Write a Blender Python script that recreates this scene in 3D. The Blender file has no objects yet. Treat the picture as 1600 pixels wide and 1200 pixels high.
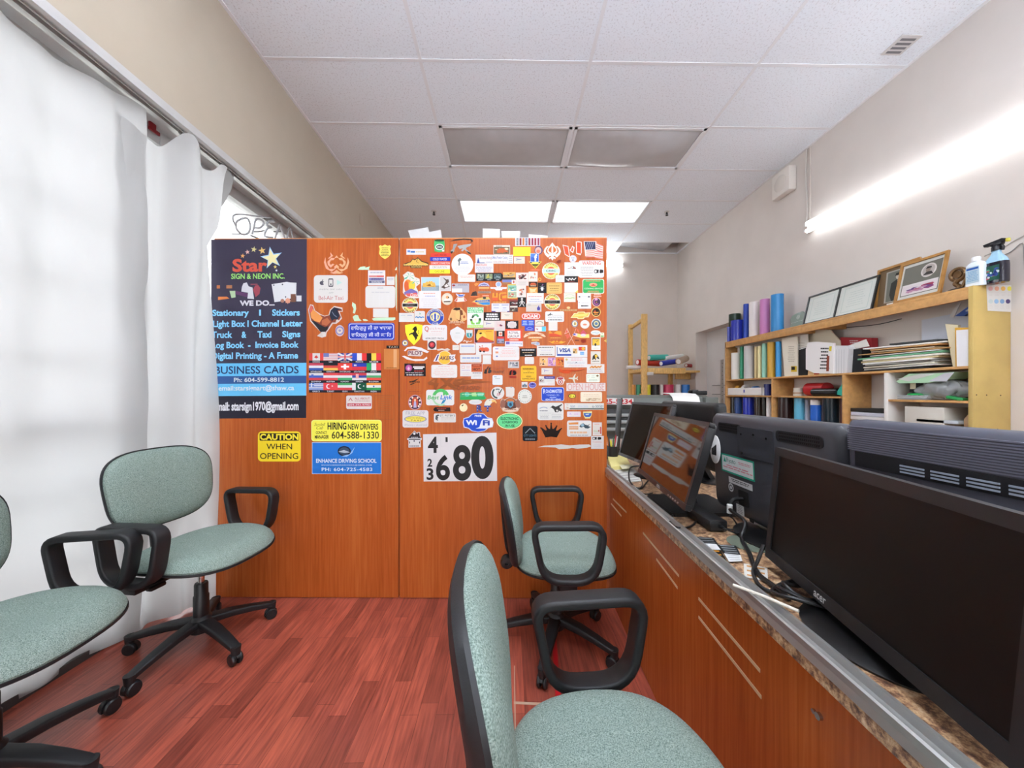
import bpy, bmesh, math, random
from mathutils import Vector, Matrix
R = random.Random(7)
C = bpy.context.scene.collection
PI = math.pi
# ---------------------------------------------------------------- camera
F = 557.0                      # focal length in pixels of the 1600x1200 frame
CX, HY, CAMZ = 800.0, 613.0, 1.19
YAW = math.atan(8.0 / F)
cd = bpy.data.cameras.new('camera'); cam = bpy.data.objects.new('camera', cd); C.objects.link(cam)
cd.sensor_width = 36.0; cd.lens = F / 1600 * 36.0; cd.shift_y = (HY - 600) / 1600.0
cd.clip_start = 0.02; cd.clip_end = 100
cam.location = (0, 0, CAMZ); cam.rotation_euler = (PI / 2, 0, -YAW)
S = bpy.context.scene; S.camera = cam
# ---------------------------------------------------------------- world, light, exposure
W = bpy.data.worlds.new('overcast_sky'); S.world = W; W.use_nodes = True
bg = W.node_tree.nodes['Background']; bg.inputs[0].default_value = (0.93, 0.96, 1.0, 1); bg.inputs[1].default_value = 1.0
S.view_settings.view_transform = 'Standard'; S.view_settings.look = 'None'
S.view_settings.gamma = 1.0; S.view_settings.use_curve_mapping = False
S.view_settings.exposure = 2.13
S.cycles.max_bounces = 12; S.cycles.diffuse_bounces = 6; S.cycles.transparent_max_bounces = 12
S.cycles.sample_clamp_indirect = 6.0
TUBE_E, TROFFER_E, LOWLIT_E = 1.3, 3.0, 0.2
# ---------------------------------------------------------------- pixel helpers (points on real surfaces)
_fw = Vector((math.sin(YAW), math.cos(YAW), 0)); _rt = Vector((math.cos(YAW), -math.sin(YAW), 0))
CAM = Vector((0, 0, CAMZ))
def ray(x, y): return _fw + _rt * ((x - CX) / F) + Vector((0, 0, (HY - y) / F))
def atY(x, y, Y): d = ray(x, y); return CAM + d * (Y / d.y)
def atX(x, y, X): d = ray(x, y); return CAM + d * (X / d.x)
def atZ(x, y, Z): d = ray(x, y); return CAM + d * ((Z - CAMZ) / d.z)
def onP(x, y, p0, n): d = ray(x, y); return CAM + d * ((p0 - CAM).dot(n) / d.dot(n))
# ---------------------------------------------------------------- materials
def lin(h):
    if isinstance(h, (tuple, list)): return tuple(h)[:3]
    h = h.lstrip('#')
    if len(h) == 3: h = ''.join(c * 2 for c in h)
    o = []
    for i in (0, 2, 4):
        c = int(h[i:i+2], 16) / 255
        o.append(c / 12.92 if c <= .04045 else ((c + .055) / 1.055) ** 2.4)
    return tuple(o)
_mc = {}
def mat(col, rough=.45, metal=0., spec=.5, name=None, **kw):
    key = (str(col), rough, metal, spec, tuple(sorted(kw.items())))
    if key in _mc: return _mc[key]
    m = bpy.data.materials.new(name or 'surface'); m.use_nodes = True
    nt = m.node_tree; b = nt.nodes['Principled BSDF']
    c = lin(col)
    b.inputs['Base Color'].default_value = (*c, 1); b.inputs['Roughness'].default_value = rough
    b.inputs['Metallic'].default_value = metal; b.inputs['Specular IOR Level'].default_value = spec
    if 'ior' in kw: b.inputs['IOR'].default_value = kw['ior']
    if 'alpha' in kw: b.inputs['Alpha'].default_value = kw['alpha']
    if 'trans' in kw: b.inputs['Transmission Weight'].default_value = kw['trans']
    if 'emit' in kw:
        b.inputs['Emission Color'].default_value = (*lin(kw.get('ecol', 'ffffff')), 1); b.inputs['Emission Strength'].default_value = kw['emit']
    if 'var' in kw or 'bump' in kw:
        tc = nt.nodes.new('ShaderNodeTexCoord'); nz = nt.nodes.new('ShaderNodeTexNoise')
        nz.inputs['Scale'].default_value = kw.get('nscale', 60); nz.inputs['Detail'].default_value = kw.get('ndet', 4)
        src = tc.outputs['Object']
        if 'stretch' in kw:
            mp = nt.nodes.new('ShaderNodeMapping'); mp.inputs['Scale'].default_value = kw['stretch']
            nt.links.new(src, mp.inputs[0]); src = mp.outputs[0]
        nt.links.new(src, nz.inputs['Vector'])
        if 'var' in kw:
            rp = nt.nodes.new('ShaderNodeValToRGB'); v = kw['var']
            lo = lin(kw['lo']) if 'lo' in kw else tuple(x * (1 - v) for x in c)
            hi = lin(kw['hi']) if 'hi' in kw else tuple(min(1, x * (1 + v)) for x in c)
            rp.color_ramp.elements[0].position = kw.get('p0', .32); rp.color_ramp.elements[1].position = kw.get('p1', .68)
            rp.color_ramp.elements[0].color = (*lo, 1); rp.color_ramp.elements[1].color = (*hi, 1)
            nt.links.new(nz.outputs[0], rp.inputs[0]); nt.links.new(rp.outputs[0], b.inputs['Base Color'])
        if 'bump' in kw:
            bp = nt.nodes.new('ShaderNodeBump'); bp.inputs['Strength'].default_value = kw['bump']; bp.inputs['Distance'].default_value = kw.get('bdist', .002)
            nt.links.new(nz.outputs[0], bp.inputs['Height']); nt.links.new(bp.outputs[0], b.inputs['Normal'])
    _mc[key] = m
    return m
def flat(c):
    v = lin(c)
    if min(v) > .47 and max(v) > .68: v = tuple(round(x * .79, 4) for x in v)      # pale vinyl is off white, not paper white
    return mat(v, .5, 0, .16, 'printed_vinyl')
BLK = mat('17181a', .42, 0, .5, 'black_plastic', bump=.25, nscale=400, bdist=.0006)
BLK2 = mat('0c0c0d', .3, 0, .5, 'gloss_black_plastic')
CHROME = mat('b8b8b6', .22, 1., .5, 'chrome')
ALU = mat('a9aaa8', .38, .75, .5, 'brushed_aluminium')
PINE = mat('d9b06c', .5, 0, .4, 'pine', var=.2, nscale=9, stretch=(14, 2, 2), ndet=5)
PLY = mat('c2935a', .5, 0, .4, 'shelf_board', var=.12, nscale=30)
PAPER = mat('eceae4', .7, 0, .2, 'paper')
CARD = mat('b08a5a', .8, 0, .2, 'cardboard')
GLASS = mat('ffffff', .02, 0, .5, 'clear_glass', trans=1., ior=1.45)
# ---------------------------------------------------------------- mesh builder
class MB:
    def __init__(s, mats=None): s.V = []; s.Fc = []; s.Mi = []; s.mats = list(mats or []); s.m = 0; s.T = Matrix()
    def use(s, m):
        if m not in s.mats: s.mats.append(m)
        s.m = s.mats.index(m); return s
    def add(s, vs, fs):
        o = len(s.V); s.V += [s.T @ Vector(v) for v in vs]; s.Fc += [[i + o for i in f] for f in fs]; s.Mi += [s.m] * len(fs); return s
    def box(s, c, d, rot=None, bev=0., seg=2):
        bm = bmesh.new(); bmesh.ops.create_cube(bm, size=1)
        bmesh.ops.scale(bm, vec=Vector(d), verts=bm.verts)
        if bev: bmesh.ops.bevel(bm, geom=list(bm.edges), offset=min(bev, .49 * min(d)), segments=seg, affect='EDGES', profile=.5)
        M = Matrix.Translation(Vector(c)) @ (rot.to_4x4() if rot else Matrix())
        bm.verts.index_update()
        s.add([M @ v.co for v in bm.verts], [[v.index for v in f.verts] for f in bm.faces]); bm.free(); return s
    def b2(s, p, q, bev=0.):
        p = Vector(p); q = Vector(q); return s.box((p + q) / 2, [abs(q[i] - p[i]) for i in range(3)], None, bev)
    def cyl(s, p0, p1, r0, r1=None, seg=20, caps=True):
        r1 = r0 if r1 is None else r1; p0 = Vector(p0); p1 = Vector(p1); z = (p1 - p0).normalized()
        x = z.orthogonal().normalized(); y = z.cross(x); vs = []
        for p, r in ((p0, r0), (p1, r1)):
            for i in range(seg): a = 2 * PI * i / seg; vs.append(p + x * math.cos(a) * r + y * math.sin(a) * r)
        fs = [[i, (i + 1) % seg, seg + (i + 1) % seg, seg + i] for i in range(seg)]
        if caps: fs += [list(range(seg))[::-1], list(range(seg, 2 * seg))]
        return s.add(vs, fs)
    def lathe(s, prof, o=(0, 0, 0), seg=24, rot=None):
        o = Vector(o); vs = []; n = len(prof)
        for r, z in prof:
            for i in range(seg):
                a = 2 * PI * i / seg; v = Vector((max(r, 1e-5) * math.cos(a), max(r, 1e-5) * math.sin(a), z))
                vs.append(o + (rot @ v if rot else v))
        fs = [[j*seg+i, j*seg+(i+1) % seg, (j+1)*seg+(i+1) % seg, (j+1)*seg+i] for j in range(n-1) for i in range(seg)]
        if prof[0][0] > 1e-4 and prof[0] != prof[-1]: fs += [list(range(seg))[::-1]]
        if prof[-1][0] > 1e-4 and prof[0] != prof[-1]: fs += [[(n-1)*seg+i for i in range(seg)]]
        return s.add(vs, fs)
    def sweep(s, pts, prof, closed=False, bn=None, scale=None):
        """profile points (a,b): a along bn (fixed binormal) / b along normal"""
        pts = [Vector(p) for p in pts]; n = len(pts); k = len(prof); vs = []; prev = None
        for i, p in enumerate(pts):
            if closed: t = pts[(i+1) % n] - pts[i-1]
            else: t = pts[min(i+1, n-1)] - pts[max(i-1, 0)]
            t.normalize()
            if bn is not None: b = Vector(bn); b = (b - t * b.dot(t)).normalized()
            else:
                b = (prev - t * prev.dot(t)) if prev is not None else t.orthogonal()
                b.normalize(); prev = b
            nn = t.cross(b); sc = scale[i] if scale else 1
            for a, c in prof: vs.append(p + b * a * sc + nn * c * sc)
        fs = []
        for i in range(n if closed else n - 1):
            j = (i + 1) % n
            for q in range(k): fs.append([i*k+q, i*k+(q+1) % k, j*k+(q+1) % k, j*k+q])
        if not closed: fs += [list(range(k))[::-1], [(n-1)*k+q for q in range(k)]]
        return s.add(vs, fs)
    def tube(s, pts, r, seg=8, closed=False, smooth=0):
        if smooth: pts = spline(pts, smooth, closed)
        return s.sweep(pts, [(r*math.cos(2*PI*i/seg), r*math.sin(2*PI*i/seg)) for i in range(seg)], closed)
    def prism(s, pts, fn, d0, d1):
        """pts 2D outline, fn(u,v,d)->3D"""
        n = len(pts); vs = [fn(u, v, d0) for u, v in pts] + [fn(u, v, d1) for u, v in pts]
        return s.add(vs, [list(range(n))[::-1], list(range(n, 2*n))] + [[i, (i+1) % n, n+(i+1) % n, n+i] for i in range(n)])
    def pad(s, outline, prof, fn, seg=48):
        """outline(angle)->(u,v); prof [(r,h)...] from top centre over the rim to bottom centre"""
        vs = []; n = len(prof)
        for r, h in prof:
            for i in range(seg):
                u, v = outline(2*PI*i/seg); vs.append(fn(u*max(r, 1e-4), v*max(r, 1e-4), h))
        return s.add(vs, [[j*seg+i, j*seg+(i+1) % seg, (j+1)*seg+(i+1) % seg, (j+1)*seg+i] for j in range(n-1) for i in range(seg)])
    def grid(s, nu, nv, fn):
        vs = [fn(i/nu, j/nv) for j in range(nv+1) for i in range(nu+1)]
        return s.add(vs, [[j*(nu+1)+i, j*(nu+1)+i+1, (j+1)*(nu+1)+i+1, (j+1)*(nu+1)+i] for j in range(nv) for i in range(nu)])
    def build(s, name, parent=None, smooth=True, origin=None, ang=38):
        me = bpy.data.meshes.new(name); o = bpy.data.objects.new(name, me); C.objects.link(o)
        if origin is None and parent is None:
            lo = [min(v[i] for v in s.V) for i in range(3)]; hi = [max(v[i] for v in s.V) for i in range(3)]
            origin = Vector(((lo[0]+hi[0])/2, (lo[1]+hi[1])/2, lo[2]))
        origin = Vector(origin) if origin is not None else Vector((0, 0, 0))
        me.from_pydata([v - origin for v in s.V], [], s.Fc)
        for m in s.mats: me.materials.append(m)
        me.polygons.foreach_set('material_index', s.Mi)
        bm = bmesh.new(); bm.from_mesh(me); bmesh.ops.recalc_face_normals(bm, faces=bm.faces); bm.to_mesh(me); bm.free()
        if smooth:
            me.polygons.foreach_set('use_smooth', [True] * len(me.polygons)); me.set_sharp_from_angle(angle=math.radians(ang))
        me.update()
        if parent is not None: o.parent = parent
        else: o.location = origin
        return o
def spline(pts, k=6, closed=False):
    P = [Vector(p) for p in pts]; n = len(P); out = []
    for i in range(n if closed else n - 1):
        g = (lambda j: P[j % n]) if closed else (lambda j: P[max(0, min(n-1, j))])
        a, b, c, d = g(i-1), g(i), g(i+1), g(i+2)
        for q in range(k):
            t = q / k
            out.append(.5 * ((2*b) + (c-a)*t + (2*a-5*b+4*c-d)*t*t + (3*b-a-3*c+d)*t**3))
    if not closed: out.append(P[-1])
    return out
def tag(o, label, cat, group=None):
    o['label'] = label; o['category'] = cat
    if group: o['group'] = group
    return o
def thing(name, label, cat, loc=(0, 0, 0), group=None, rz=0):
    o = bpy.data.objects.new(name, None); C.objects.link(o); o.location = loc; o.rotation_euler = (0, 0, rz); o.empty_display_size = .1
    return tag(o, label, cat, group)
def struct(mb, name, parent=None, smooth=False):
    o = mb.build(name, parent, smooth)
    if parent is None: o['kind'] = 'structure'
    return o
def rrect(x0, y0, x1, y1, r, n=5):
    r = min(r, abs(x1-x0)/2.001, abs(y1-y0)/2.001); P = []
    for cx, cy, a in ((x1-r, y1-r, 0), (x0+r, y1-r, 90), (x0+r, y0+r, 180), (x1-r, y0+r, 270)):
        for i in range(n+1): t = math.radians(a + 90*i/n); P.append((cx + r*math.cos(t), cy + r*math.sin(t)))
    return P
def sup(a, b, n=3.0):
    def f(t):
        c, s_ = math.cos(t), math.sin(t)
        return (a*math.copysign(abs(c)**(2/n), c), b*math.copysign(abs(s_)**(2/n), s_))
    return f
# ---------------------------------------------------------------- flat printed sheets
_tc = {}
def text2d(body, bold=0., shear=0., sp=1.):
    k = (body, bold, shear, sp)
    if k not in _tc:
        cu = bpy.data.curves.new('t', 'FONT'); cu.body = body; cu.offset = bold; cu.shear = shear; cu.space_character = sp; cu.resolution_u = 3 if len(body) > 1 else 8
        ob = bpy.data.objects.new('t', cu); me = ob.to_mesh()
        V = [(v.co.x, v.co.y) for v in me.vertices]; Fs = [list(p.vertices) for p in me.polygons]
        ob.to_mesh_clear(); bpy.data.objects.remove(ob); bpy.data.curves.remove(cu)
        if V:
            x0 = min(v[0] for v in V); x1 = max(v[0] for v in V); y0 = min(v[1] for v in V); y1 = max(v[1] for v in V)
            V = [((x-x0)/max(1e-6, x1-x0), 1-(y-y0)/max(1e-6, y1-y0)) for x, y in V]
        _tc[k] = (V, Fs)
    return _tc[k]
class Sheet:
    """print layers on a surface; mp(x, y, h) -> 3D point at height h off the surface"""
    def __init__(s, mp, step=2.5e-5, h=.0004): s.mp = mp; s.mb = MB(); s.h = h; s.step = step; s.n = 0; s.rg = random.Random(11)
    def z(s): s.n += 1; return s.h + s.step * s.n
    def face(s, P, c):
        s.mb.use(flat(c)); z = s.z(); s.mb.add([s.mp(x, y, z) for x, y in P], [list(range(len(P)))])
    def slab(s, P, c, side=None): s.mb.use(flat(c)); s.mb.prism(P, s.mp, 0.00005, s.h)
    def many(s, polys, c):
        s.mb.use(flat(c)); z = s.z()
        for P in polys: s.mb.add([s.mp(x, y, z) for x, y in P], [list(range(len(P)))])
    def rect(s, x0, y0, x1, y1, c): s.face([(x0, y0), (x1, y0), (x1, y1), (x0, y1)], c)
    def rr(s, x0, y0, x1, y1, c, r=None): s.face(rrect(x0, y0, x1, y1, min(abs(x1-x0), abs(y1-y0))*.15 if r is None else r), c)
    def ell(s, x0, y0, x1, y1, c, n=28):
        s.face([((x0+x1)/2 + (x1-x0)/2*math.cos(2*PI*i/n), (y0+y1)/2 + (y1-y0)/2*math.sin(2*PI*i/n)) for i in range(n)], c)
    def text(s, body, x0, y0, x1, y1, c, bold=0., shear=0., sp=1., arc=None):
        V, Fs = text2d(body, bold, shear, sp); s.mb.use(flat(c)); z = s.z()
        if arc:                               # (cx, cy, r_in, r_out, a0, a1) degrees, 90 = top
            cx, cy, ri, ro, a0, a1 = arc; vs = []
            for u, v in V:
                a = math.radians(a0 + (a1-a0)*u)
                r = ro + (ri-ro)*v if a1 < a0 else ri + (ro-ri)*v
                vs.append(s.mp(cx + r*math.cos(a), cy - r*math.sin(a), z))
            s.mb.add(vs, Fs)
        else: s.mb.add([s.mp(x0 + u*(x1-x0), y0 + v*(y1-y0), z) for u, v in V], Fs)
    def lines(s, x0, y0, x1, y1, n, c, fill=.45, center=True):
        P = []; dy = (y1-y0)/n
        for i in range(n):
            w = (x1-x0) * s.rg.uniform(.7, 1.); a = x0 + ((x1-x0)-w)/2*(1 if center else 0); e = a + w; x = a
            while x < e - .01*(x1-x0):
                q = min(e, x + (x1-x0)*s.rg.uniform(.08, .22)); yy = y0 + dy*(i+.5)
                P.append([(x, yy-dy*fill/2), (q, yy-dy*fill/2), (q, yy+dy*fill/2), (x, yy+dy*fill/2)]); x = q + (x1-x0)*.025
        s.many(P, c)
    def photo(s, x0, y0, x1, y1, cols, n=16, seed=1):
        rg = random.Random(seed); s.rect(x0, y0, x1, y1, cols[0]); w = x1-x0; h = y1-y0
        for c in cols[1:]:
            P = []
            for _ in range(max(2, n//len(cols))):
                cx = x0 + w*rg.uniform(.15, .85); cy = y0 + h*rg.uniform(.2, .85); k = rg.randint(5, 7); ra = w*rg.uniform(.06, .2); rb = h*rg.uniform(.06, .2); ph = rg.uniform(0, 6)
                P.append([(min(x1, max(x0, cx+ra*rg.uniform(.6, 1.2)*math.cos(ph+2*PI*i/k))), min(y1, max(y0, cy+rb*rg.uniform(.6, 1.2)*math.sin(ph+2*PI*i/k)))) for i in range(k)])
            s.many(P, c)
    def line(s, pts, w, c):
        P = []
        for (ax, ay), (bx, by) in zip(pts, pts[1:]):
            L = math.hypot(bx-ax, by-ay) or 1; nx, ny = -(by-ay)/L*w/2, (bx-ax)/L*w/2
            P.append([(ax+nx, ay+ny), (bx+nx, by+ny), (bx-nx, by-ny), (ax-nx, ay-ny)])
        s.many(P, c)
    def ring(s, cx, cy, r0, r1, c, a0=0, a1=360, n=28):
        P = []
        for i in range(n):
            a = math.radians(a0+(a1-a0)*i/n); b = math.radians(a0+(a1-a0)*(i+1)/n)
            P.append([(cx+r0*math.cos(a), cy-r0*math.sin(a)), (cx+r1*math.cos(a), cy-r1*math.sin(a)), (cx+r1*math.cos(b), cy-r1*math.sin(b)), (cx+r0*math.cos(b), cy-r0*math.sin(b))])
        s.many(P, c)
def star(cx, cy, r, k=.42, rot=90, n=5, sy=1.):
    return [(cx + (r if i % 2 == 0 else r*k)*math.cos(math.radians(rot+180/n*i)), cy - sy*(r if i % 2 == 0 else r*k)*math.sin(math.radians(rot+180/n*i))) for i in range(2*n)]
# ================================================================ the room
XL, XR, YB, YF, ZC = -1.75, 2.93, 6.08, -2.6, 3.57
XW = -1.97                                   # window plane
WALL = mat('d2cac2', .62, 0, .35, 'wall_paint', var=.03, nscale=3, bump=.06, bdist=.001)
WALLL = mat('b8ad9a', .6, 0, .35, 'beige_wall_paint', var=.03, nscale=3, bump=.06, bdist=.001)
def floor_mat():
    m = bpy.data.materials.new('laminate_floor'); m.use_nodes = True; nt = m.node_tree; b = nt.nodes['Principled BSDF']; N = nt.nodes.new; L = nt.links.new
    tc = N('ShaderNodeTexCoord'); mp = N('ShaderNodeMapping'); mp.inputs['Rotation'].default_value = (0, 0, PI/2)
    L(tc.outputs['Object'], mp.inputs[0])
    br = N('ShaderNodeTexBrick'); br.offset = .37; br.offset_frequency = 2; br.squash = 1.4; br.squash_frequency = 3
    for k, v in (('Scale', 1.), ('Brick Width', .42), ('Row Height', .066), ('Mortar Size', .0006), ('Mortar Smooth', .2), ('Bias', -.05)): br.inputs[k].default_value = v
    br.inputs['Color1'].default_value = (*lin('a85646'), 1); br.inputs['Color2'].default_value = (*lin('844236'), 1); br.inputs['Mortar'].default_value = (*lin('4a1c16'), 1)
    L(mp.outputs[0], br.inputs['Vector'])
    m2 = N('ShaderNodeMapping'); m2.inputs['Scale'].default_value = (60, 4, 1); L(tc.outputs['Object'], m2.inputs[0])
    nz = N('ShaderNodeTexNoise'); nz.inputs['Scale'].default_value = 1.6; nz.inputs['Detail'].default_value = 6; L(m2.outputs[0], nz.inputs['Vector'])
    rp = N('ShaderNodeValToRGB'); rp.color_ramp.elements[0].position = .3; rp.color_ramp.elements[1].position = .7
    rp.color_ramp.elements[0].color = (.62, .55, .55, 1); rp.color_ramp.elements[1].color = (1.25, 1.2, 1.1, 1); L(nz.outputs[0], rp.inputs[0])
    mx = N('ShaderNodeMix'); mx.data_type = 'RGBA'; mx.blend_type = 'MULTIPLY'; mx.inputs[0].default_value = 1
    L(br.outputs['Color'], mx.inputs[6]); L(rp.outputs[0], mx.inputs[7]); L(mx.outputs[2], b.inputs['Base Color'])
    b.inputs['Roughness'].default_value = .3; b.inputs['Specular IOR Level'].default_value = .5
    bp = N('ShaderNodeBump'); bp.inputs['Strength'].default_value = .15; bp.inputs['Distance'].default_value = .001; L(nz.outputs[0], bp.inputs['Height']); L(bp.outputs[0], b.inputs['Normal'])
    return m
def wood_mat(name, lo, mid, hi, vert=True, rough=.27):
    m = bpy.data.materials.new(name); m.use_nodes = True; nt = m.node_tree; b = nt.nodes['Principled BSDF']; N = nt.nodes.new; L = nt.links.new
    tc = N('ShaderNodeTexCoord'); mp = N('ShaderNodeMapping'); mp.inputs['Scale'].default_value = (70, 70, 2.2); L(tc.outputs['Object'], mp.inputs[0])
    nz = N('ShaderNodeTexNoise'); nz.inputs['Scale'].default_value = 1.5; nz.inputs['Detail'].default_value = 7; nz.inputs['Distortion'].default_value = .4; L(mp.outputs[0], nz.inputs['Vector'])
    n2 = N('ShaderNodeTexNoise'); n2.inputs['Scale'].default_value = 1.1; n2.inputs['Detail'].default_value = 2
    m2 = N('ShaderNodeMapping'); m2.inputs['Scale'].default_value = (5, 5, .5); L(tc.outputs['Object'], m2.inputs[0]); L(m2.outputs[0], n2.inputs['Vector'])
    ad = N('ShaderNodeMath'); ad.operation = 'MULTIPLY_ADD'; ad.inputs[1].default_value = .6; L(nz.outputs[0], ad.inputs[0])
    m3 = N('ShaderNodeMath'); m3.operation = 'MULTIPLY'; m3.inputs[1].default_value = .4; L(n2.outputs[0], m3.inputs[0]); L(m3.outputs[0], ad.inputs[2])
    rp = N('ShaderNodeValToRGB'); e = rp.color_ramp.elements; e[0].position = .34; e[1].position = .66; e[0].color = (*lin(lo), 1); e[1].color = (*lin(hi), 1)
    q = e.new(.5); q.color = (*lin(mid), 1); L(ad.outputs[0], rp.inputs[0]); L(rp.outputs[0], b.inputs['Base Color'])
    b.inputs['Roughness'].default_value = rough; b.inputs['Specular IOR Level'].default_value = .24
    return m
CHERRY = wood_mat('cherry_laminate', '98471d', 'a95322', 'b4612b')
def tile_mat():
    m = bpy.data.materials.new('ceiling_tile'); m.use_nodes = True; nt = m.node_tree; b = nt.nodes['Principled BSDF']; N = nt.nodes.new; L = nt.links.new
    tc = N('ShaderNodeTexCoord'); nz = N('ShaderNodeTexNoise'); nz.inputs['Scale'].default_value = 90; nz.inputs['Detail'].default_value = 3; L(tc.outputs['Object'], nz.inputs['Vector'])
    rp = N('ShaderNodeValToRGB'); e = rp.color_ramp.elements; e[0].position = .33; e[1].position = .45; e[0].color = (.70, .73, .76, 1); e[1].color = (.86, .92, .965, 1)
    L(nz.outputs[0], rp.inputs[0]); L(rp.outputs[0], b.inputs['Base Color']); b.inputs['Roughness'].default_value = .85; b.inputs['Specular IOR Level'].default_value = .15
    bp = N('ShaderNodeBump'); bp.inputs['Strength'].default_value = .3; bp.inputs['Distance'].default_value = .001; L(nz.outputs[0], bp.inputs['Height']); L(bp.outputs[0], b.inputs['Normal'])
    return m
TILE = tile_mat(); TBAR = mat('e9ecee', .5, 0, .4, 'white_enamel')
FLOOR = floor_mat()
m = MB([FLOOR]); m.b2((-2.1, YF-.1, -.1), (XR+.1, YB+.1, 0)); fl = struct(m, 'floor')
# ceiling: tiles of 2 x 4 feet with cells left open for the light fittings and one missing tile
GX = [XL-.02, -.62, .60, 1.82, XR+.02]; GY = [2.564 + .61*k for k in range(-9, 6)] + [YB+.02]; GY[0] = YF-.02
OFFCELL = [(1, 3.174), (2, 3.174)]; LITCELL = [(1, 4.394), (2, 4.394)]; ADDEDCELL = [(1, .734), (2, .734), (1, -1.096), (2, -1.096)]
HOLE = (3, 5.614)
def iscell(lst, i, y): return any(a == i and abs(b-y) < .05 for a, b in lst)
tiles = MB([TILE])
for i in range(4):
    for j in range(len(GY)-1):
        y0, y1 = GY[j], GY[j+1]
        if iscell(OFFCELL+LITCELL+ADDEDCELL+[HOLE], i, y0): continue
        tiles.b2((GX[i], y0, ZC), (GX[i+1], y1, ZC+.015))
struct(tiles, 'ceiling')
g = MB([TBAR])
for x in GX[1:-1]: g.b2((x-.012, YF, ZC-.003), (x+.012, YB, ZC+.014))
for y in GY[1:-1]: g.b2((XL, y-.012, ZC-.0025), (XR, y+.012, ZC+.0135))
for x in (XL+.011, XR-.011): g.b2((x-.011, YF, ZC-.004), (x+.011, YB, ZC+.012))
for y in (YF+.011, YB-.011): g.b2((XL, y-.011, ZC-.004), (XR, y+.011, ZC+.012))
struct(g, 'trim_1')
# plenum above the open cell
p = MB([mat('8b8b8d', .8, 0, .2, 'dusty_plenum', var=.35, nscale=5)])
hx0, hx1, hy0, hy1 = GX[3], XR, HOLE[1], YB
p.b2((hx0-.03, hy0-.03, ZC+.16), (hx1+.05, hy1+.05, ZC+.18)); p.b2((hx0-.03, hy0-.03, ZC+.016), (hx0-.012, hy1, ZC+.16)); p.b2((hx0, hy0-.03, ZC+.016), (hx1, hy0-.013, ZC+.16))
p.b2((hx1+.03, hy0-.03, ZC+.016), (hx1+.05, hy1, ZC+.16)); p.b2((hx0, hy1+.03, ZC+.016), (hx1, hy1+.05, ZC+.16))
struct(p, 'ceiling_recess')
sh = MB([mat('b5b6b8', .5, 0, .4, 'loose_tile_back', var=.15, nscale=4)])
sh.box(((hx0+hx1)/2-.1, (hy0+hy1)/2, ZC+.09), (.8, .5, .012), Matrix.Rotation(.12, 3, 'Y')); tag(sh.build('ceiling_tile'), 'loose grey ceiling tile lifted inside the dark open ceiling cell', 'ceiling tile')
# walls
w = MB([WALL]); w.b2((XL-.35, YB, 0), (XR+.3, YB+.1, ZC+.3)); struct(w, 'wall_back')
w = MB([WALL]); w.b2((XL-.35, YF-.12, 2.66), (XR+.3, YF, ZC+.3)); w.b2((XL-.35, YF-.12, 0), (-1.45, YF, 2.66)); w.b2((2.7, YF-.12, 0), (XR+.3, YF, 2.66)); struct(w, 'wall_front')
w = MB([mat('c9cac9', .4, .3, .5, 'window_aluminium')])  # front window out of view, added to let in more daylight
for x in (-1.42, -.05, .95, 2.67): w.b2((x-.03, YF-.09, 0), (x+.03, YF-.02, 2.66))
for z_ in (.05, 2.1, 2.61): w.b2((-1.45, YF-.088, z_-.05), (2.7, YF-.022, z_+.05))
wf = struct(w, 'added_window'); gl = MB([GLASS]); gl.b2((-1.43, YF-.06, .03), (2.68, YF-.054, 2.63)); go = gl.build('window_glass'); go.parent = wf; go.matrix_parent_inverse = Matrix.Translation(-wf.location)
DY0, DY1, DZ = 4.42, 5.49, 2.11
w = MB([WALL])
w.b2((XR, YF, 0), (XR+.28, DY0, ZC+.3)); w.b2((XR, DY1, 0), (XR+.28, YB, ZC+.3)); w.b2((XR, DY0, DZ), (XR+.28, DY1, ZC+.3))
struct(w, 'wall_right')
d = MB([mat('c9c6c3', .5, 0, .4, 'grey_door_paint', var=.04, nscale=4)]); d.b2((XR+.17, DY0, 0), (XR+.21, DY1, DZ)); dr = struct(d, 'door_1')
d = MB([mat('8d8d8c', .3, .9, .5, 'steel_bar')])
for z_ in (1.29, 1.16): d.cyl(Vector((XR+.15, 4.72, z_)), Vector((XR+.15, 5.3, z_)), .006); d.cyl((XR+.15, 4.75, z_), (XR+.18, 4.75, z_), .005); d.cyl((XR+.15, 5.27, z_), (XR+.18, 5.27, z_), .005)
d.build('door_bar', None); _b = bpy.data.objects['door_bar']; _b.parent = dr; _b.matrix_parent_inverse = Matrix.Translation(-dr.location)
# left wall: bulkhead over a strip of shop windows
ZH = 2.66
w = MB([WALLL]); w.b2((XL-.35, YF, ZH+.012), (XL, YB, ZC+.3))
w.b2((XL-.35, YF, 0), (XL, YF+.25, ZH+.012)); w.b2((XL-.35, 4.9, 0), (XL, YB, ZH+.012)); struct(w, 'wall_left')
w = MB([mat('bdbdbb', .5, 0, .4, 'white_soffit', var=.05, nscale=8)]); w.b2((XL-.3, YF+.25, ZH-.012), (XL-.004, 4.9, ZH+.012)); w.b2((XL-.02, YF+.25, ZH-.03), (XL+.006, 4.9, ZH+.014)); struct(w, 'trim_2')
FRM = mat('c9cac9', .4, .3, .5, 'window_aluminium')
w = MB([FRM])
for y in (YF+.28, -1.15, .45, 2.05, 3.45, 4.87): w.b2((XW-.052, y-.03, 0), (XW+.033, y+.03, ZH-.01))
w.b2((XW-.05, YF+.25, 0), (XW+.03, 4.9, .09)); w.b2((XW-.05, YF+.25, ZH-.09), (XW+.03, 4.9, ZH-.01)); w.b2((XW-.04, YF+.25, 1.02), (XW+.02, 4.9, 1.07))
wf = struct(w, 'window_1')
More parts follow.
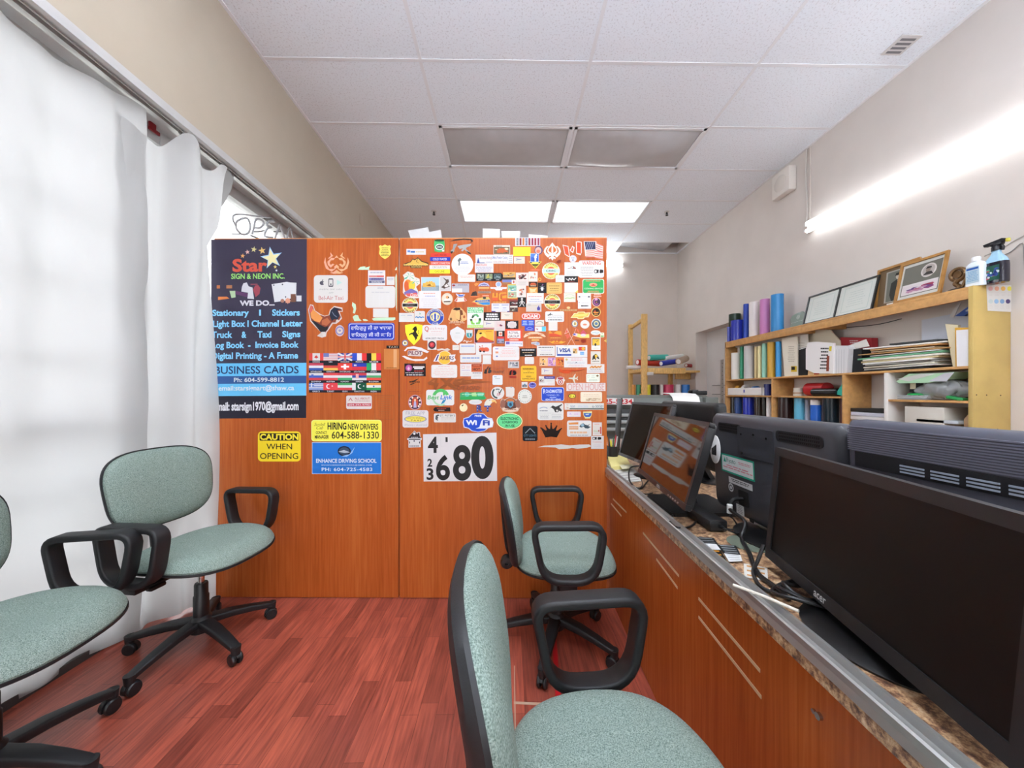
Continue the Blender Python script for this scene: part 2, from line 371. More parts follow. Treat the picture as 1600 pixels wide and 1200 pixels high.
gl = MB([GLASS]); gl.b2((XW-.012, YF+.27, .05), (XW-.006, 4.88, ZH-.05)); go = gl.build('window_glass'); go.parent = wf; go.matrix_parent_inverse = Matrix.Translation(-wf.location)
gb = MB([mat('9c9c9a', .5, .3, .4, 'painted_bar')])
for z_ in (.45, .78, 1.34, 1.67, 2.0, 2.33): gb.b2((XW+.012, YF+.3, z_-.007), (XW+.024, 1.95, z_+.007))
for y in (-.6, 0., .6, 1.2, 1.8): gb.b2((XW+.012, y-.005, .0), (XW+.024, y+.005, ZH+.0))
go = gb.build('security_bar'); go.parent = wf; go.matrix_parent_inverse = Matrix.Translation(-wf.location)
w = MB([mat('c2c1bc', .8, 0, .2, 'sidewalk', var=.1, nscale=2)]); w.b2((-14, -14, -.14), (-2.12, 16, -.1)); w.b2((-2.12, -14, -.14), (14, YF-.13, -.1)); struct(w, 'ground')
w = MB([mat('4a4745', .6, 0, .3, 'dark_rubber_base')]); w.b2((XL-.16, YF+.25, 0), (XL-.12, 4.9, .035)); struct(w, 'baseboard_left')
# portal so that the sky light through the glass renders cleanly
pl = bpy.data.lights.new('window_portal', 'AREA'); pl.shape = 'RECTANGLE'; pl.size = 7.0; pl.size_y = 2.6; pl.cycles.is_portal = True
po = bpy.data.objects.new('window_portal', pl); C.objects.link(po); po.location = (XW-.16, 1.3, 1.33); po.rotation_euler = (PI/2, 0, -PI/2)
pl = bpy.data.lights.new('added_window_portal', 'AREA'); pl.shape = 'RECTANGLE'; pl.size = 4.2; pl.size_y = 2.7; pl.cycles.is_portal = True  # second portal serves the added front window
po = bpy.data.objects.new('added_window_portal', pl); C.objects.link(po); po.location = (.62, YF-.13, 1.33); po.rotation_euler = (PI/2, 0, 0)
# ---------------------------------------------------------------- ceiling light fittings
DIFO = mat('bdbdbc', .35, 0, .5, 'grey_prismatic_diffuser', var=.05, nscale=6)
def troffer(i, y0, label, emit, sag=.02, seed=0):
    x0, x1, y1 = GX[i]+.013, GX[i+1]-.013, y0+.61-.013; y0 += .013; cx, cy = (x0+x1)/2, (y0+y1)/2
    t = thing('ceiling_light', label, 'ceiling light', (cx, cy, ZC), 'recessed ceiling lights')
    f = MB([TBAR]); hw, hd = (x1-x0)/2, (y1-y0)/2
    for a, b in (((-hw, -hd), (hw, -hd+.025)), ((-hw, hd-.025), (hw, hd)), ((-hw, -hd), (-hw+.025, hd)), ((hw-.025, -hd), (hw, hd))): f.b2((*a, -.006), (*b, .01))
    f.b2((-hw, -hd, .09), (hw, hd, .1)); f.b2((-hw, -hd, .01), (-hw+.008, hd, .09)); f.b2((hw-.008, -hd, .01), (hw, hd, .09)); f.b2((-hw, -hd, .01), (hw, -hd+.008, .09)); f.b2((-hw, hd-.008, .01), (hw, hd, .09))
    f.build('frame', t, False)
    dm = MB([mat('ffffff', .5, 0, .3, 'lit_diffuser', emit=emit, ecol='f3f8ff') if emit else DIFO]); a, b = hw-.026, hd-.026
    def fn(u, v):
        s_ = math.sin(PI*u)**.7*math.sin(PI*v)**.7; k = math.sin(7*u+seed)*math.cos(5*v+2*seed)*.4
        return Vector((-a+2*a*u, -b+2*b*v, .004-sag*s_*(1+k)))
    dm.grid(24, 14, fn); dm.build('diffuser', t, True)
    return t
troffer(1, 3.174, 'unlit ceiling light with smooth grey diffuser, left of the near pair', 0, .035, 1.)
troffer(2, 3.174, 'unlit ceiling light with crumpled sagging grey diffuser, right of the near pair', 0, .07, 2.3)
troffer(1, 4.394, 'white ceiling light above the partition, left of the far pair', LOWLIT_E, .015, 3.)
troffer(2, 4.394, 'white ceiling light above the partition, right of the far pair', LOWLIT_E, .02, 4.)
for (i, y), lb in zip(ADDEDCELL, ('added unseen ceiling light overhead on the window side', 'added unseen ceiling light overhead on the counter side', 'added unseen ceiling light at the front of the shop on the window side', 'added unseen ceiling light at the front of the shop on the counter side')):  # four fittings out of view, added to brighten the shop
    troffer(i, y, lb, TROFFER_E*(1.5 if i == 1 else .55), .004, 5.)
def batten(p0, p1, out, label, e_=TUBE_E, col='f0f6ff'):
    """two-tube strip light between p0 and p1, out = direction away from the wall"""
    p0 = Vector(p0); p1 = Vector(p1); out = Vector(out); ax = (p1-p0).normalized(); up = ax.cross(out).normalized()
    if up.z < 0: up = -up
    mid = (p0+p1)/2; t = thing('strip_light', label, 'strip light', mid); L = (p1-p0).length
    M = Matrix((ax, up, out)).transposed().to_4x4(); h = MB([mat('e6e5e2', .4, 0, .4, 'white_housing')]); h.T = M
    h.box((0, 0, .02), (L, .06, .04), None, .004); h.box((0, 0, .045), (L-.02, .03, .014), None, .003); h.build('housing', t)
    for sgn in (1, -1):
        tb = MB([mat('ffffff', .4, 0, .3, 'glowing_tube', emit=e_, ecol=col)]); tb.T = M; tb.cyl((-L/2+.03, sgn*.036, .062), (L/2-.03, sgn*.036, .062), .019, seg=16); tb.build('tube', t)
        for e in (1, -1):
            c = MB([mat('d9d8d4', .4, 0, .4, 'lamp_holder')]); c.T = M; c.box((e*(L/2-.012), sgn*.03, .045), (.02, .03, .06), None, .003); c.build('lamp_holder', t)
    return t
q0 = atX(1256, 357, 2.86); q1 = atX(1600, 190, 2.86); dv = (q1-q0).normalized()
batten(Vector((XR, q0.y, q0.z)), Vector((XR, q0.y+dv.y*2.42, q0.z+dv.z*2.42)), (-1, 0, 0), 'long lit twin tube strip light on the right wall above the shelves')
batten((XR, -1.85, 2.95), (XR, .57, 2.95), (-1, 0, 0), 'added unseen twin tube strip light on the right wall at the front of the shop', 4)  # extra strip light added behind the camera as fill
batten((-1.0, YF, 2.95), (1.42, YF, 2.95), (0, 1, 0), 'added unseen twin tube strip light on the front wall facing the partition', 4)  # added fill light behind the camera, aimed at the partition
for x0, lb in ((-.95, 'window'), (.75, 'counter')):  # pair of unseen uplights added to lift the ceiling
    t = batten((x0, -.25, 2.45), (x0+1.22, -.25, 2.45), (0, 0, 1), 'added unseen hanging uplight with two tubes overhead on the %s side' % lb, 24, 'd9e7ff')
    b = MB([mat('c9c9c7', .4, .6, .5, 'steel_rod')]); [b.cyl((q, 0, .0), (q, 0, ZC-2.45), .004) for q in (-.45, .45)]; b.build('hanger_rod', t)
    b = MB([mat('e9e9e7', .4, 0, .4, 'white_reflector')]); b.prism([(-.13, .0), (.13, .0), (.17, .07), (.163, .075), (.126, .008), (-.126, .008), (-.163, .075), (-.17, .07)], lambda y, z, x: Vector((x, y, z)), -.61, .61); b.build('reflector', t, False)  # added shield keeping direct tube light off the partition
batten((.75, YB, 3.37), (1.98, YB, 3.37), (0, -1, 0), 'lit strip light on the back wall behind the partition', 5)
# speaker box, cable, sprinklers, vent
t = thing('wall_speaker', 'small off white alarm box on the right wall under the ceiling', 'alarm box', (XR, 3.68, 3.24))
b = MB([mat('dcd6cd', .5, 0, .4, 'cream_plastic')]); b.box((-.04, 0, .13), (.08, .24, .25), None, .015); b.build('housing', t)
b = MB([mat('d0c9bf', .5, 0, .4, 'cream_grille')]); b.lathe([(.0, .012), (.07, .01), (.085, 0)], (-.078, 0, .13), 24, Matrix.Rotation(-PI/2, 3, 'Y')); b.build('grille', t)
c = MB([mat('cfcac2', .5, 0, .4, 'pale_cable')]); c.tube([(XR-.012, 3.43, ZC-.01), (XR-.012, 3.44, 3.3), (XR-.012, 3.42, 3.0), (XR-.014, 3.43, 2.8)], .006, 6, False, 5); tag(c.build('light_cable'), 'pale cable running down the right wall to the strip light', 'cable')
c = MB([mat('cac2b8', .5, 0, .4, 'conduit')]); c.b2((XR-.014, 3.39, 2.8), (XR-.001, 3.405, ZC-.01)); tag(c.build('wall_conduit'), 'thin painted conduit beside the cable on the right wall', 'conduit')
for x, y, lb in ((678, 330, 'left'), (1042, 331, 'right')):
    pt = atZ(x, y, ZC); t = thing('sprinkler', 'small sprinkler head in the ceiling, the %s one of two' % lb, 'sprinkler', (pt.x, pt.y, ZC), 'ceiling sprinklers')
    b = MB([mat('d8d8d6', .4, 0, .4, 'escutcheon')]); b.lathe([(.0, -.006), (.03, -.005), (.035, 0), (0, 0)], seg=20); b.build('collar', t)
    b = MB([mat('333333', .4, .8, .5, 'dark_metal')]); b.cyl((0, 0, -.006), (0, 0, -.03), .008); b.cyl((0, 0, -.045), (0, 0, -.048), .018); b.tube([(.008, 0, -.02), (.014, 0, -.03), (.004, 0, -.046)], .003, 6); b.tube([(-.008, 0, -.02), (-.014, 0, -.03), (-.004, 0, -.046)], .003, 6); b.build('nozzle', t)
pt = atZ(1408, 70, ZC); t = thing('ceiling_vent', 'small white slotted vent in the ceiling by the right wall', 'vent', (pt.x, pt.y, ZC))
b = MB([mat('d6d5d3', .5, 0, .4, 'vent_white')]); b.b2((-.07, -.07, -.006), (.07, .07, -.001)); b.build('plate', t, False)
b = MB([mat('77777a', .5, 0, .4, 'vent_grey')]); [b.b2((-.05, -.05+.03*k, -.008), (.05, -.035+.03*k, -.0055)) for k in range(4)]; b.build('slats', t, False)
# wall plate on bulkhead
pt = atX(564, 344, XL); b = MB([mat('b9ab98', .5, 0, .4, 'plate')]); b.box((XL+.004, pt.y, pt.z), (.008, .09, .12), None, .003); tag(b.build('wall_plate'), 'small blank plate on the beige wall above the window', 'wall plate')
# ================================================================ partition
PU = Vector((1, -.02, 0)).normalized(); PN = Vector((-.02, -1, 0)).normalized(); P0 = Vector((.575, 2.045, 0)); PTOP = 2.078
def pp(x, y, h=0): return onP(x, y, P0, PN) + PN*h
def pu(x): return (onP(x, 600, P0, PN) - P0).dot(PU)
def pframe(u, d, z): return P0 + PU*u - PN*d + Vector((0, 0, z))
for (xa, xb, lb) in ((0, 622.5, 'tall cherry wood partition panel behind the curtain, holding the dark poster'), (624.5, 948, 'tall cherry wood partition panel covered with small stickers beside the counter')):
    u0 = pu(xa) if xa else -2.27; u1 = pu(xb); t = thing('partition_panel', lb, 'partition', pframe((u0+u1)/2, .0, 0), 'partition panels')
    def lf(u, z, d, t=t): return pframe(u, d, z) - t.location
    b = MB([CHERRY]); b.prism([(u0, .004), (u1, .004), (u1, PTOP), (u0, PTOP)], lf, 0, .03); b.build('board', t, False)
    ed = mat('c98a50', .4, 0, .4, 'edge_banding')
    b = MB([ed]); b.prism([(u0, PTOP), (u1, PTOP), (u1, PTOP+.004), (u0, PTOP+.004)], lf, .0, .03); b.build('edge_strip', t, False)
    b = MB([CHERRY]); b.prism([(u1-.009, .004), (u1-.0, .004), (u1-.0, PTOP), (u1-.009, PTOP)], lf, -.0006, -.0001)
    b.build('side_strip', t, False)
# ================================================================ curtains
CUR = bpy.data.materials.new('white_plastic_curtain'); CUR.use_nodes = True
nt = CUR.node_tree; nt.nodes.remove(nt.nodes['Principled BSDF']); N = nt.nodes.new
df = N('ShaderNodeBsdfDiffuse'); df.inputs[0].default_value = (.72, .72, .71, 1); tl = N('ShaderNodeBsdfTranslucent'); tl.inputs[0].default_value = (.55, .55, .545, 1)
mx = N('ShaderNodeMixShader'); mx.inputs[0].default_value = .7; nt.links.new(df.outputs[0], mx.inputs[1]); nt.links.new(tl.outputs[0], mx.inputs[2]); nt.links.new(mx.outputs[0], nt.nodes['Material Output'].inputs[0])
XC = -1.86
def curtain1(u, v):
    y = -2.3 + (4.08 + .05*math.sin(2.1*v))*u; ztop = 2.618 - .035*abs(math.sin(PI*(y-1.77)/.62))**.8 if y < 1.75 else 2.618; z = .015 + (ztop-.015)*v
    f = .022*math.sin(7.1*y+.6*math.sin(2*z)) + .013*math.sin(17*y+1.3*z+2) + .006*math.sin(31*y-2*z)
    f *= .35 + .65*(1-v*.5); k = max(0, (y-1.35)/.45)
    f += .014*math.sin(23*(y-.18*z))*k*(1-v) + .045*max(0, min(1, (y-1.5)/.3)) + .006*math.sin(13*y+9*(z-.5*y)) + .005*math.sin(40*(y-1.2*(1-v)))*v
    return Vector((XC + f, y, z))
b = MB([CUR]); b.grid(230, 40, curtain1); cu1 = tag(b.build('curtain'), 'wide white plastic sheet curtain covering the shop window behind the green chairs', 'curtain', 'white window curtains')
def curtain2(u, v):
    ymax = 2.065 + .14*max(0, (v-.82)/.18)**1.0; y = 1.71 + (ymax-1.71)*u
    # hung from two rings, sagging between them
    s_ = max(0, (y-1.70)/.36); zt = 2.47 + .14*math.exp(-((y-1.98)/.05)**2) + .10*math.exp(-((y-2.19)/.06)**2) + .05*math.exp(-((y-1.70)/.1)**2)
    z = .012 + (zt-.012)*v
    f = .03*math.sin(26*y+1.2*math.sin(1.5*z)+.5)*(.5+.5*v) + .014*math.sin(47*y-z*1.7) + .178*min(1.1, s_)**2*(1-.45*v**4) + .02
    f += .015*math.sin(60*y+3*z)*(1-v)*s_
    f = f*min(1, (y-1.71)/.09) - .02*max(0, 1-(y-1.71)/.12)
    return Vector((XC + .012 + f, y, z))
b = MB([CUR]); b.grid(90, 44, curtain2); tag(b.build('curtain'), 'narrow gathered white curtain with deep folds hanging beside the dark poster', 'curtain', 'white window curtains')
TORN = mat('e9e9e7', .5, 0, .4, 'torn_plastic')
b = MB([CUR])
Pf = [(337, 262), (352, 258), (358, 272), (366, 278), (362, 298), (352, 318), (340, 330)]
b.prism(Pf, lambda x, y, d: atX(x, y, XC+.06) + Vector((d + .015*math.sin(x*.6), 0, 0)), 0, .002); tag(b.build('plastic_flap'), 'torn scrap of white plastic hanging from the track above the poster', 'plastic scrap')
tr = MB([mat('b9b9b7', .35, .6, .5, 'curtain_track')]); tr.b2((XC+.02, YF+.3, ZH-.036), (XC+.05, 4.8, ZH-.012)); tr.cyl((XC+.075, -2.3, ZH-.03), (XC+.075, 4.7, ZH-.035), .004); tag(tr.build('curtain_track'), 'slim metal curtain track under the window head', 'curtain track')
for k, (y, lb) in enumerate(((1.98, 'first curtain ring at the peak of the gathered curtain'), (2.05, 'second curtain ring beside the first at the curtain peak'), (2.36, 'curtain ring hanging by the torn plastic scrap'), (2.86, 'curtain ring alone on the wire above the open sign'))):
    b = MB([mat('8b8b8a', .3, .9, .5, 'ring_steel')]); b.tube([(XC+.075+.013*math.cos(a), y, ZH-.044+.013*math.sin(a)) for a in [2*PI*i/14 for i in range(14)]], .0022, 6, True); b.tube([(XC+.075, y, ZH-.057), (XC+.075, y, ZH-.075)], .002, 6); tag(b.build('curtain_ring'), lb, 'curtain ring', 'curtain rings')
b = MB([mat('7d1016', .4, 0, .5, 'dark_red')]); p = atX(238, 188, XW+.05); b.box(p, (.012, .035, .10), None, .003); b.box(p+Vector((0, .01, -.05)), (.012, .06, .02), None, .003); tag(b.build('window_bracket'), 'small dark red bracket on the glass above the curtain', 'bracket')
# neon OPEN sign
t = thing('neon_sign', 'unlit white neon tube sign reading OPEN in the window above the poster', 'neon sign', atX(412, 362, XW+.09))
NEON = mat('a9abad', .2, 0, .5, 'white_neon_tube'); XN = XW+.09
def nl(pts, closed=False, r=.0075):
    b = MB([NEON]); b.tube([atX(x, y, XN)-t.location for x, y in pts], r, 8, closed, 4); b.build('letter_tube', t)
nl([(368, 352), (364, 343), (366, 336), (378, 335), (400, 338), (424, 340)], False, .006)
nl([(375, 343), (386, 341), (391, 352), (388, 364), (378, 366), (370, 358), (369, 348)], True)
nl([(394, 366), (397, 354), (400, 343), (409, 344), (412, 350), (406, 356), (398, 356)])
nl([(428, 346), (420, 346), (417, 352), (424, 355), (417, 358), (414, 369), (426, 371)])
nl([(429, 374), (434, 360), (437, 352), (441, 362), (447, 376), (450, 364), (453, 356), (460, 378)])
b = MB([mat('2a2a2c', .5)]); b.tube([atX(x, y, XN-.025)-t.location for x, y in ((396, 362), (404, 362), (416, 360))], .005, 6); b.tube([atX(x, y, XN-.02)-t.location for x, y in ((392, 368), (402, 372), (414, 378))], .006, 6); b.build('bracket', t)
for x, y in ((378, 366), (424, 341), (441, 362)): b = MB([mat('3a3a3a', .5)]); b.cyl(atX(x, y, XN)-t.location, atX(x, y, XN)-t.location+Vector((-.07, 0, 0)), .004); b.build('standoff', t)
# ================================================================ chairs
FAB = mat('6d8378', .9, 0, .15, 'green_speckled_fabric', var=.3, lo='5c6e66', hi='9aaaa1', nscale=420, ndet=2, bump=.5, bdist=.0012)
LEGP = mat('1b1c1e', .5, 0, .45, 'chair_plastic', bump=.3, nscale=300, bdist=.0006)
def loop_arm(cx):
    P = rrect(-.5, -.5, .5, .5, .001, 1)
    co = [(-.142, .652), (.145, .658), (.108, .437), (-.098, .437)]; rad = [.05, .06, .085, .075]; out = []
    for i in range(4):
        p = Vector(co[i]); a = (Vector(co[i-1])-p).normalized(); c = (Vector(co[(i+1) % 4])-p).normalized(); r = rad[i]
        for k in range(7): s_ = k/6; out.append((p + a*r*(1-s_)**2 + c*r*s_**2))
    return [(cx+q.x, 0, q.y) for q in out]
ARMPROF = [(u, v) for u, v in rrect(-.029, -.0125, .029, .0125, .008, 3)]
def make_chair(label):
    t = thing('office_chair', label, 'chair', (0, 0, 0), 'green office chairs')
    b = MB([LEGP]); b.lathe([(0, .07), (.04, .072), (.046, .10), (.04, .135), (.03, .145), (0, .145)], seg=20); b.build('base_hub', t)
    leg = MB([LEGP]); pr = rrect(-.026, -.016, .026, .016, .008, 3)
    leg.sweep([(.03, 0, .115), (.12, 0, .108), (.2, 0, .093), (.262, 0, .078), (.29, 0, .07)], pr, False, (0, 1, 0), [1.05, .98, .86, .76, .66])
    leg.cyl((.283, 0, .045), (.283, 0, .083), .0165, .02, 14)
    l0 = leg.build('base_leg', t)
    ca = MB([BLK]); 
    for s_ in (1, -1): ca.lathe([(.004, .004), (.02, .004), (.0255, .008), (.0265, .016), (.023, .021), (0, .022)], (.278, 0, .0268), 20, Matrix.Rotation(-s_*PI/2, 3, 'X'))
    ca.prism([(.278+.029*math.cos(a), .0268+.029*math.sin(a)) for a in [math.radians(q) for q in range(20, 201, 15)]], lambda u, v, d: Vector((u, d, v)), -.006, .006); ca.box((.283, 0, .045), (.018, .016, .02), None, .004)
    c0 = ca.build('caster', l0)
    for k in range(5):
        if k == 0: l, c = l0, c0
        else:
            l = l0.copy(); C.objects.link(l); l.parent = t; c = c0.copy(); C.objects.link(c); c.parent = l
        l.rotation_euler.z = 2*PI*k/5; 
    b = MB([BLK]); b.lathe([(.0, .13), (.03, .13), (.03, .235), (.0265, .24), (.0265, .29), (.024, .296), (.0, .296)], seg=20); b.build('column_sleeve', t)
    b = MB([CHROME]); b.cyl((0, 0, .29), (0, 0, .40), .0125); b.build('gas_column', t)
    b = MB([BLK]); b.box((0, 0, .392), (.2, .16, .022), None, .006); b.box((0, 0, .38), (.09, .07, .03), None, .006)
    b.tube([(.02, -.06, .385), (.02, -.14, .378), (.03, -.19, .37)], .005, 8); b.box((.032, -.215, .366), (.03, .06, .018), None, .007); b.build('seat_mechanism', t)
    so = sup(.232, .245, 2.7)
    def sf(u, v, h, k=1): 
        q = max(0, u/.232)
        return Vector((.035+u, v, .472 + h - .012*q**3*k + .012*(v/.245)**2*(1-abs(u)/.3) + .008*(1-q)*0))
    b = MB([FAB]); b.pad(so, [(0, -.004), (.3, -.003), (.6, 0), (.8, -.005), (.91, -.015), (.97, -.03), (1., -.046), (.985, -.058), (.9, -.062), (0, -.062)], sf, 56); b.build('seat', t)
    b = MB([LEGP]); b.pad(so, [(0, -.060), (.9, -.060), (1.008, -.052), (1.012, -.06), (.97, -.068), (.8, -.078), (0, -.084)], sf, 56); b.build('seat_shell', t)
    bo = sup(.228, .175, 3.2)
    def bf(u, v, h): return Vector((-.215 - .16*v + .55*u*u + h, u, v))       # concave back, origin at its centre
    def bw(u, v, h): 
        p = bf(u*(1+.06*v/.17), v, h); return p
    b = MB([FAB]); b.pad(bo, [(0, .042), (.3, .041), (.6, .036), (.8, .028), (.92, .016), (.985, .004), (1, -.008), (.985, -.016), (0, -.016)], bw, 60); bk = b.build('backrest', t); bk.location.z = .70
    b = MB([LEGP]); b.pad(bo, [(0, -.014), (.97, -.014), (1.02, -.004), (1.028, -.012), (1.0, -.024), (.9, -.032), (0, -.036)], bw, 60); bs = b.build('back_shell', bk)
    b = MB([BLK]); b.sweep(spline([(-.08, 0, .395), (-.17, 0, .40), (-.225, 0, .43), (-.245, 0, .52), (-.262, 0, .70)], 6), rrect(-.028, -.006, .028, .006, .004, 2), False, (0, 1, 0)); b.box((-.2, 0, .415), (.05, .05, .05), None, .01); b.build('back_bracket', t)
    b = MB([BLK]); b.lathe([(.0, -.02), (.024, -.02), (.03, -.014), (.03, .01), (.024, .02), (.008, .021), (.008, .012), (0, .012)], (-.232, -.058, .405), 20, Matrix.Rotation(PI/2, 3, 'X')); b.cyl((-.232, -.06, .405), (-.232, 0, .405), .008); b.build('adjusting_knob', t)
    for s_ in (1, -1):
        b = MB([LEGP]); P = loop_arm(.035); b.T = Matrix.Translation((0, s_*.277, 0)); b.sweep(P, ARMPROF, True, (0, 1, 0))
        b.T = Matrix(); b.b2((-.0, s_*.12, .399), (.07, s_*.262, .411), .003); b.b2((-.0, s_*.255, .399), (.07, s_*.292, .436), .004); b.build('armrest', t)
    return t
def dup_chair(src, label):
    r = src.copy(); C.objects.link(r); r['label'] = label
    for ch in list(src.children):
        c = ch.copy(); C.objects.link(c); c.parent = r
        for gch in ch.children: q = gch.copy(); C.objects.link(q); q.parent = c
    return r
def set_chair(t, x, y, rz, legrot, backz, seat=0, armx=0, bx=0):
    t.location = (x, y, 0); t.rotation_euler.z = math.radians(rz); k = 0
    for ch in t.children:
        if ch.name.startswith('base_leg'): ch.rotation_euler.z = math.radians(legrot - rz + 72*k); k += 1
        if ch.name.startswith('backrest'): ch.location.z = backz; ch.location.x = bx
        if ch.name.startswith('seat'): ch.location.z = seat
        if ch.name.startswith('armrest'): ch.location.x = armx
chA = make_chair('green office chair beside the curtain facing the counter, whole base in view')
chB = dup_chair(chA, 'green office chair at the left edge of the photo, cut off by it')
chC = dup_chair(chA, 'green office chair under the big number sheet, pushed up to the counter')
chD = dup_chair(chA, 'nearest green office chair at the counter, tall pale back in the foreground')
set_chair(chA, -1.438, 1.698, -8, -26, .745, .03, -.035)
set_chair(chB, -1.54, 1.075, 6, 4, .715, .03, -.01)
set_chair(chC, .235, 1.70, -3, 35, .585, 0, -.01)
set_chair(chD, .185, .64, 3, 20, .70, 0, .005, -.012)
# red tape and worn joint on the floor
b = MB([mat('b3141c', .4, 0, .4, 'red_tape')]); b.prism([(862, 982), (868, 982), (877, 1093), (868, 1094)], lambda x, y, d: atZ(x, y, d), .0004, .0009); tag(b.build('floor_tape'), 'strip of red tape stuck on the floor by the counter', 'tape')
b = MB([mat('b79c86', .7, 0, .3, 'worn_floor_joint')]); b.prism([(803, 1096), (850, 1098), (880, 1094), (882, 1097), (850, 1102), (803, 1100)], lambda x, y, d: atZ(x, y, d), .0003, .0008); b.prism([(803, 1040), (804.5, 1040), (806, 1140), (804, 1140)], lambda x, y, d: atZ(x, y, d), .0003, .0008); tag(b.build('floor_joint'), 'pale worn joint in the laminate beside the nearest counter chair', 'floor joint')
# ================================================================ counter
CT = .744; CU = Vector((.034, 1, 0)).normalized(); CN = Vector((-1, .034, 0)).normalized(); CO = Vector((.498, 0, 0))   # along the front edge; outwards to the customers
def cf(a, d, z): return CO + CU*a - CN*d + Vector((0, 0, z))          # a along, d inwards, z up
CA0, CA1, CDEP = -.9, 2.78, .80
GRAN = bpy.data.materials.new('granite_laminate'); GRAN.use_nodes = True; nt = GRAN.node_tree; b_ = nt.nodes['Principled BSDF']; N = nt.nodes.new; L = nt.links.new
tc = N('ShaderNodeTexCoord'); nz = N('ShaderNodeTexNoise'); nz.inputs['Scale'].default_value = 55; nz.inputs['Detail'].default_value = 8; nz.inputs['Roughness'].default_value = .75; L(tc.outputs['Object'], nz.inputs['Vector'])
rp = N('ShaderNodeValToRGB'); e = rp.color_ramp.elements; e[0].position = .36; e[0].color = (*lin('3a2620'), 1); e[1].position = .66; e[1].color = (*lin('d9c3a4'), 1)
q = e.new(.46); q.color = (*lin('7d5a44'), 1); q = e.new(.54); q.color = (*lin('b8946e'), 1); L(nz.outputs[0], rp.inputs[0]); L(rp.outputs[0], b_.inputs['Base Color']); b_.inputs['Roughness'].default_value = .3
t = thing('counter', 'long cherry wood counter front with pale slots where handles were', 'counter', cf(1, .3, 0)); o = t.location
b = MB([CHERRY]); b.prism([(CA0, .005), (CA1, .005), (CA1, CT-.036), (CA0, CT-.036)], lambda a, z, d: cf(a, d, z)-o, .03, .05); b.build('front_panel', t, False)
b = MB([mat('2b2421', .7)]); b.prism([(CA0, .005), (CA1, .005), (CA1, CT-.04), (CA0, CT-.04)], lambda a, z, d: cf(a, d, z)-o, .70, .72); b.prism([(.05, .005), (.70, .005), (.70, CT-.04), (.05, CT-.04)], lambda d, z, a: cf(a, d, z)-o, CA1-.03, CA1-.01); b.build('carcass', t, False)
cp0 = cf(0, .03, 0)
def cpx(x, y): P = onP(x, y, cp0, CN) - CO; return P.dot(CU), P.z
SL = mat('c9a67d', .6, 0, .3, 'raw_chipboard_slot')
for pts in ((955, 787, 971, 806), (958, 781, 979, 799), (1005, 831, 1061, 902), (1026, 872, 1059, 921), (1092, 934, 1188, 1050), (1092, 963, 1190, 1091)):
    (a0, z0), (a1, z1) = cpx(*pts[:2]), cpx(*pts[2:]); zz = (z0+z1)/2; z0 = zz+(z0-zz)*.5; z1 = zz+(z1-zz)*.5
    b = MB([SL]); b.prism([(a0, z0-.004), (a1, z1-.004), (a1, z1+.004), (a0, z0+.004)], lambda a, z, d: cf(a, d, z)-o, .0285, .0305); b.build('handle_slot', t, False)
a0, z0 = cpx(1282, 1119); b = MB([CHROME]); b.cyl(cf(a0, .03, z0)-o, cf(a0, .024, z0)-o, .006); b.cyl(cf(a0+.012, .03, z0-.002)-o, cf(a0+.012, .026, z0-.002)-o, .004); b.build('screw', t)
t = thing('worktop', 'speckled brown granite pattern worktop with an aluminium front rail', 'worktop', cf(1, .4, CT-.036)); o = t.location
b = MB([GRAN]); b.prism([(.0, CT-.036), (CDEP, CT-.036), (CDEP, CT), (.0, CT)], lambda d, z, a: cf(a, d, z)-o, CA0, CA1); b.build('slab', t, False)
b = MB([ALU]); b.prism([(-.003, CT-.012), (.0, CT+.001), (.0, CT+.012), (.004, CT+.014), (.008, CT+.004), (.024, CT+.004), (.028, CT+.014), (.034, CT+.014), (.036, CT), (0, CT), (-.0005, CT-.012)], lambda d, z, a: cf(a, d, z)-o, CA0, CA1); b.build('front_rail', t, False)
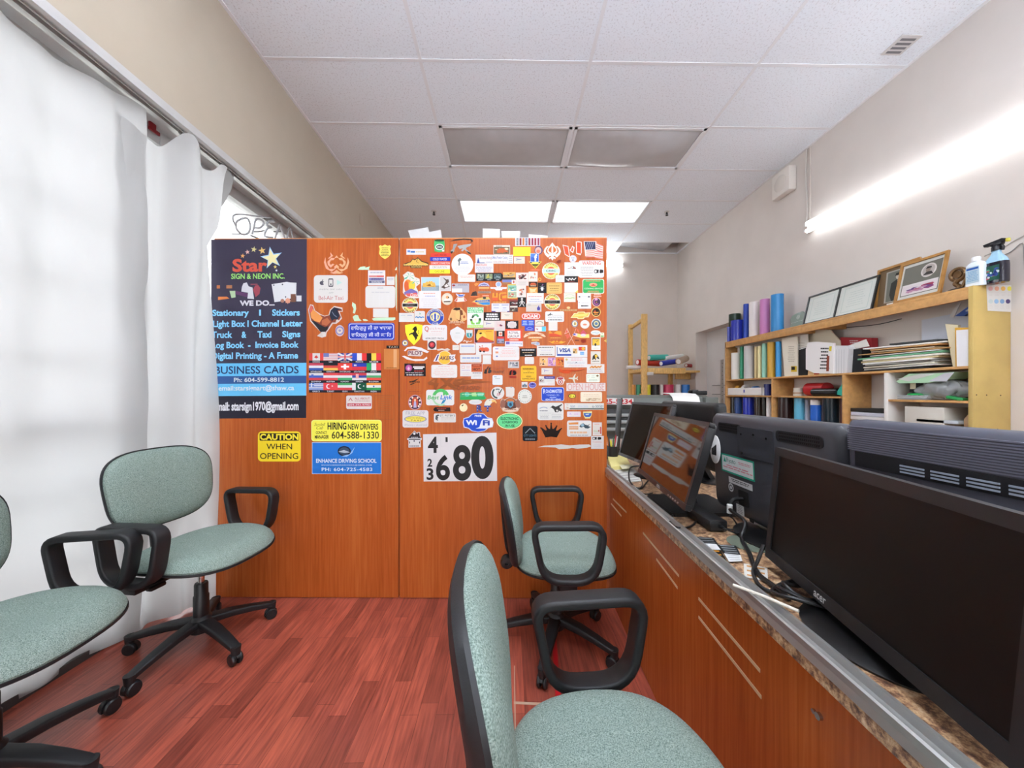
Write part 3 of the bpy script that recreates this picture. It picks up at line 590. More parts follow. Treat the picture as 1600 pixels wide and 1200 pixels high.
# ================================================================ screens on the counter
BEZ = mat('1c1c1e', .38, 0, .5, 'monitor_plastic', bump=.15, nscale=500, bdist=.0004)
SCR = mat('070606', .06, 0, .6, 'glossy_screen', ior=1.75)
SCRM = mat('060606', .38, 0, .3, 'matte_screen')
SCRD = mat('0a0909', .08, 0, .5, 'dark_screen')
def frame3(FB, NB, lean, face):
    """a along the screen from its far to its near end, z up the screen, d out of the screen side"""
    FB, NB = Vector(FB), Vector(NB); u = (NB-FB).normalized(); n = Vector((u.y, -u.x, 0)).normalized()
    if n.x*face < 0: n = -n
    t = math.radians(lean); up = Vector((0, 0, 1))*math.cos(t) - n*math.sin(t); no = n*math.cos(t) + Vector((0, 0, 1))*math.sin(t)
    return u, up, no, (NB-FB).length
def monitor(label, FB, NB, h, lean, face=-1, bez=.016, screen=None, bezm=None, logo=None, base=None, neck=None, back=.05, name='monitor', silver=False, group='monitors on the counter'):
    FB, NB = Vector(FB), Vector(NB); u, up, no, L = frame3(FB, NB, lean, face); o = Vector(((FB.x+NB.x)/2, (FB.y+NB.y)/2, CT))
    t = thing(name, label, 'monitor', o, group)
    def f(a, z, d): return FB + u*a + up*z + no*d - o
    bz = bezm or BEZ; B = [(0, 0, L, bez*1.25), (0, h-bez, L, h), (0, bez*1.25, bez, h-bez), (L-bez, bez*1.25, L, h-bez)]
    b = MB([bz])
    for a0, z0, a1, z1 in B: b.prism(rrect(a0, z0, a1, z1, .003, 2), f, -.018, .0)
    b.build('bezel', t)
    b = MB([BEZ]); P = rrect(.004, .004, L-.004, h-.004, .012, 4); Q = rrect(L*.12, h*.12, L*.88, h*.88, .02, 4); n = len(P)
    b.add([f(a, z, -.016) for a, z in P] + [f(a, z, -.026) for a, z in P] + [f(a, z, -.018-back) for a, z in Q], [list(range(n))] + [[i, (i+1) % n, n+(i+1) % n, n+i] for i in range(n)] + [[n+i, n+(i+1) % n, 2*n+(i+1) % n, 2*n+i] for i in range(n)] + [list(range(2*n, 3*n))[::-1]]); bs = b.build('back_shell', t)
    b = MB([screen or SCR]); b.prism([(bez-.001, bez*1.25-.001), (L-bez+.001, bez*1.25-.001), (L-bez+.001, h-bez+.001), (bez-.001, h-bez+.001)], f, -.012, -.003); b.build('screen', t, False)
    if logo:
        sh = Sheet(lambda x, y, q: f(x, -y, q), h=.0002); sh.text(logo[0], logo[1], -logo[4], logo[3], -logo[2], logo[5], .01); sh.mb.build('logo', t, False)
    if base:
        cx, cy, rx, ry, kind = base; b = MB([BLK2 if kind == 'round' else BEZ])
        if kind == 'round': b.pad(sup(rx, ry, 2), [(0, .016), (.5, .015), (.85, .010), (1, .004), (1, .001), (0, .001)], lambda x, y, q: Vector((cx+x, cy+y, CT+q))-o, 40)
        else: b.prism(rrect(cx-rx, cy-ry, cx+rx, cy+ry, .02), lambda x, y, q: Vector((x, y, CT+q))-o, .001, .014)
        b.build('stand_base', t)
        e = f(L*.5 if neck is None else neck, h*.35, -.03-back*.5); b = MB([BLK2 if kind == 'round' else BEZ]); b.sweep([Vector((cx, cy, CT+.008))-o, Vector(((cx+e.x+o.x)/2+.012, (cy+e.y+o.y)/2, CT+.008+(e.z+o.z-CT)*.5))-o, e], rrect(-.035, -.014, .035, .014, .006, 2), False, (0, 1, 0)); b.build('stand_neck', t)
    return t, f, L
# far screen, tilted, beside the partition
FB = atY(966, 710.5, 2.1); NBv = Vector((FB.x+.05, 1.68, FB.z))
monitor('smallest tilted monitor at the far end of the counter by the partition edge', FB, NBv, .325, 15.5, -1, .013, SCRD, mat('4c4d4f', .3, .4, .5, 'grey_bezel'), ('acer', .20, .003, .24, .011, 'a9a9a9'), (.765, 1.88, .09, .09, 'round'))
FB = atY(996, 736.5, 1.65); NBv = atY(1069.5, 798, 1.10)
t2, f2, L2 = monitor('tilted glossy monitor reflecting the stickers, second from the partition', FB, NBv, .285, 15.5, -1, .015, SCR, None, ('DELL', L_ := .275, .004, .315, .013, 'b9b9b9'), (.72, 1.385, .13, .12, 'square'), back=.035)
b = MB([mat('8c8c8c', .3, .6)]); [b.prism(rrect(.40+.022*k, .004, .411+.022*k, .009, .002, 2), f2, -.001, .0015) for k in range(5)]; b.build('control_button', t2)
FB = atY(1195, 868, .90); NB5 = Vector((FB.x-.105, .37, FB.z))
t5, f5, L5 = monitor('large matte black monitor nearest the camera on the counter', FB, NB5, .279, 5, -1, .020, SCRM, None, ('acer', .19, .005, .225, .016, 'b4b4b4'), (.665, .625, .105, .125, 'round'), back=.03)
b = MB([mat('8d9094', .2, .7)]); b.tube([Vector((.665+.03*math.cos(a), .64+.034*math.sin(a), CT+.018))-t5.location for a in [math.radians(q) for q in range(150, 300, 15)]], .003, 6); b.build('base_ring', t5)
# screens showing their backs
def back_monitor(label, x, y0, y1, z0, z1, lean, base=None, plain=False, matl=None, rad=.02, bulge=.045):
    FBv, NBv = Vector((x, y1, z0)), Vector((x, y0, z0)); u, up, no, L = frame3(FBv, NBv, lean, 1); h = z1-z0; o = Vector((x, (y0+y1)/2, CT))
    t = thing('monitor', label, 'monitor', o, 'monitors on the counter')
    def f(a, z, d): return FBv + u*a + up*z - no*d - o      # d outwards from the back
    B_ = matl or BEZ; P = rrect(0, 0, L, h, rad, 6); n = len(P); b = MB([B_])
    Q = [(L/2+(a-L/2)*.975, h/2+(z-h/2)*.965) for a, z in P]
    b.add([f(a, z, -bulge) for a, z in P] + [f(a, z, -bulge*.35) for a, z in P] + [f(a, z, -.006) for a, z in Q] + [f(L/2+(a-L/2)*.93, h/2+(z-h/2)*.9, 0) for a, z in P],
          [list(range(n))[::-1]] + [[k*n+i, k*n+(i+1) % n, (k+1)*n+(i+1) % n, (k+1)*n+i] for k in range(3) for i in range(n)] + [list(range(3*n, 4*n))]); b.build('back_shell', t)
    b = MB([SCRD]); b.prism([(.015, .015), (L-.015, .015), (L-.015, h-.015), (.015, h-.015)], f, -bulge-.002, -bulge+.001); b.build('screen', t, False)
    if base:
        cx, cy, rx, ry = base; b = MB([BLK2]); b.pad(sup(rx, ry, 2), [(0, .014), (.6, .013), (.9, .009), (1, .004), (1, .001), (0, .001)], lambda p, q, r: Vector((cx+p, cy+q, CT+r))-o, 36); b.build('stand_base', t)
        e = f(L/2, h*.25, -bulge*.5); b = MB([BLK2]); b.sweep([Vector((cx, cy, CT+.006))-o, e], rrect(-.04, -.012, .04, .012, .005, 2), False, (0, 1, 0)); b.build('stand_neck', t)
    return t, f, L, h
t, f, L0, h0 = back_monitor('black grained monitor back beyond the two tilted monitors', .92, 1.52, 2.08, .83, 1.140, 4, (1.03, 1.8, .09, .12), matl=mat('1d1d1e', .5, 0, .4, 'grained_black', bump=.6, nscale=180, bdist=.001))
S3 = mat('393a40', .36, 0, .5, 'charcoal_plastic', bump=.15, nscale=500, bdist=.0004)
t3, f3, L3, h3 = back_monitor('broad charcoal monitor back with a green bordered label and power cord', .795, .815, 1.355, .765, 1.112, 3, (.84, 1.06, .13, .15), matl=S3, rad=.03)
VENT = mat('0d0d0e', .6, 0, .3, 'vent_slots')
b = MB([mat('1e1f23', .5, 0, .4, 'vent_panel')]); 
for a0, a1 in ((.055, .18), (.335, .49)): b = MB([mat('1e1f23', .5, 0, .4, 'vent_panel')]); b.prism(rrect(a0, h3-.062, a1, h3-.03, .012, 4), f3, -.0005, .0025); b.build('vent_panel', t3)
for a0, a1 in ((.062, .172), (.345, .48)): b = MB([VENT]); [b.prism([(a0+(a1-a0)*k/22+.002, h3-.058+.009*r), (a0+(a1-a0)*(k+.6)/22+.002, h3-.058+.009*r), (a0+(a1-a0)*(k+.6)/22+.004, h3-.052+.009*r), (a0+(a1-a0)*k/22+.004, h3-.052+.009*r)], f3, .0015, .003) for k in range(22) for r in range(3)]; b.build('vent_slots', t3, False)
b = MB([mat('34353b', .42, 0, .5, 'mount_plate')]); b.prism(rrect(.165, h3*.62, .325, h3-.035, .004, 2), f3, -.0005, .004); b.build('mount_plate', t3)
b = MB([CHROME]); [b.cyl(Vector(f3(a, z, .003)), Vector(f3(a, z, .006)), .0032) for a, z in ((.185, h3-.06), (.30, h3-.06), (.185, h3*.65), (.245, h3-.055))]; b.build('screw', t3)
def onback(f, h=.0045): return Sheet(lambda x, y, q: f(x, -y, q), h=h)
sh = onback(f3, .0042); sh.text('SAMSUNG', .185, -h3+.10, .305, -h3+.118, '4b4d55', .012); sh.mb.build('logo', t3, False)
sh = onback(f3, .0006); sh.face([(.06, -.205), (.235, -.205), (.235, -.14), (.06, -.14)], '2f9c80'); sh.face([(.066, -.199), (.229, -.199), (.229, -.146), (.066, -.146)], 'e6ecea'); sh.face([(.074, -.176), (.082, -.194), (.090, -.176)], '2f9c80'); sh.text('Ryato', .092, -.193, .142, -.172, '2f6f60'); sh.lines(.15, -.19, .225, -.18, 2, 'cc7788'); sh.lines(.07, -.17, .226, -.155, 2, 'd7798a'); sh.mb.build('green_label', t3, False)
sh = onback(f3, .0006); sh.face([(.10, -.128), (.222, -.128), (.222, -.107), (.10, -.107)], 'd9d9d9'); sh.lines(.105, -.125, .215, -.113, 2, '333'); sh.ell(.096, -.105, .124, -.076, 'c9c9cb'); sh.ring(.11, -.09, .006, .010, '55565a'); sh.mb.build('rating_label', t3, False)
b = MB([mat('060607', .7)]); b.prism(rrect(.150, .045, .20, .095, .006, 3), f3, -.0006, .0012); b.build('port_recess', t3); b = MB([mat('060607', .7)]); b.prism(rrect(.20, .002, .22, .016, .004, 3), f3, -.0006, .001); b.build('lock_slot', t3)
sh = onback(f3, .0007); sh.face([(.135, -.042), (.175, -.042), (.175, -.008), (.135, -.008)], 'dededd'); sh.lines(.14, -.04, .17, -.012, 5, '8a8a8a'); sh.mb.build('white_tag', t3, False)
# ribbed back
t4, f4, L4, h4 = back_monitor('ribbed dark blue grey monitor back at the right edge behind the large monitor', .775, .16, .80, .80, 1.128, 2, (.93, .45, .10, .15), matl=mat('3f414d', .45, 0, .5, 'blue_grey_plastic'), rad=.012)
RIB = mat('5e606e', .45, 0, .5, 'rib_plastic'); b = MB([RIB]); [b.prism([(.012, h4-.012-.0046*k), (L4-.012, h4-.012-.0046*k), (L4-.012, h4-.0145-.0046*k), (.012, h4-.0145-.0046*k)], f4, -.006, .002) for k in range(12)]; b.build('ribbed_panel', t4, False)
b = MB([mat('101116', .5)]); b.prism([(.03, h4-.098), (L4-.03, h4-.098), (L4-.03, h4-.070), (.03, h4-.066)], f4, -.001, .004); b.build('vent_recess', t4, False)
b = MB([mat('a9b3c4', .3, .3)]); [b.prism([(.12+.05*k, h4-.093+.006*r), (.16+.05*k, h4-.093+.006*r), (.16+.05*k, h4-.090+.006*r), (.12+.05*k, h4-.090+.006*r)], f4, .003, .0055) for k in range(9) for r in range(3)]; b.build('vent_grille', t4, False)
# ================================================================ small things on the counter
t = thing('power_adapter', 'black box shaped power adapter lying beside the tilted glossy monitor', 'power adapter', (.675, 1.22, CT))
b = MB([BLK]); b.box((0, 0, .019), (.058, .19, .036), None, .006); b.build('body', t)
b = MB([BLK]); b.cyl((.005, -.095, .02), (.005, -.112, .02), .006, .004); b.build('strain_relief', t)
def flatq(name, label, cat, q, c, zb=CT+.0004, th=.0012, group=None, deco=None):
    pts = [atZ(x, y, zb) for x, y in q]; sh = Sheet(lambda x, y, h: atZ(x, y, zb) + Vector((0, 0, h)), h=th); sh.slab(q, c)
    if deco: deco(sh)
    return tag(sh.mb.build(name, None, False), label, cat, group)
def strp(q, k, c):
    (ax, ay), (bx, by), (cx_, cy_), (dx, dy) = q
    def P(u, v): return (ax*(1-u)*(1-v)+bx*u*(1-v)+cx_*u*v+dx*(1-u)*v, ay*(1-u)*(1-v)+by*u*(1-v)+cy_*u*v+dy*(1-u)*v)
    return lambda sh: sh.many([[P(.12, (i+.25)/k), P(.88, (i+.25)/k), P(.88, (i+.6)/k), P(.12, (i+.6)/k)] for i in range(k)], c)
q = [(1087, 839), (1115, 841), (1122, 851), (1095, 852)]; flatq('business_card', 'black business card at the top left of the card cluster', 'business card', q, '17191a', group='loose business cards', deco=strp(q, 3, '6d7072'))
q = [(1092, 849.5), (1122, 851), (1131, 860), (1099, 858.5)]; flatq('business_card', 'blank white business card overlapping two black ones', 'business card', q, 'dfe0df', CT+.002, group='loose business cards')
q = [(1099, 858), (1125.5, 860), (1138, 881), (1118, 884)]; flatq('business_card', 'black business card with orange stripes at the rail', 'business card', q, '17150f', group='loose business cards', deco=strp(q, 4, 'c88423'))
q = [(1120, 851), (1150, 853), (1157, 867), (1131, 865)]; flatq('business_card', 'black business card with white print in the middle of the cluster', 'business card', q, '1c1f21', CT+.0034, group='loose business cards', deco=strp(q, 4, '8d9294'))
q = [(1131, 865), (1157, 868), (1160, 877), (1139, 878)]; flatq('business_card', 'white business card lowest right in the card cluster', 'business card', q, 'e4e5e4', CT+.0048, group='loose business cards', deco=strp(q, 3, 'a9abad'))
q = [(1162, 881), (1199, 888), (1200, 909), (1163, 902)]; flatq('business_card', 'single white card with orange lines lying by the large monitor', 'business card', q, 'e2dfd8', group='loose business cards', deco=strp(q, 3, 'c08a50'))
b = MB([mat('8f9a88', .15, .5, .6, 'iridescent_disc')]); pc = atZ(1172, 850, CT); b.lathe([(.009, .0006), (.06, .0006), (.06, .0019), (.009, .0019), (.009, .0006)], pc, 36); tag(b.build('disc'), 'shiny greenish disc lying under the charcoal monitor', 'disc')
def yellowstack():
    q = [(949, 716), (977, 717), (986, 733), (955, 735)]
    flatq('sticky_notes', 'pad of yellow paper at the far end of the counter by the partition', 'note pad', q, 'e3d78d', CT+.0004, .022)
yellowstack()
q = [(957, 736), (990, 732), (1003, 752), (976, 755)]; flatq('note_paper', 'white note sheets with a dark edge by the foot of the far monitor', 'paper', q, 'd9d9d3', CT+.0004, .004, deco=strp(q, 5, '9a9a96'))
q = [(968, 727), (988, 726), (992, 731), (972, 733)]; flatq('note_paper', 'cream paper slip lying on the yellow pad', 'paper', q, 'e9e3bd', CT+.0234, .002)
# pen cup
pc = Vector((.70, 2.36, CT)); t = thing('pen_cup', 'black pen cup behind the right edge of the partition', 'pen cup', pc); b = MB([BLK]); b.lathe([(.0, 0), (.036, 0), (.038, .09), (.034, .09), (.033, .006), (0, .006)], seg=20); b.build('cup', t)
for k, (c, lb, h) in enumerate((('b42a2e', 'red pen standing in the black cup', .16), ('d8d23e', 'yellow highlighter standing in the black cup', .125), ('cf7a2c', 'orange pen standing in the black cup', .15), ('3a3c3f', 'dark grey pen standing in the black cup', .165), ('4a7c50', 'green pen standing in the black cup', .15), ('d4d4d2', 'white pen standing in the black cup', .155))):
    a = 2*PI*k/6+.5; p0 = pc+Vector((.012*math.cos(a), .012*math.sin(a), .009)); p1 = pc+Vector((.034*math.cos(a), .034*math.sin(a), h)); b = MB([mat(c, .4)]); r = .0075 if k == 1 else .0045; b.cyl(p0, p0+(p1-p0)*.85, r); b.cyl(p0+(p1-p0)*.85, p1, r, r*.6); tag(b.build('pen'), lb, 'pen', 'pens in the cup')
b = MB([mat('5b5c5c', .35, .8, .5, 'steel_blade')]); b.box((.755, 2.42, CT+.205), (.03, .006, .40), Matrix.Rotation(.06, 3, 'Y'), .001); b.use(BLK2); b.box((.755+.017, 2.424, CT+.205), (.012, .008, .405), Matrix.Rotation(.06, 3, 'Y'), .001); tag(b.build('straightedge'), 'upright dark metal straightedge behind the partition edge', 'straightedge')
# white oval pad behind the glossy monitor
p = atX(1118, 702, .775); b = MB([mat('dededc', .4)]); b.pad(sup(.032, .052, 2), [(0, .008), (.7, .007), (1, .002), (1, 0), (0, 0)], lambda x, y, h: p + Vector((-h, x, y)), 30); b.use(VENT); [b.b2(p+Vector((-.0095, -.018+.006*k, -.02)), p+Vector((-.0078, -.0155+.006*k, .02-.004*k))) for k in range(5)]; tag(b.build('oval_sticker'), 'white oval plastic tag with black stripes beside the charcoal monitor back', 'tag')
# cables
def cable(label, pts, r=.004, c='151516', k=7, name='cable'):
    b = MB([mat(c, .4, 0, .5, 'cable_sheath')]); b.tube(pts, r, 8, False, k); return tag(b.build(name), label, 'cable', 'cables on the counter')
pr = Vector(f3(.175, .07, .004)) + t3.location
cable('thick black power cord running from the charcoal monitor down to the counter', [pr, pr+Vector((-.03, .002, -.004)), pr+Vector((-.05, -.01, -.03)), Vector((.735, 1.09, .79)), Vector((.705, 1.06, .752)), Vector((.66, .96, .751)), Vector((.61, .86, .751)), Vector((.605, .79, .751)), Vector((.60, .75, .751))], .0058)
b = MB([mat('dcdcda', .5)]); a_ = pr+Vector((-.049, -.009, -.029)); b.cyl(a_+Vector((0, 0, .012)), a_+Vector((.001, .002, -.016)), .0085); tag(b.build('cord_label'), 'white tape wrap around the power cord of the charcoal monitor', 'tape')
for k, lb in enumerate(('outermost', 'middle', 'innermost')):
    cx_, cy_ = .645, .755; r_ = .062-.013*k; cable('%s loop of the black cable coil by the round monitor base' % lb, [Vector((cx_+(r_*1.1)*math.cos(a)-.004*k, cy_+r_*.8*math.sin(a), CT+.006+.005*k+.008*(1+math.sin(2*a+k)))) for a in [2*PI*i/12*1.02 for i in range(13)]], .0042, k=3)
cable('black cable hanging over the rail side of the large monitor', [Vector((.655, .90, .80)), Vector((.63, .885, .77)), Vector((.60, .86, .752)), Vector((.575, .80, .75)), Vector((.59, .77, .75))], .0045)
b = MB([mat('d9d3c6', .5)]); p0 = atZ(1146, 914, CT+.0165); p1 = atZ(1248, 955, CT+.024); b.tube([p0, p0+(p1-p0)*.5+Vector((0, 0, .002)), p1], .0032, 8); tag(b.build('white_stick'), 'thin cream stick lying across the rail and the cable coil', 'stick')
cable('black cable loop in front of the tilted glossy monitor', [atZ(999, 728, .80), atZ(985, 731, .79), atZ(983, 748, .775), atZ(992, 761, .752), atZ(1003, 762, .75), atZ(1010, 754, .752), atZ(1016, 748, .76)], .0038)
cable('thin black wire beside the cable loop near the note sheets', [atZ(1000, 745, .77), atZ(1004, 757, .752), atZ(998, 765, .75), atZ(1008, 772, .75), atZ(1020, 770, .751)], .0022)
cable('black cable ring on the counter in front of the power adapter', [atZ(1048, 808, .75), atZ(1062, 797, .75), atZ(1084, 799, .751), atZ(1089, 811, .751), atZ(1078, 823, .751), atZ(1058, 824, .75), atZ(1047, 815, .75)], .0035)
cable('thin black cable looping from the power adapter under the charcoal monitor', [Vector((.68, 1.108, .764)), Vector((.72, 1.10, .75)), Vector((.76, 1.16, .7475)), Vector((.80, 1.27, .7475)), Vector((.77, 1.33, .7475)), Vector((.73, 1.38, .7475))], .0025)
cable('thin black wire across the counter behind the power cord', [Vector((.70, 1.16, .7470)), Vector((.74, 1.13, .7470)), Vector((.79, 1.08, .7475)), Vector((.85, .99, .7475))], .002)
# ================================================================ plotter and bits behind the counter
GRY = mat('5a5f5a', .45, 0, .45, 'olive_grey_plastic'); DRK = mat('1a1b1c', .5); LG = mat('8d918f', .4, .2, .5, 'light_grey_panel')
t = thing('plotter', 'wide grey printing machine standing behind the counter', 'plotter', (1.2, 3.25, 0)); o = t.location
b = MB([GRY]); b.prism([(2.98, 1.09), (3.0, 1.14), (3.06, 1.165), (3.4, 1.165), (3.47, 1.12), (3.47, .99), (3.02, .99)], lambda y, z, x: Vector((x, y, z))-o, .64, 1.72); b.build('top_cover', t)
b = MB([DRK]); b.b2(Vector((.74, 3.03, 1.02))-o, Vector((1.70, 3.10, 1.10))-o); b.prism([(2.955, .93), (2.98, 1.05), (3.04, 1.05), (3.04, .93)], lambda y, z, x: Vector((x, y, z))-o, .66, 1.70); b.build('feed_slot', t, False)
b = MB([LG])
for z_, d_ in ((.985, .0), (.93, -.012), (.87, -.02)): b.prism(rrect(2.94+d_, z_, 2.965+d_, z_+.028, .006, 3), lambda y, z, x: Vector((x, y, z))-o, .64, 1.72)
b.build('guide_bar', t)
b = MB([GRY]); b.b2(Vector((.60, 2.95, .86))-o, Vector((.68, 3.46, 1.12))-o, .01); b.b2(Vector((1.66, 2.95, .86))-o, Vector((1.77, 3.46, 1.15))-o, .01); b.b2(Vector((.68, 2.97, .80))-o, Vector((1.66, 3.40, .93))-o, .01); b.build('body', t)
for x_ in (.74, 1.64):
    b = MB([DRK]); b.b2(Vector((x_-.03, 3.15, .06))-o, Vector((x_+.03, 3.25, .86))-o); b.b2(Vector((x_-.03, 2.97, .03))-o, Vector((x_+.03, 3.5, .07))-o, .008); b.build('stand_leg', t)
b = MB([mat('e6e5e0', .5)]); b.prism([(2.96, 1.10), (2.985, 1.152), (3.04, 1.178), (3.2, 1.185), (3.2, 1.182), (3.04, 1.174), (2.99, 1.148), (2.965, 1.098)], lambda y, z, x: Vector((x, y, z)), 1.395, 1.62); tag(b.build('media_sheet'), 'white sheet curling over the top of the grey printing machine', 'paper')
b = MB([BLK]); b.box((1.68, 3.12, 1.185), (.13, .09, .036), None, .006); b.box((1.64, 3.11, 1.19), (.05, .08, .045), None, .006); tag(b.build('control_box'), 'small black control box on the right end of the printing machine', 'control box')
pS = 2.93
sh = Sheet(lambda x, y, h: atY(x, y, pS) - Vector((0, h, 0)), h=.006); sh.slab([(940, 621.5), (989.5, 622.5), (989.5, 632.5), (940, 631.8)], 'e4e2df'); sh.text('25-5234', 944, 623.3, 988, 631.2, 'b3252c', .03); tag(sh.mb.build('number_sign', None, False), 'white strip sign with red numbers on the front of the printing machine', 'sign')
# ================================================================ shelf unit on the right wall
XS = 2.705; Y0, Y1 = 2.03, 4.386; TZ = 1.81; MZ = 1.345; LZ = 1.155
t = thing('shelf_unit', 'long wooden wall shelving full of vinyl rolls and papers behind the counter', 'shelving', (2.82, (Y0+Y1)/2, 0)); o = t.location
def sb(name, p, q, m=PLY, bev=.001): b = MB([m]); b.b2(Vector(p)-o, Vector(q)-o, bev); return b.build(name, t)
YEL = mat('bca15e', .45, 0, .45, 'varnished_board', var=.12, nscale=5)
sb('end_panel', (XS, Y0, 0), (XR-.002, Y0+.022, TZ), YEL); sb('end_panel', (XS, Y1-.02, 0), (XR-.002, Y1, TZ-.02))
b = MB([mat('3a2a18', .7)]); [b.cyl(Vector((x, Y0+.0002, z))-o, Vector((x, Y0-.0006, z))-o, .0035) for x, z in ((2.725, 1.175), (2.785, 1.174), (2.868, 1.172), (2.85, .975))]; b.build('peg_hole', t)
sb('top_shelf', (XS, Y0+.022, TZ-.018), (XR-.002, Y1, TZ)); sb('shelf_apron', (XS, Y0+.022, TZ-.072), (XS+.02, Y1, TZ-.018))
sb('middle_shelf', (XS, Y0+.022, MZ-.016), (XR-.002, Y1-.02, MZ)); sb('lower_shelf', (XS, 2.86, LZ-.014), (XR-.002, Y1-.02, LZ)); sb('lower_shelf', (XS, Y0+.022, 1.125), (XR-.002, 2.50, 1.14))
for y in (3.60, 2.83): sb('divider', (XS, y-.009, .0), (XR-.002, y+.009, MZ-.016))
sb('divider', (XS-.004, 2.49, 0), (XR-.002, 2.515, MZ-.016), mat('dcd9d2', .5))
sb('bottom_shelf', (XS, Y0+.022, .84), (XR-.002, Y1-.02, .856))
for y in (3.27, 3.05): sb('shelf_block', (XS+.02, y-.02, TZ-.075), (XR-.002, y+.02, TZ-.018), PLY)
# ---- rolls
WCORE = mat('e7e5e0', .7, 0, .3, 'roll_core')
rolls = 'vinyl rolls on the wall shelves'
def pxroll(x0, x1, yt, zb, X, hmax=None):
    xc = (x0+x1)/2; P = atX(xc, 600, X); D = math.hypot(P.x, P.y); r = (x1-x0)/2*P.y**2/(F*D)*.97; zt = CAMZ+(HY-yt)*P.y/F; y = P.y
    if zb < TZ-.01:
        for a, e in (((2.056, 4.362),) if zb > MZ-.01 else ((2.056, 2.486), (2.519, 2.817), (2.843, 3.588), (3.612, 4.362))):
            if a-.03 < y < e+.03: y = min(max(y, a+r), e-r)
    return min(P.x, XR-.006-r), y, r, zt
def roll(x0, x1, yt, zb, col, label, X=2.80, rough=.3, group=rolls, ztop=None, core=True):
    x, y, r, zt = pxroll(x0, x1, yt, zb, X); zt = ztop or zt; b = MB([mat(col, rough, 0, .5, 'vinyl_film')]); zb += .0008
    b.lathe([(r*.62, zb), (r, zb), (r, zt), (r*.93, zt)], (x, y, 0), 26); b.use(WCORE); b.lathe([(r*.93, zt), (r*.62, zt), (r*.62, zb)], (x, y, 0), 26)
    return tag(b.build('vinyl_roll'), label, 'vinyl roll', group)
b = MB([mat('1f2fa0', .22, 0, .5, 'blue_film')]); p = [(1137, 528), (1136, 514), (1141, 503), (1150, 500.5), (1160, 500.5)]
roll(1138, 1158, 490, TZ, '12331f', 'dark green vinyl roll at the far end of the top shelf', 2.86)
x, y, r, zt = pxroll(1141, 1162, 500, TZ, 2.78); b.lathe([(r*.8, TZ+.001), (r, TZ+.001), (r, zt), (r*.9, zt)], (x, y, 0), 26); b.prism([(x-r*.2, y+r), (x-r*1.0, y+r*1.35), (x-r*1.0, y+r*1.27), (x-r*.1, y+r*.9)], lambda u, v, d: Vector((u, v, d)), TZ+.0, zt-.06); tag(b.build('vinyl_roll'), 'short blue vinyl roll with a loose curled end on the top shelf', 'vinyl roll', rolls)
roll(1161, 1170.5, 474, TZ, '2347b4', 'slim royal blue vinyl roll on the top shelf', 2.83)
roll(1169.5, 1187, 471, TZ, 'ded9d6', 'tall white vinyl roll on the top shelf', 2.81)
roll(1186.5, 1203.5, 466.5, TZ, 'c77fb8', 'tall pink vinyl roll on the top shelf', 2.80)
roll(1203.5, 1225.5, 459, TZ, '2f86c4', 'tallest sky blue vinyl roll on the top shelf', 2.795)
roll(1142, 1157, 551, MZ, 'dedbd2', 'matte white vinyl roll first in the middle row', 2.76)
roll(1149, 1156, 542, MZ, 'e6e4de', 'thin white core standing behind the first middle roll', 2.86)
roll(1156, 1163, 541, MZ, '23976e', 'slim emerald green vinyl roll in the middle row', 2.79)
roll(1161.5, 1179, 540, MZ, 'bdbcba', 'pale grey vinyl roll in the middle row', 2.775)
roll(1178.5, 1184, 541, MZ, 'd9c48c', 'slim beige vinyl roll in the middle row', 2.78)
roll(1183.5, 1190.5, 540, MZ, 'e5d9a2', 'cream vinyl roll tied with string in the middle row', 2.775)
roll(1190, 1199, 536, MZ, '93cfb8', 'mint green vinyl roll in the middle row', 2.775)
roll(1198.5, 1212, 534, MZ, 'c99a2e', 'golden yellow vinyl roll in the middle row', 2.775)
roll(1211.5, 1221.5, 533, MZ, '2f93d0', 'bright blue vinyl roll at the near end of the middle row', 2.775)
for (p0, p1, r, c, lb) in (((1150, 541), (1217, 526), .02, 'd3d1ce', 'long grey roll lying across the tops of the middle row'), ((1190, 530), (1228, 524), .018, 'd8b35c', 'yellow cardboard tube lying at the top of the middle row')):
    a = atX(*p0, 2.84); c1 = atX(*p1, 2.84); d_ = (c1-a).normalized(); b = MB([mat(c, .4)]); b.cyl(a+Vector((0, 0, .0)), c1, r, seg=20); b.use(WCORE); b.cyl(c1, c1+d_*.002, r*.7, seg=20); tag(b.build('vinyl_roll'), lb, 'vinyl roll', rolls)
BZ = .856
for x0, x1, c, lb in ((1136, 1148, '14161a', 'black vinyl roll first in the bottom row'), (1147, 1160, '173c78', 'navy vinyl roll in the bottom row'), (1160, 1179, '1f31a5', 'deep blue vinyl roll in the bottom row'), (1178, 1192, '2e2219', 'dark brown vinyl roll in the bottom row'), (1190, 1198, '23211b', 'slim blackish vinyl roll in the bottom row'), (1197, 1206.5, 'dedcd8', 'white vinyl roll beside the first shelf divider')):
    roll(x0, x1, 621, BZ, c, lb, 2.78)
roll(1213, 1238, 621, BZ, '2d1513', 'thick maroon vinyl roll right of the first shelf divider', 2.785)
roll(1240, 1258, 622, BZ, '62b5d2', 'light blue vinyl roll in the second bottom bay', 2.78)
roll(1257, 1266, 625, BZ, 'b9c4d6', 'pale lilac vinyl roll in the second bottom bay', 2.82)
x, y, r, zt = pxroll(1265, 1284.5, 625, BZ, 2.775); b = MB([mat('2464c4', .3)]); b.lathe([(r*.6, BZ+.001), (r, BZ+.001), (r, zt-.045)], (x, y, 0), 26); b.use(WCORE); b.lathe([(r, zt-.045), (r, zt), (r*.6, zt), (r*.6, BZ+.001)], (x, y, 0), 26); tag(b.build('vinyl_roll'), 'bright blue vinyl roll with a white band at its top', 'vinyl roll', rolls)
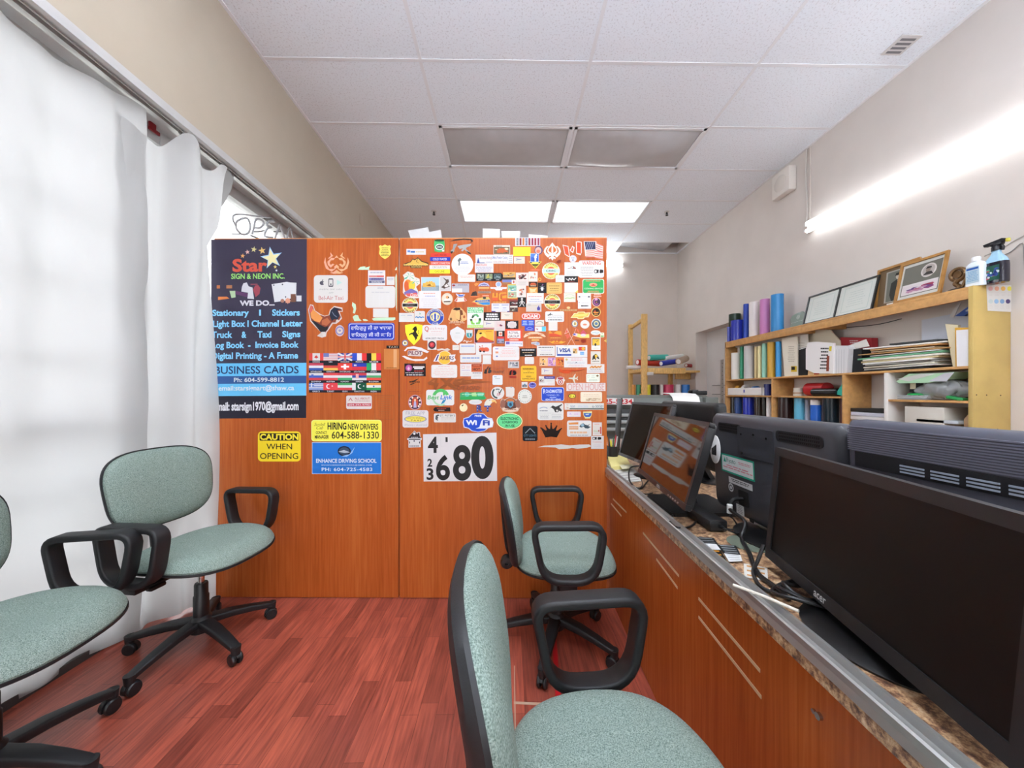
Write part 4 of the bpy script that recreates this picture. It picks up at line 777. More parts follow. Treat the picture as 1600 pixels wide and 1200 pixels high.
roll(1284, 1312, 622, BZ, '10222c', 'thick blue black vinyl roll left of the second divider', 2.785)
roll(1312, 1322, 623, BZ, '5d3630', 'slim brown vinyl roll touching the second divider', 2.80)
# ---- first lower bay: box with tape rolls
def pbox(name, label, cat, q, X, depth, c, rough=.6, group=None, deco=None, zmin=MZ+.0015):
    """slab whose near face lies on the plane x = X, outlined by photograph points, going depth back to the wall"""
    def g(x, y): p = atX(x, y, X); p.y = max(p.y, Y0+.026); p.z = max(p.z, zmin); return p
    depth = min(depth, XR-.004-X)
    sh = Sheet(lambda x, y, h: g(x, y) + Vector((-h, 0, 0)), h=.0002); P = [g(x, y) for x, y in q]; n = len(P)
    sh.mb.use(mat(c, rough, 0, .35, 'paper_card')); sh.mb.add(P + [p+Vector((depth, 0, 0)) for p in P], [list(range(n))[::-1], list(range(n, 2*n))] + [[i, (i+1) % n, n+(i+1) % n, n+i] for i in range(n)])
    if deco: deco(sh)
    return tag(sh.mb.build(name, None, False), label, cat, group)
def zY(z, Y): return z
pa = atX(1136, 613, 2.72); pb = atX(1190, 613, 2.72); zb = LZ+.001
t = thing('cardboard_box', 'open white cardboard box with a blue mark on the far lower shelf', 'box', (2.80, (pa.y+pb.y)/2, zb)); o2 = t.location
b = MB([mat('dcdad5', .7)]); hy = (pa.y-pb.y)/2-.005; b.b2((-.075, -hy, 0), (-.072, hy, .085)); b.b2((.08, -hy, 0), (.083, hy, .085)); b.b2((-.075, -hy, 0), (.083, -hy+.003, .085)); b.b2((-.075, hy-.003, 0), (.083, hy, .085)); b.b2((-.075, -hy, 0), (.083, hy, .003)); b.use(flat('2a3aa0')); b.b2((-.0756, -.02, .03), (-.0752, 0, .065)); b.build('carton', t, False)
for k, (dy, c, lb, s_) in enumerate(((.20, 'd9a23c', 'roll of yellow tape in the white box', .055), (.06, 'e2e0dc', 'large roll of white tape sticking out of the white box', .06), (-.1, '3676b8', 'roll of blue tape in the white box', .05))):
    b = MB([mat(c, .4)]); b.lathe([(s_*.6, -.02), (s_, -.02), (s_, .02), (s_*.6, .02), (s_*.6, -.02)], o2+Vector((0, dy, .004+s_)), 28, Matrix.Rotation(PI/2, 3, 'X') @ Matrix.Rotation(.5-.3*k, 3, 'Y')); tag(b.build('tape_roll'), lb, 'tape roll', 'tape rolls in the white box')
roll(1193, 1207, 600, LZ, '16206b', 'short dark blue vinyl roll beside the white box', 2.79)
# second lower bay
b = MB([mat('cfc9bd', .4)]); x, y, r, zt = pxroll(1238.5, 1256, 606, LZ, 2.80); b.lathe([(0, LZ+.001), (r, LZ+.001), (r, zt-.03), (r*.93, zt-.028), (r*.93, zt), (0, zt)], (x, y, 0), 26); b.use(mat('a9876a', .5)); b.lathe([(r*1.002, LZ+.02), (r*1.002, LZ+.035)], (x, y, 0), 26); tag(b.build('tin_can'), 'small white tin with a brown band on the lower shelf', 'tin')
pR = atX(1279, 612, 2.82); b = MB([mat('b7202a', .3)]); b.cyl((2.82, atX(1264, 600, 2.82).y, LZ+.062), (2.82, atX(1293, 600, 2.82).y, LZ+.062), .06, seg=26); tag(b.build('vinyl_roll'), 'thick red vinyl roll lying on the lower shelf', 'vinyl roll', rolls)
b = MB([mat('17191b', .25)]); y0_, y1_ = atX(1272, 600, 2.745).y, atX(1311, 600, 2.745).y; b.cyl((2.745, y0_, LZ+.036), (2.745, y1_, LZ+.036), .034, seg=24); tag(b.build('vinyl_roll'), 'shiny black vinyl roll lying in front of the red one', 'vinyl roll', rolls)
pbox('vinyl_sheet', 'teal triangular vinyl sheet standing against the second divider', 'vinyl sheet', [(1305, 616), (1323, 589), (1322.5, 622)], 2.73, .006, '3bb49d', .4, zmin=LZ+.001)
# third lower bay: stacks
def stack(px0, px1, X, z0, cols, label, cat, name, th=.012, group=None, w=.17, rg=R):
    ya, yb = atX(px0, 600, X).y, atX(px1, 600, X).y
    for k, (c, lb) in enumerate(cols):
        b = MB([mat(c, .6)]); j = rg.uniform(-.012, .012); b.box((X+w/2+j*.3, (ya+yb)/2+j, z0+th*(k+.5)), (w, abs(ya-yb)-.012+rg.uniform(-.02, .0), th*.92), Matrix.Rotation(rg.uniform(-.03, .03), 3, 'Z'), .001); tag(b.build(name), lb, cat, group)
stack(1327, 1386, 2.735, BZ+.001, [(c, l) for c, l in (('d2d0ca', 'lowest white ring binder in the stack of the third bay'), ('b9b7b2', 'grey folder second from the bottom of the third bay stack'), ('d9d6cf', 'white folder in the middle of the third bay stack'), ('9d9a92', 'brown grey folder above the middle of the third bay stack'), ('dcdad6', 'white folder near the top of the third bay stack'), ('c5c8d4', 'pale blue folder second from the top of the third bay stack'), ('22201e', 'black binder on top of the third bay stack'))], '', 'binder', 'ring_binder', .030, 'binders in the third bay')
# ---- middle shelf papers
def mk(lines, c, x0, y0, x1, y1): return lambda sh: sh.lines(x0, y0, x1, y1, lines, c)
pbox('envelope', 'large white envelope with red corner marks behind the cream sheet', 'envelope', [(1228, 514), (1267, 513), (1267, 588), (1228, 590)], 2.88, .008, 'e2dccd', deco=lambda sh: sh.many([[(1230, 517), (1234, 517), (1230, 521)], [(1253, 518), (1260, 518), (1257, 521)]], 'b83a38'))
pbox('letter_sheet', 'cream letter sheet with a yellow and black label leaning on the rolls', 'paper', [(1221, 529), (1245, 526), (1247, 587), (1226, 590)], 2.765, .012, 'e0dac8', deco=lambda sh: (sh.rect(1236, 572, 1245, 581, 'd8b83c'), sh.rect(1236.5, 573, 1242, 578, '2b2a22'), sh.lines(1231, 540, 1242, 566, 8, 'bdb6a4')))
pbox('folder', 'cream folder slanting above the white envelopes of the middle shelf', 'folder', [(1247, 535), (1290, 505), (1300, 519), (1312, 532), (1313, 545), (1268, 545)], 2.845, .01, 'd9cfb8')
pbox('binder', 'narrow black binder with a white edge standing on the middle shelf', 'binder', [(1248, 545), (1261, 541), (1261.5, 587), (1248, 588.5)], 2.75, .12, '131417', deco=lambda sh: sh.line([(1248.8, 546), (1260, 542.5)], 1.5, 'cfcdc8'))
pbox('letter_sheet', 'plain white letter sheet standing between the labelled sheet and the black binder', 'paper', [(1238, 525), (1262, 522), (1266, 588), (1242, 590)], 2.80, .006, 'd8d4ca', deco=mk(9, 'c2bdb2', 1244, 534, 1258, 570))
def mail(sh):
    sh.lines(1281, 542, 1296, 578, 7, '1b1a1a', .42); sh.face([(1292, 556), (1296, 556), (1295, 580), (1291, 580)], '8e4a3a'); sh.face([(1296, 541), (1300, 541), (1299, 549), (1295, 548)], 'd8c53a')
pbox('envelope', 'white padded envelope with bold black writing leaning forward', 'envelope', [(1262, 535), (1275, 534), (1302, 536), (1301, 584), (1272, 583), (1259, 577), (1259, 546)], 2.725, .02, 'e6e4e1', deco=mail)
pbox('envelope', 'orange and cream packet below the padded envelope', 'envelope', [(1263, 577), (1290, 579), (1290, 587), (1262, 587)], 2.75, .05, 'd7b98c', deco=lambda sh: sh.rect(1272, 580, 1280, 586, 'c0492f'))
pbox('paper_bundle', 'folded bundle of white sheets between the envelope and the black binder', 'paper', [(1300, 544), (1306, 540), (1322, 540), (1326, 545), (1323.5, 585), (1301, 587)], 2.74, .09, 'd6d6d6', deco=lambda sh: [sh.line([(1303+4*k, 546), (1302.5+4*k, 584)], .6, 'b3b3b5') for k in range(5)])
pbox('card_sheet', 'white triangular card leaning in front of the red box', 'card', [(1317, 543), (1353, 530), (1358, 541), (1330, 546)], 2.80, .004, 'dcd8d2')
pbox('red_box', 'flat red box at the back of the middle shelf', 'box', [(1313, 527), (1362, 528), (1362.5, 586), (1314, 588)], 2.86, .05, '99272d', deco=lambda sh: sh.lines(1326, 531, 1342, 537, 2, 'd9c7c4'))
pbox('binder', 'wide black binder lying open at the left of the paper pile', 'binder', [(1328, 546), (1346, 545), (1347, 560), (1372, 568), (1374, 582), (1328, 585)], 2.78, .1, '17181c')
# pile of papers and folders
pile = [('26272b', 'black folder at the very bottom of the paper pile'), ('c9c7c0', 'grey white papers low in the paper pile'), ('d9d5c4', 'cream papers low in the paper pile'), ('8f8d86', 'grey folder in the lower half of the paper pile'), ('e3e1dc', 'white papers in the lower half of the paper pile'), ('c9b98f', 'buff folder in the middle of the paper pile'), ('e0dccf', 'ivory papers in the middle of the paper pile'), ('6fae86', 'thin green folder in the middle of the paper pile'), ('dcdad7', 'white papers above the green folder in the paper pile'), ('c69a62', 'orange brown envelope in the upper half of the paper pile'), ('e4ddc4', 'cream folder above the orange brown envelope'), ('d2a46c', 'second orange envelope near the top of the paper pile'), ('e6e4e0', 'white board near the top of the paper pile'), ('3b3d3d', 'long dark edged tray on top of the paper pile')]
yA, yB = atX(1337, 600, 2.74).y, atX(1484, 600, 2.74).y
for k, (c, lb) in enumerate(pile):
    th = .0135; f_ = k/len(pile); yl = yA - .02 - R.uniform(0, .07) - (.16 if k == 13 else 0); yr = yB + R.uniform(0, .06); sl = 0
    b = MB([mat(c, .65)]); b.box((2.825+R.uniform(-.012, .012), (yl+yr)/2, MZ+.008+th*k+.03*f_*0), (.18, abs(yl-yr)*R.uniform(.8, 1.05), th*R.uniform(.4, .95)), Matrix.Rotation(R.uniform(-.05, .05), 3, 'Z') @ Matrix.Rotation(R.uniform(-.014, .014) + (.02 if k > 8 else 0), 3, 'X'), .0015); tag(b.build('paper_stack' if k != 13 else 'paper_tray'), lb, 'paper' if k != 13 else 'tray', 'pile of papers on the middle shelf')
pbox('file_folder', 'cream file folder leaning beside the paper pile', 'folder', [(1477, 506), (1497, 508), (1500, 579), (1489, 579)], 2.76, .014, 'ddd2b0')
pbox('file_folder', 'yellow file folder next to the white packet on the middle shelf', 'folder', [(1492, 512), (1531.5, 510), (1531.5, 579), (1493, 580)], 2.74, .012, 'd8a63c')
pbox('packet', 'white paper packet with a blue side strip at the near end of the middle shelf', 'packet', [(1494, 516), (1525, 513), (1525, 576), (1495, 575)], 2.715, .018, 'e3e3e4', deco=lambda sh: (sh.face([(1513, 519), (1523, 518), (1523, 574), (1513, 575)], '6fa3cc'), sh.face([(1514, 560), (1522, 559), (1522, 574), (1514, 575)], '2b4f8a'), sh.face([(1523, 535), (1525, 535), (1525, 572), (1523, 573)], 'c39a3b')))
pbox('board_sheet', 'pale grey board standing at the back of the near middle shelf', 'board', [(1440, 500), (1531, 482), (1531, 540), (1440, 545)], 2.90, .008, 'c9cdd6', .5)
pbox('long_box', 'slanted blue and white flat box under the top shelf near its end', 'box', [(1492, 494), (1533, 464), (1533, 474), (1506, 494)], 2.83, .02, '3c5aa2', deco=lambda sh: (sh.face([(1508, 486), (1533, 468), (1533, 472), (1511, 487)], 'dfe3ec'), sh.line([(1514, 483), (1531, 471)], 1.4, '5e6fa8')))
pbox('clear_folder', 'clear plastic wallet leaning left of the slanted blue box', 'plastic wallet', [(1483, 496), (1498, 471), (1502, 471), (1490, 496)], 2.85, .004, 'd5d4d2', .3)
# near lower bay
pbox('folder', 'pale green and white folders bulging under the middle shelf', 'folder', [(1400, 596), (1420, 584), (1470, 583), (1492, 581), (1480, 592), (1450, 598), (1405, 599)], 2.715, .12, 'a9cfa9', deco=lambda sh: (sh.face([(1402, 592), (1440, 584), (1462, 584), (1420, 596)], 'dfe3dc'), sh.face([(1450, 596), (1476, 583), (1491, 582), (1479, 596)], 'bcbec3')), zmin=1.1425)
pbox('black_case', 'black case with a cream tab in the near lower bay', 'case', [(1421, 599), (1462, 597), (1460, 612), (1450, 624), (1421, 612)], 2.76, .1, '111213', deco=lambda sh: sh.rect(1422, 598, 1431, 608, 'd9cfb0'), zmin=1.1425)
zb2 = 1.141
b = MB([mat('1f9a4c', .35)]); pg = atX(1432, 612, 2.74); b.pad(sup(.035, .075, 3), [(0, .014), (.8, .014), (.97, .010), (1, .003), (1, 0), (0, 0)], lambda x, y, h: Vector((2.775+x, pg.y+y, zb2+.03+h)), 30); tag(b.build('plastic_lid'), 'green plastic lid on grey catalogues in the near lower bay', 'plate')  # flat green lid lying on the catalogues
for k, (c, lb) in enumerate((('8d9092', 'lowest grey catalogue in the near lower bay'), ('aeb1b3', 'middle grey catalogue in the near lower bay'), ('9b9ea0', 'upper grey catalogue under the green lid'))):
    b = MB([mat(c, .5)]); b.box((2.79, atX(1428, 600, 2.74).y, zb2+.005+.0095*k), (.14, .17, .008), Matrix.Rotation(.04*k, 3, 'Z'), .001); tag(b.build('catalogue'), lb, 'catalogue', 'catalogues in the near lower bay')
rb = random.Random(5)
BAG = mat('b9bcbe', .15, 0, .6, 'clear_plastic_bag', alpha=.55)
yb_ = 2.235
def bagf(u, v):
    a = 2*PI*u; e = PI*(v-.5); rr = 1+.07*math.sin(5*a+9*v)+.05*math.sin(11*a-7*v)+.04*math.sin(17*v+3*a)+.03*math.sin(23*a+13*v)
    return Vector((2.79+.07*math.cos(e)*math.cos(a)*rr, yb_+.14*math.cos(e)*math.sin(a)*rr, zb2+.068+.063*math.sin(e)*min(1.05, rr)))
b = MB([BAG]); b.grid(60, 30, bagf); tag(b.build('plastic_bag', ang=60), 'crumpled clear plastic bag in the near lower bay', 'plastic bag')
b = MB([mat('23252a', .5)]); b.box((2.898, yb_, zb2+.061), (.045, .24, .12), None, .004); tag(b.build('dark_box'), 'dark box behind the crumpled plastic bag', 'box')
b = MB([mat('1e8a45', .4)]); b.box((2.735, atX(1494, 600, 2.73).y, zb2+.012), (.035, .085, .018), Matrix.Rotation(.2, 3, 'X'), .003); tag(b.build('green_block'), 'small green block in front of the plastic bag', 'block')
for k, (c, lb, px) in enumerate((('c9c4b8', 'cream papers lying in the lowest near bay', 1450), ('b8c0c4', 'blue grey papers lying in the lowest near bay', 1470))):
    b = MB([mat(c, .6)]); b.box((2.80, atX(px, 600, 2.75).y, BZ+.12+.03*k), (.16, .22, .238 if k == 0 else .02), None, .002); tag(b.build('paper_stack'), lb, 'paper', 'papers in the lowest near bay')
pbox('kraft_bag', 'tan paper bag at the near end of the lowest bay', 'paper bag', [(1506, 655), (1512, 648), (1528, 644), (1530, 690), (1506, 690)], 2.74, .1, 'a98a68', zmin=BZ+.001)
pbox('yellow_tool', 'small yellow and black knife among the papers of the lowest bay', 'knife', [(1438, 646), (1447, 645), (1458, 650), (1456, 653), (1438, 653)], 2.73, .02, 'c9a83a', deco=lambda sh: sh.face([(1447, 646), (1457, 650), (1455, 652), (1446, 651)], '2a2a2a'), zmin=BZ+.001)
# ---- top shelf display
def picture(label, BL, BR, TL, fw, fm, art, cat='picture frame', name='picture_frame', group='frames on the top shelf', bars=()):
    BL, BR, TL = Vector(BL), Vector(BR), Vector(TL); u = (BR-BL).normalized(); W_ = (BR-BL).length; v = (TL-BL); v -= u*v.dot(u); H_ = v.length; v.normalize(); n = u.cross(v).normalized()
    if n.x > 0: n = -n
    t = thing(name, label, cat, (BL+BR)/2, group); o = t.location
    def f(a, z, d): return BL+u*a+v*z+n*d-o
    b = MB([fm]); 
    for a0, z0, a1, z1 in [(0, 0, W_, fw), (0, H_-fw, W_, H_), (0, fw, fw, H_-fw), (W_-fw, fw, W_, H_-fw)] + [(q*W_-fw/2, fw, q*W_+fw/2, H_-fw) for q in bars]: b.prism([(a0, z0), (a1, z0), (a1, z1), (a0, z1)], f, -.006, .008)
    b.build('frame', t, False)
    sh = Sheet(lambda x, y, h: f(x*W_, (1-y)*H_, h-.003), h=.001); sh.slab([(0.01, 0.01), (.99, .01), (.99, .99), (.01, .99)], 'dfe3dc'); art(sh); sh.mb.build('print', t, False)
    return t
def certs(sh):
    for a, b_ in ((.02, .485), (.515, .98)):
        sh.rect(a, .04, b_, .96, 'e3e8e1'); w_ = b_-a
        for p, c in ((.12, 'b8c4bd'), (.14, 'e3e8e1')): sh.rect(a+w_*p, p, b_-w_*p, 1-p, c)
        sh.lines(a+w_*.25, .25, b_-w_*.25, .75, 7, 'b9c2bc', .25)
picture('black double frame holding two certificates on the top shelf', (2.785, 3.315, TZ+.009), (2.785, 2.678, TZ+.009), (2.848, 3.315, TZ+.277), .012, mat('1b1d1c', .35), certs, bars=(.5,))
def oldman(sh):
    sh.rect(.0, .0, 1, 1, '6d5a42'); sh.rect(.22, .12, .92, .88, 'a3a096'); sh.rect(.26, .15, .90, .86, '6c6e66')
    sh.ell(.46, .22, .60, .36, 'b9b5a9'); sh.face([(.44, .26), (.46, .2), (.6, .2), (.63, .27)], '2b2b28'); sh.face([(.36, .42), (.48, .36), (.6, .36), (.70, .43), (.72, .72), (.66, .86), (.40, .86), (.34, .7)], '3a3b37'); sh.face([(.51, .37), (.56, .37), (.55, .5), (.52, .5)], 'c9c6bb'); sh.rect(.3, .9, .8, .95, 'd6d3cb')
FRW = mat('a97a3c', .4, 0, .5, 'oak_frame', var=.15, nscale=20)
picture('taller wooden frame with an old portrait photograph, left of the two wooden frames', (2.825, 2.70, TZ+.009), (2.825, 2.42, TZ+.009), (2.857, 2.70, TZ+.315), .017, FRW, oldman)
def group_photo(sh):
    sh.rect(0, 0, 1, 1, 'd9d9d2'); sh.rect(.1, .13, .9, .86, '6e6d64'); sh.ell(.48, .17, .8, .5, 'c9c2bd'); sh.ell(.51, .2, .77, .47, 'a9a19b')
    sh.ell(.58, .26, .68, .38, '8a7d72'); sh.face([(.57, .29), (.6, .24), (.68, .25), (.7, .29)], '2e2c2c'); sh.face([(.53, .44), (.6, .37), (.7, .37), (.75, .45)], '3b3836')
    sh.rect(.12, .58, .88, .84, 'd2cccb'); sh.photo(.14, .62, .86, .82, ['cfc6c8', '8a4a78', 'a2455f', '6b4a7d', 'b98aa3'], 30, 3)
picture('wooden frame with a round portrait above purple print, right of the two wooden frames', (2.757, 2.50, TZ+.009), (2.757, 2.225, TZ+.009), (2.815, 2.50, TZ+.285), .016, FRW, group_photo)
# glass award
pw = atX(1242, 508, 2.80); t = thing('glass_award', 'grey green glass award with a round emblem on the top shelf', 'award', (2.80, pw.y, TZ+.001))
b = MB([mat('8fa096', .1, 0, .5, 'green_glass', alpha=.75)]); A = [(-.075, .02), (-.088, .10), (-.07, .135), (-.01, .15), (.05, .155), (.085, .13), (.092, .08), (.08, .03), (.05, .012), (-.04, .01)]
b.prism(A, lambda a, z, d: Vector((d+.02+.1*z, -a, z)), -.006, .006); b.build('plate', t)
sh = Sheet(lambda x, y, h: Vector((.02+.1*(-y)-.0065-h, -x, -y)), h=.0003); sh.ring(.01, -.108, .008, .012, 'd6ddd8'); sh.ring(.01, -.108, .017, .02, 'd6ddd8'); sh.ring(.01, -.108, .0, .004, 'd6ddd8'); sh.line([(-.07, -.062), (.08, -.07)], .0015, 'c6cfc9'); sh.mb.build('emblem', t, False)
b = MB([mat('55605a', .3)]); b.box((.02, 0, .006), (.06, .12, .012), None, .003); b.build('base', t)
pw = atX(1497, 448, 2.78); t = thing('trophy', 'small bronze trophy ring on a stand beside the wooden frames', 'trophy', (2.78, pw.y, TZ+.001))
BRZ = mat('75593b', .35, .7, .5, 'bronze'); b = MB([BRZ]); b.tube([(.0, .036*math.cos(a), .105+.036*math.sin(a)) for a in [2*PI*i/20 for i in range(20)]], .011, 8, True); b.lathe([(0, -.006), (.022, -.006), (.024, 0), (0, .006)], (0, 0, .105), 20, Matrix.Rotation(PI/2, 3, 'Y')); b.build('medallion', t)
b = MB([BRZ]); b.tube([(0, 0, .07), (0, .012, .05), (0, -.005, .03), (0, 0, .015)], .013, 8, False, 4); b.tube([(0, -.03, .13), (0, -.05, .11), (0, -.035, .06), (0, -.02, .02)], .008, 8, False, 4); b.build('stem', t)
b = MB([mat('3a3026', .4)]); b.lathe([(0, 0), (.042, 0), (.042, .012), (.03, .018), (0, .018)], seg=24); b.build('base', t)
pw = atX(1525, 443, 2.755); t = thing('lotion_bottle', 'white bottle with blue print near the end of the top shelf', 'bottle', (2.757, pw.y, TZ+.001))
b = MB([mat('dfe8ee', .3, 0, .5, 'white_bottle')]); so_ = sup(.024, .042, 3); b.pad(so_, [(0, 0), (1, 0), (1, .11), (.94, .128), (.7, .14), (.4, .148), (0, .148)], lambda x, y, h: Vector((x, y, h)), 32); b.build('body', t)
b = MB([mat('e9eced', .4)]); b.lathe([(.016, .146), (.018, .148), (.018, .17), (.015, .174), (0, .174)], seg=20); b.build('cap', t)
sh = Sheet(lambda x, y, h: Vector((-.0242-h, -x, -y)), h=.0003); sh.rect(-.03, -.115, .03, -.02, 'c3dcea'); sh.rect(-.027, -.11, .027, -.098, '2b5aa5'); sh.lines(-.026, -.092, .026, -.03, 7, '6a9cc4'); sh.mb.build('label', t, False)
pw = atX(1557, 440, 2.79); t = thing('spray_bottle', 'dark cleaner spray bottle with a black trigger at the end of the top shelf', 'spray bottle', (2.79, pw.y, TZ+.001))
b = MB([mat('1c1b2c', .1, 0, .6, 'purple_liquid')]); so_ = sup(.03, .046, 3.2); b.pad(so_, [(0, 0), (.96, 0), (1, .006), (1, .10), (.97, .118)], lambda x, y, h: Vector((x, y, h)), 36); b.use(mat('9cc3da', .08, 0, .5, 'clear_blue')); b.pad(so_, [(.97, .118), (.85, .135), (.58, .155), (.42, .168), (.36, .19), (0, .19)], lambda x, y, h: Vector((x, y, h)), 36); b.build('body', t)
b = MB([mat('15161c', .35)]); b.lathe([(.019, .186), (.02, .206), (.014, .216), (0, .216)], seg=20); b.box((0, -.004, .226), (.026, .05, .026), None, .006); b.prism([(-.05, .236), (.03, .246), (.045, .238), (.03, .226), (-.045, .222)], lambda y, z, x: Vector((x, -y, z)), -.012, .012); b.build('trigger_head', t)
b = MB([mat('1f2025', .35)]); b.tube([(0, -.018, .215), (0, -.028, .20), (0, -.026, .18)], .006, 8, False, 4); b.build('trigger', t)
b = MB([mat('d2c64e', .4)]); b.box((0, -.047, .229), (.018, .012, .02), None, .003); b.build('nozzle', t)
sh = Sheet(lambda x, y, h: Vector((-.0304-h, -x, -y)), h=.0003); sh.rect(-.034, -.10, .034, -.015, '27453f'); sh.photo(-.033, -.098, .033, -.016, ['2c5a4c', '5fae8d', 'b04a5a', 'c9d4d6', '3c4f92'], 26, 4); sh.mb.build('label', t, False)
def dots(sh):
    for r_, (yy, cs) in enumerate(((451, ('d9a9a6', 'd39a80', 'd8a95a', 'd9cf4e', '8e2f50')), (471, ('cfdcd8', '8fb2d2', '7c9cc0', '55496e', 'd0a9ac')))):
        for k, c in enumerate(cs): x_ = 1547.5+9.8*k-(.8*k if r_ else 0); sh.ell(x_-3.6, yy-3.6, x_+3.6, yy+3.6, c, 16); sh.lines(x_-3.5, yy+5, x_+3.5, yy+12, 3, 'c6c2bb', .35)
sh = Sheet(lambda x, y, h: atY(x, y, Y0) - Vector((0, h, 0)), h=.0008); sh.slab([(1541, 445), (1597, 446), (1590, 488), (1543, 485.5)], 'e6e3dc'); dots(sh); tag(sh.mb.build('colour_chart', None, False), 'white sheet of ten colour dots stuck on the end of the shelving', 'colour chart')
c = MB([mat('2a2a2a', .5)]); c.tube([Vector((XR-.006, 3.05, TZ-.06)), Vector((XR-.006, 2.9, TZ-.075)), Vector((XR-.006, 2.75, TZ-.085)), Vector((XR-.006, 2.6, TZ-.075))], .003, 6, False, 5); tag(c.build('wall_cable'), 'thin dark cable along the wall under the top shelf', 'cable')
c = MB([mat('b9b5ae', .5)]); c.tube([atX(1538, 400, XR-.006), atX(1570, 385, XR-.006), atX(1600, 368, XR-.006), atX(1680, 340, XR-.006)], .003, 6, False, 4); tag(c.build('wall_cable'), 'upper pale cable on the wall behind the spray bottle', 'cable')
c = MB([mat('8d8a86', .5)]); c.tube([atX(1560, 402, XR-.007), atX(1580, 393, XR-.007), atX(1597, 380, XR-.007), atX(1600, 400, XR-.007), atX(1603, 440, XR-.007)], .003, 6, False, 4); tag(c.build('wall_cable'), 'lower looping grey cable on the wall behind the spray bottle', 'cable')
b = MB([ALU]); p = atX(1130.5, 600, 2.69); b.b2((2.684, p.y-.0, .6), (2.692, p.y+.055, 1.60)); b.use(VENT); [b.b2((2.6825, p.y, .65+.05*k), (2.684, p.y+.02, .654+.05*k)) for k in range(19)]; tag(b.build('metal_ruler'), 'long metal ruler standing against the far end of the shelving', 'ruler')
# ================================================================ pine rack in the back corner
t = thing('pine_rack', 'pale pine rack with two uprights in the back corner behind the machine', 'rack', (2.35, 5.6, 0)); o = t.location
def rk(name, p, q): b = MB([PINE]); b.b2(Vector(p)-o, Vector(q)-o, .002); return b.build(name, t)
rk('upright', (2.015, 5.84, 0), (2.075, 5.90, 2.31)); rk('upright', (2.03, 5.33, 0), (2.115, 5.375, 2.37))
b = MB([PINE]); b.box(Vector((2.05, 5.6, 2.27))-o, (.04, .50, .05), Matrix.Rotation(-.06, 3, 'X'), .002); b.build('rail', t); 
rk('rail', (2.02, 5.34, 1.12), (2.08, 5.88, 1.17)); rk('rail', (2.02, 5.38, 1.495), (2.08, 5.84, 1.545))
rk('shelf', (2.11, 5.30, 1.47), (2.68, 5.345, 1.555)); rk('shelf', (2.06, 5.345, 1.49), (2.92, 5.90, 1.52)); rk('shelf', (1.93, 5.38, 1.11), (2.92, 5.90, 1.135)); rk('shelf', (2.68, 5.62, 1.40), (2.92, 5.66, 1.50))
rk('upright', (2.66, 5.80, 0), (2.72, 5.86, 1.49))
def brl(x0, x1, yt, Y, c, lb, zb=1.1355):
    a = atY(x0, yt, Y); e = atY(x1, yt, Y); r = (e.x-a.x)/2; zt = a.z; b = MB([mat(c, .35)]); b.lathe([(r*.6, zb), (r, zb), (r, zt), (r*.9, zt)], ((a.x+e.x)/2, Y, 0), 22); b.use(WCORE); b.lathe([(r*.9, zt), (r*.6, zt), (r*.6, zb)], ((a.x+e.x)/2, Y, 0), 22); tag(b.build('vinyl_roll'), lb, 'vinyl roll', 'vinyl rolls on the pine rack')
for x0, x1, c, lb in ((987, 993, 'c2832f', 'slim orange roll at the left of the pine rack'), (994, 1002, '1f7c55', 'green roll in the pine rack left of the upright'), (1010, 1016.5, 'd8cf2e', 'yellow roll in the pine rack right of the upright'), (1017, 1030, '16171a', 'black roll in the pine rack'), (1031, 1036, 'd9d7d2', 'slim white roll in the pine rack'), (1037, 1052, 'b5274e', 'raspberry red roll in the pine rack'), (1054, 1063, 'd3d2ce', 'pale grey roll in the pine rack'), (1065, 1077, '1f69b0', 'blue roll at the right of the pine rack')):
    brl(x0, x1, 601, 5.45, c, lb)
def lying(p, q, r, c, lb, X=None, Y=5.42):
    a = atY(*p, Y); e = atY(*q, Y+.12); d_ = (e-a).normalized(); b = MB([mat(c, .4)]); b.cyl(a, e, r, seg=20); b.use(WCORE); b.cyl(a, a-d_*.002, r*.72, seg=20); b.cyl(e, e+d_*.002, r*.72, seg=20); tag(b.build('vinyl_roll'), lb, 'vinyl roll', 'vinyl rolls on the pine rack')
lying((996, 566), (1030, 568), .045, 'c0392b', 'orange red roll lying on the pine rack shelf')
lying((1014, 559), (1042, 558), .045, '43b8a6', 'teal roll lying on top of the red roll', Y=5.44)
lying((1033, 568), (1055, 565), .04, '2538a8', 'blue roll lying on the pine rack shelf', Y=5.36)
lying((1040, 560), (1066, 556), .035, 'dcdcd8', 'white roll lying over the blue roll', Y=5.5)
lying((1060, 565), (1072, 560), .05, 'b09a85', 'brown roll end pointing forward on the pine rack shelf', Y=5.37)
lying((1072, 571), (1084, 572), .03, 'a5262d', 'dark red roll at the right end of the pine rack', Y=5.55)
a = atY(979, 572, 5.45); e = atY(1008, 572, 5.45); b = MB([mat('dad8d3', .5)]); e.z = a.z = 1.575; b.cyl(a, e, .0285, seg=18); tag(b.build('vinyl_roll'), 'short white roll jutting left from the pine rack', 'vinyl roll', 'vinyl rolls on the pine rack')
b = MB([mat('cfcac3', .5)]); p = atY(1016, 584, 5.26); b.box(p, (.09, .03, .05), None, .004); tag(b.build('junction_box'), 'small white junction box under the pine rack shelf', 'junction box')
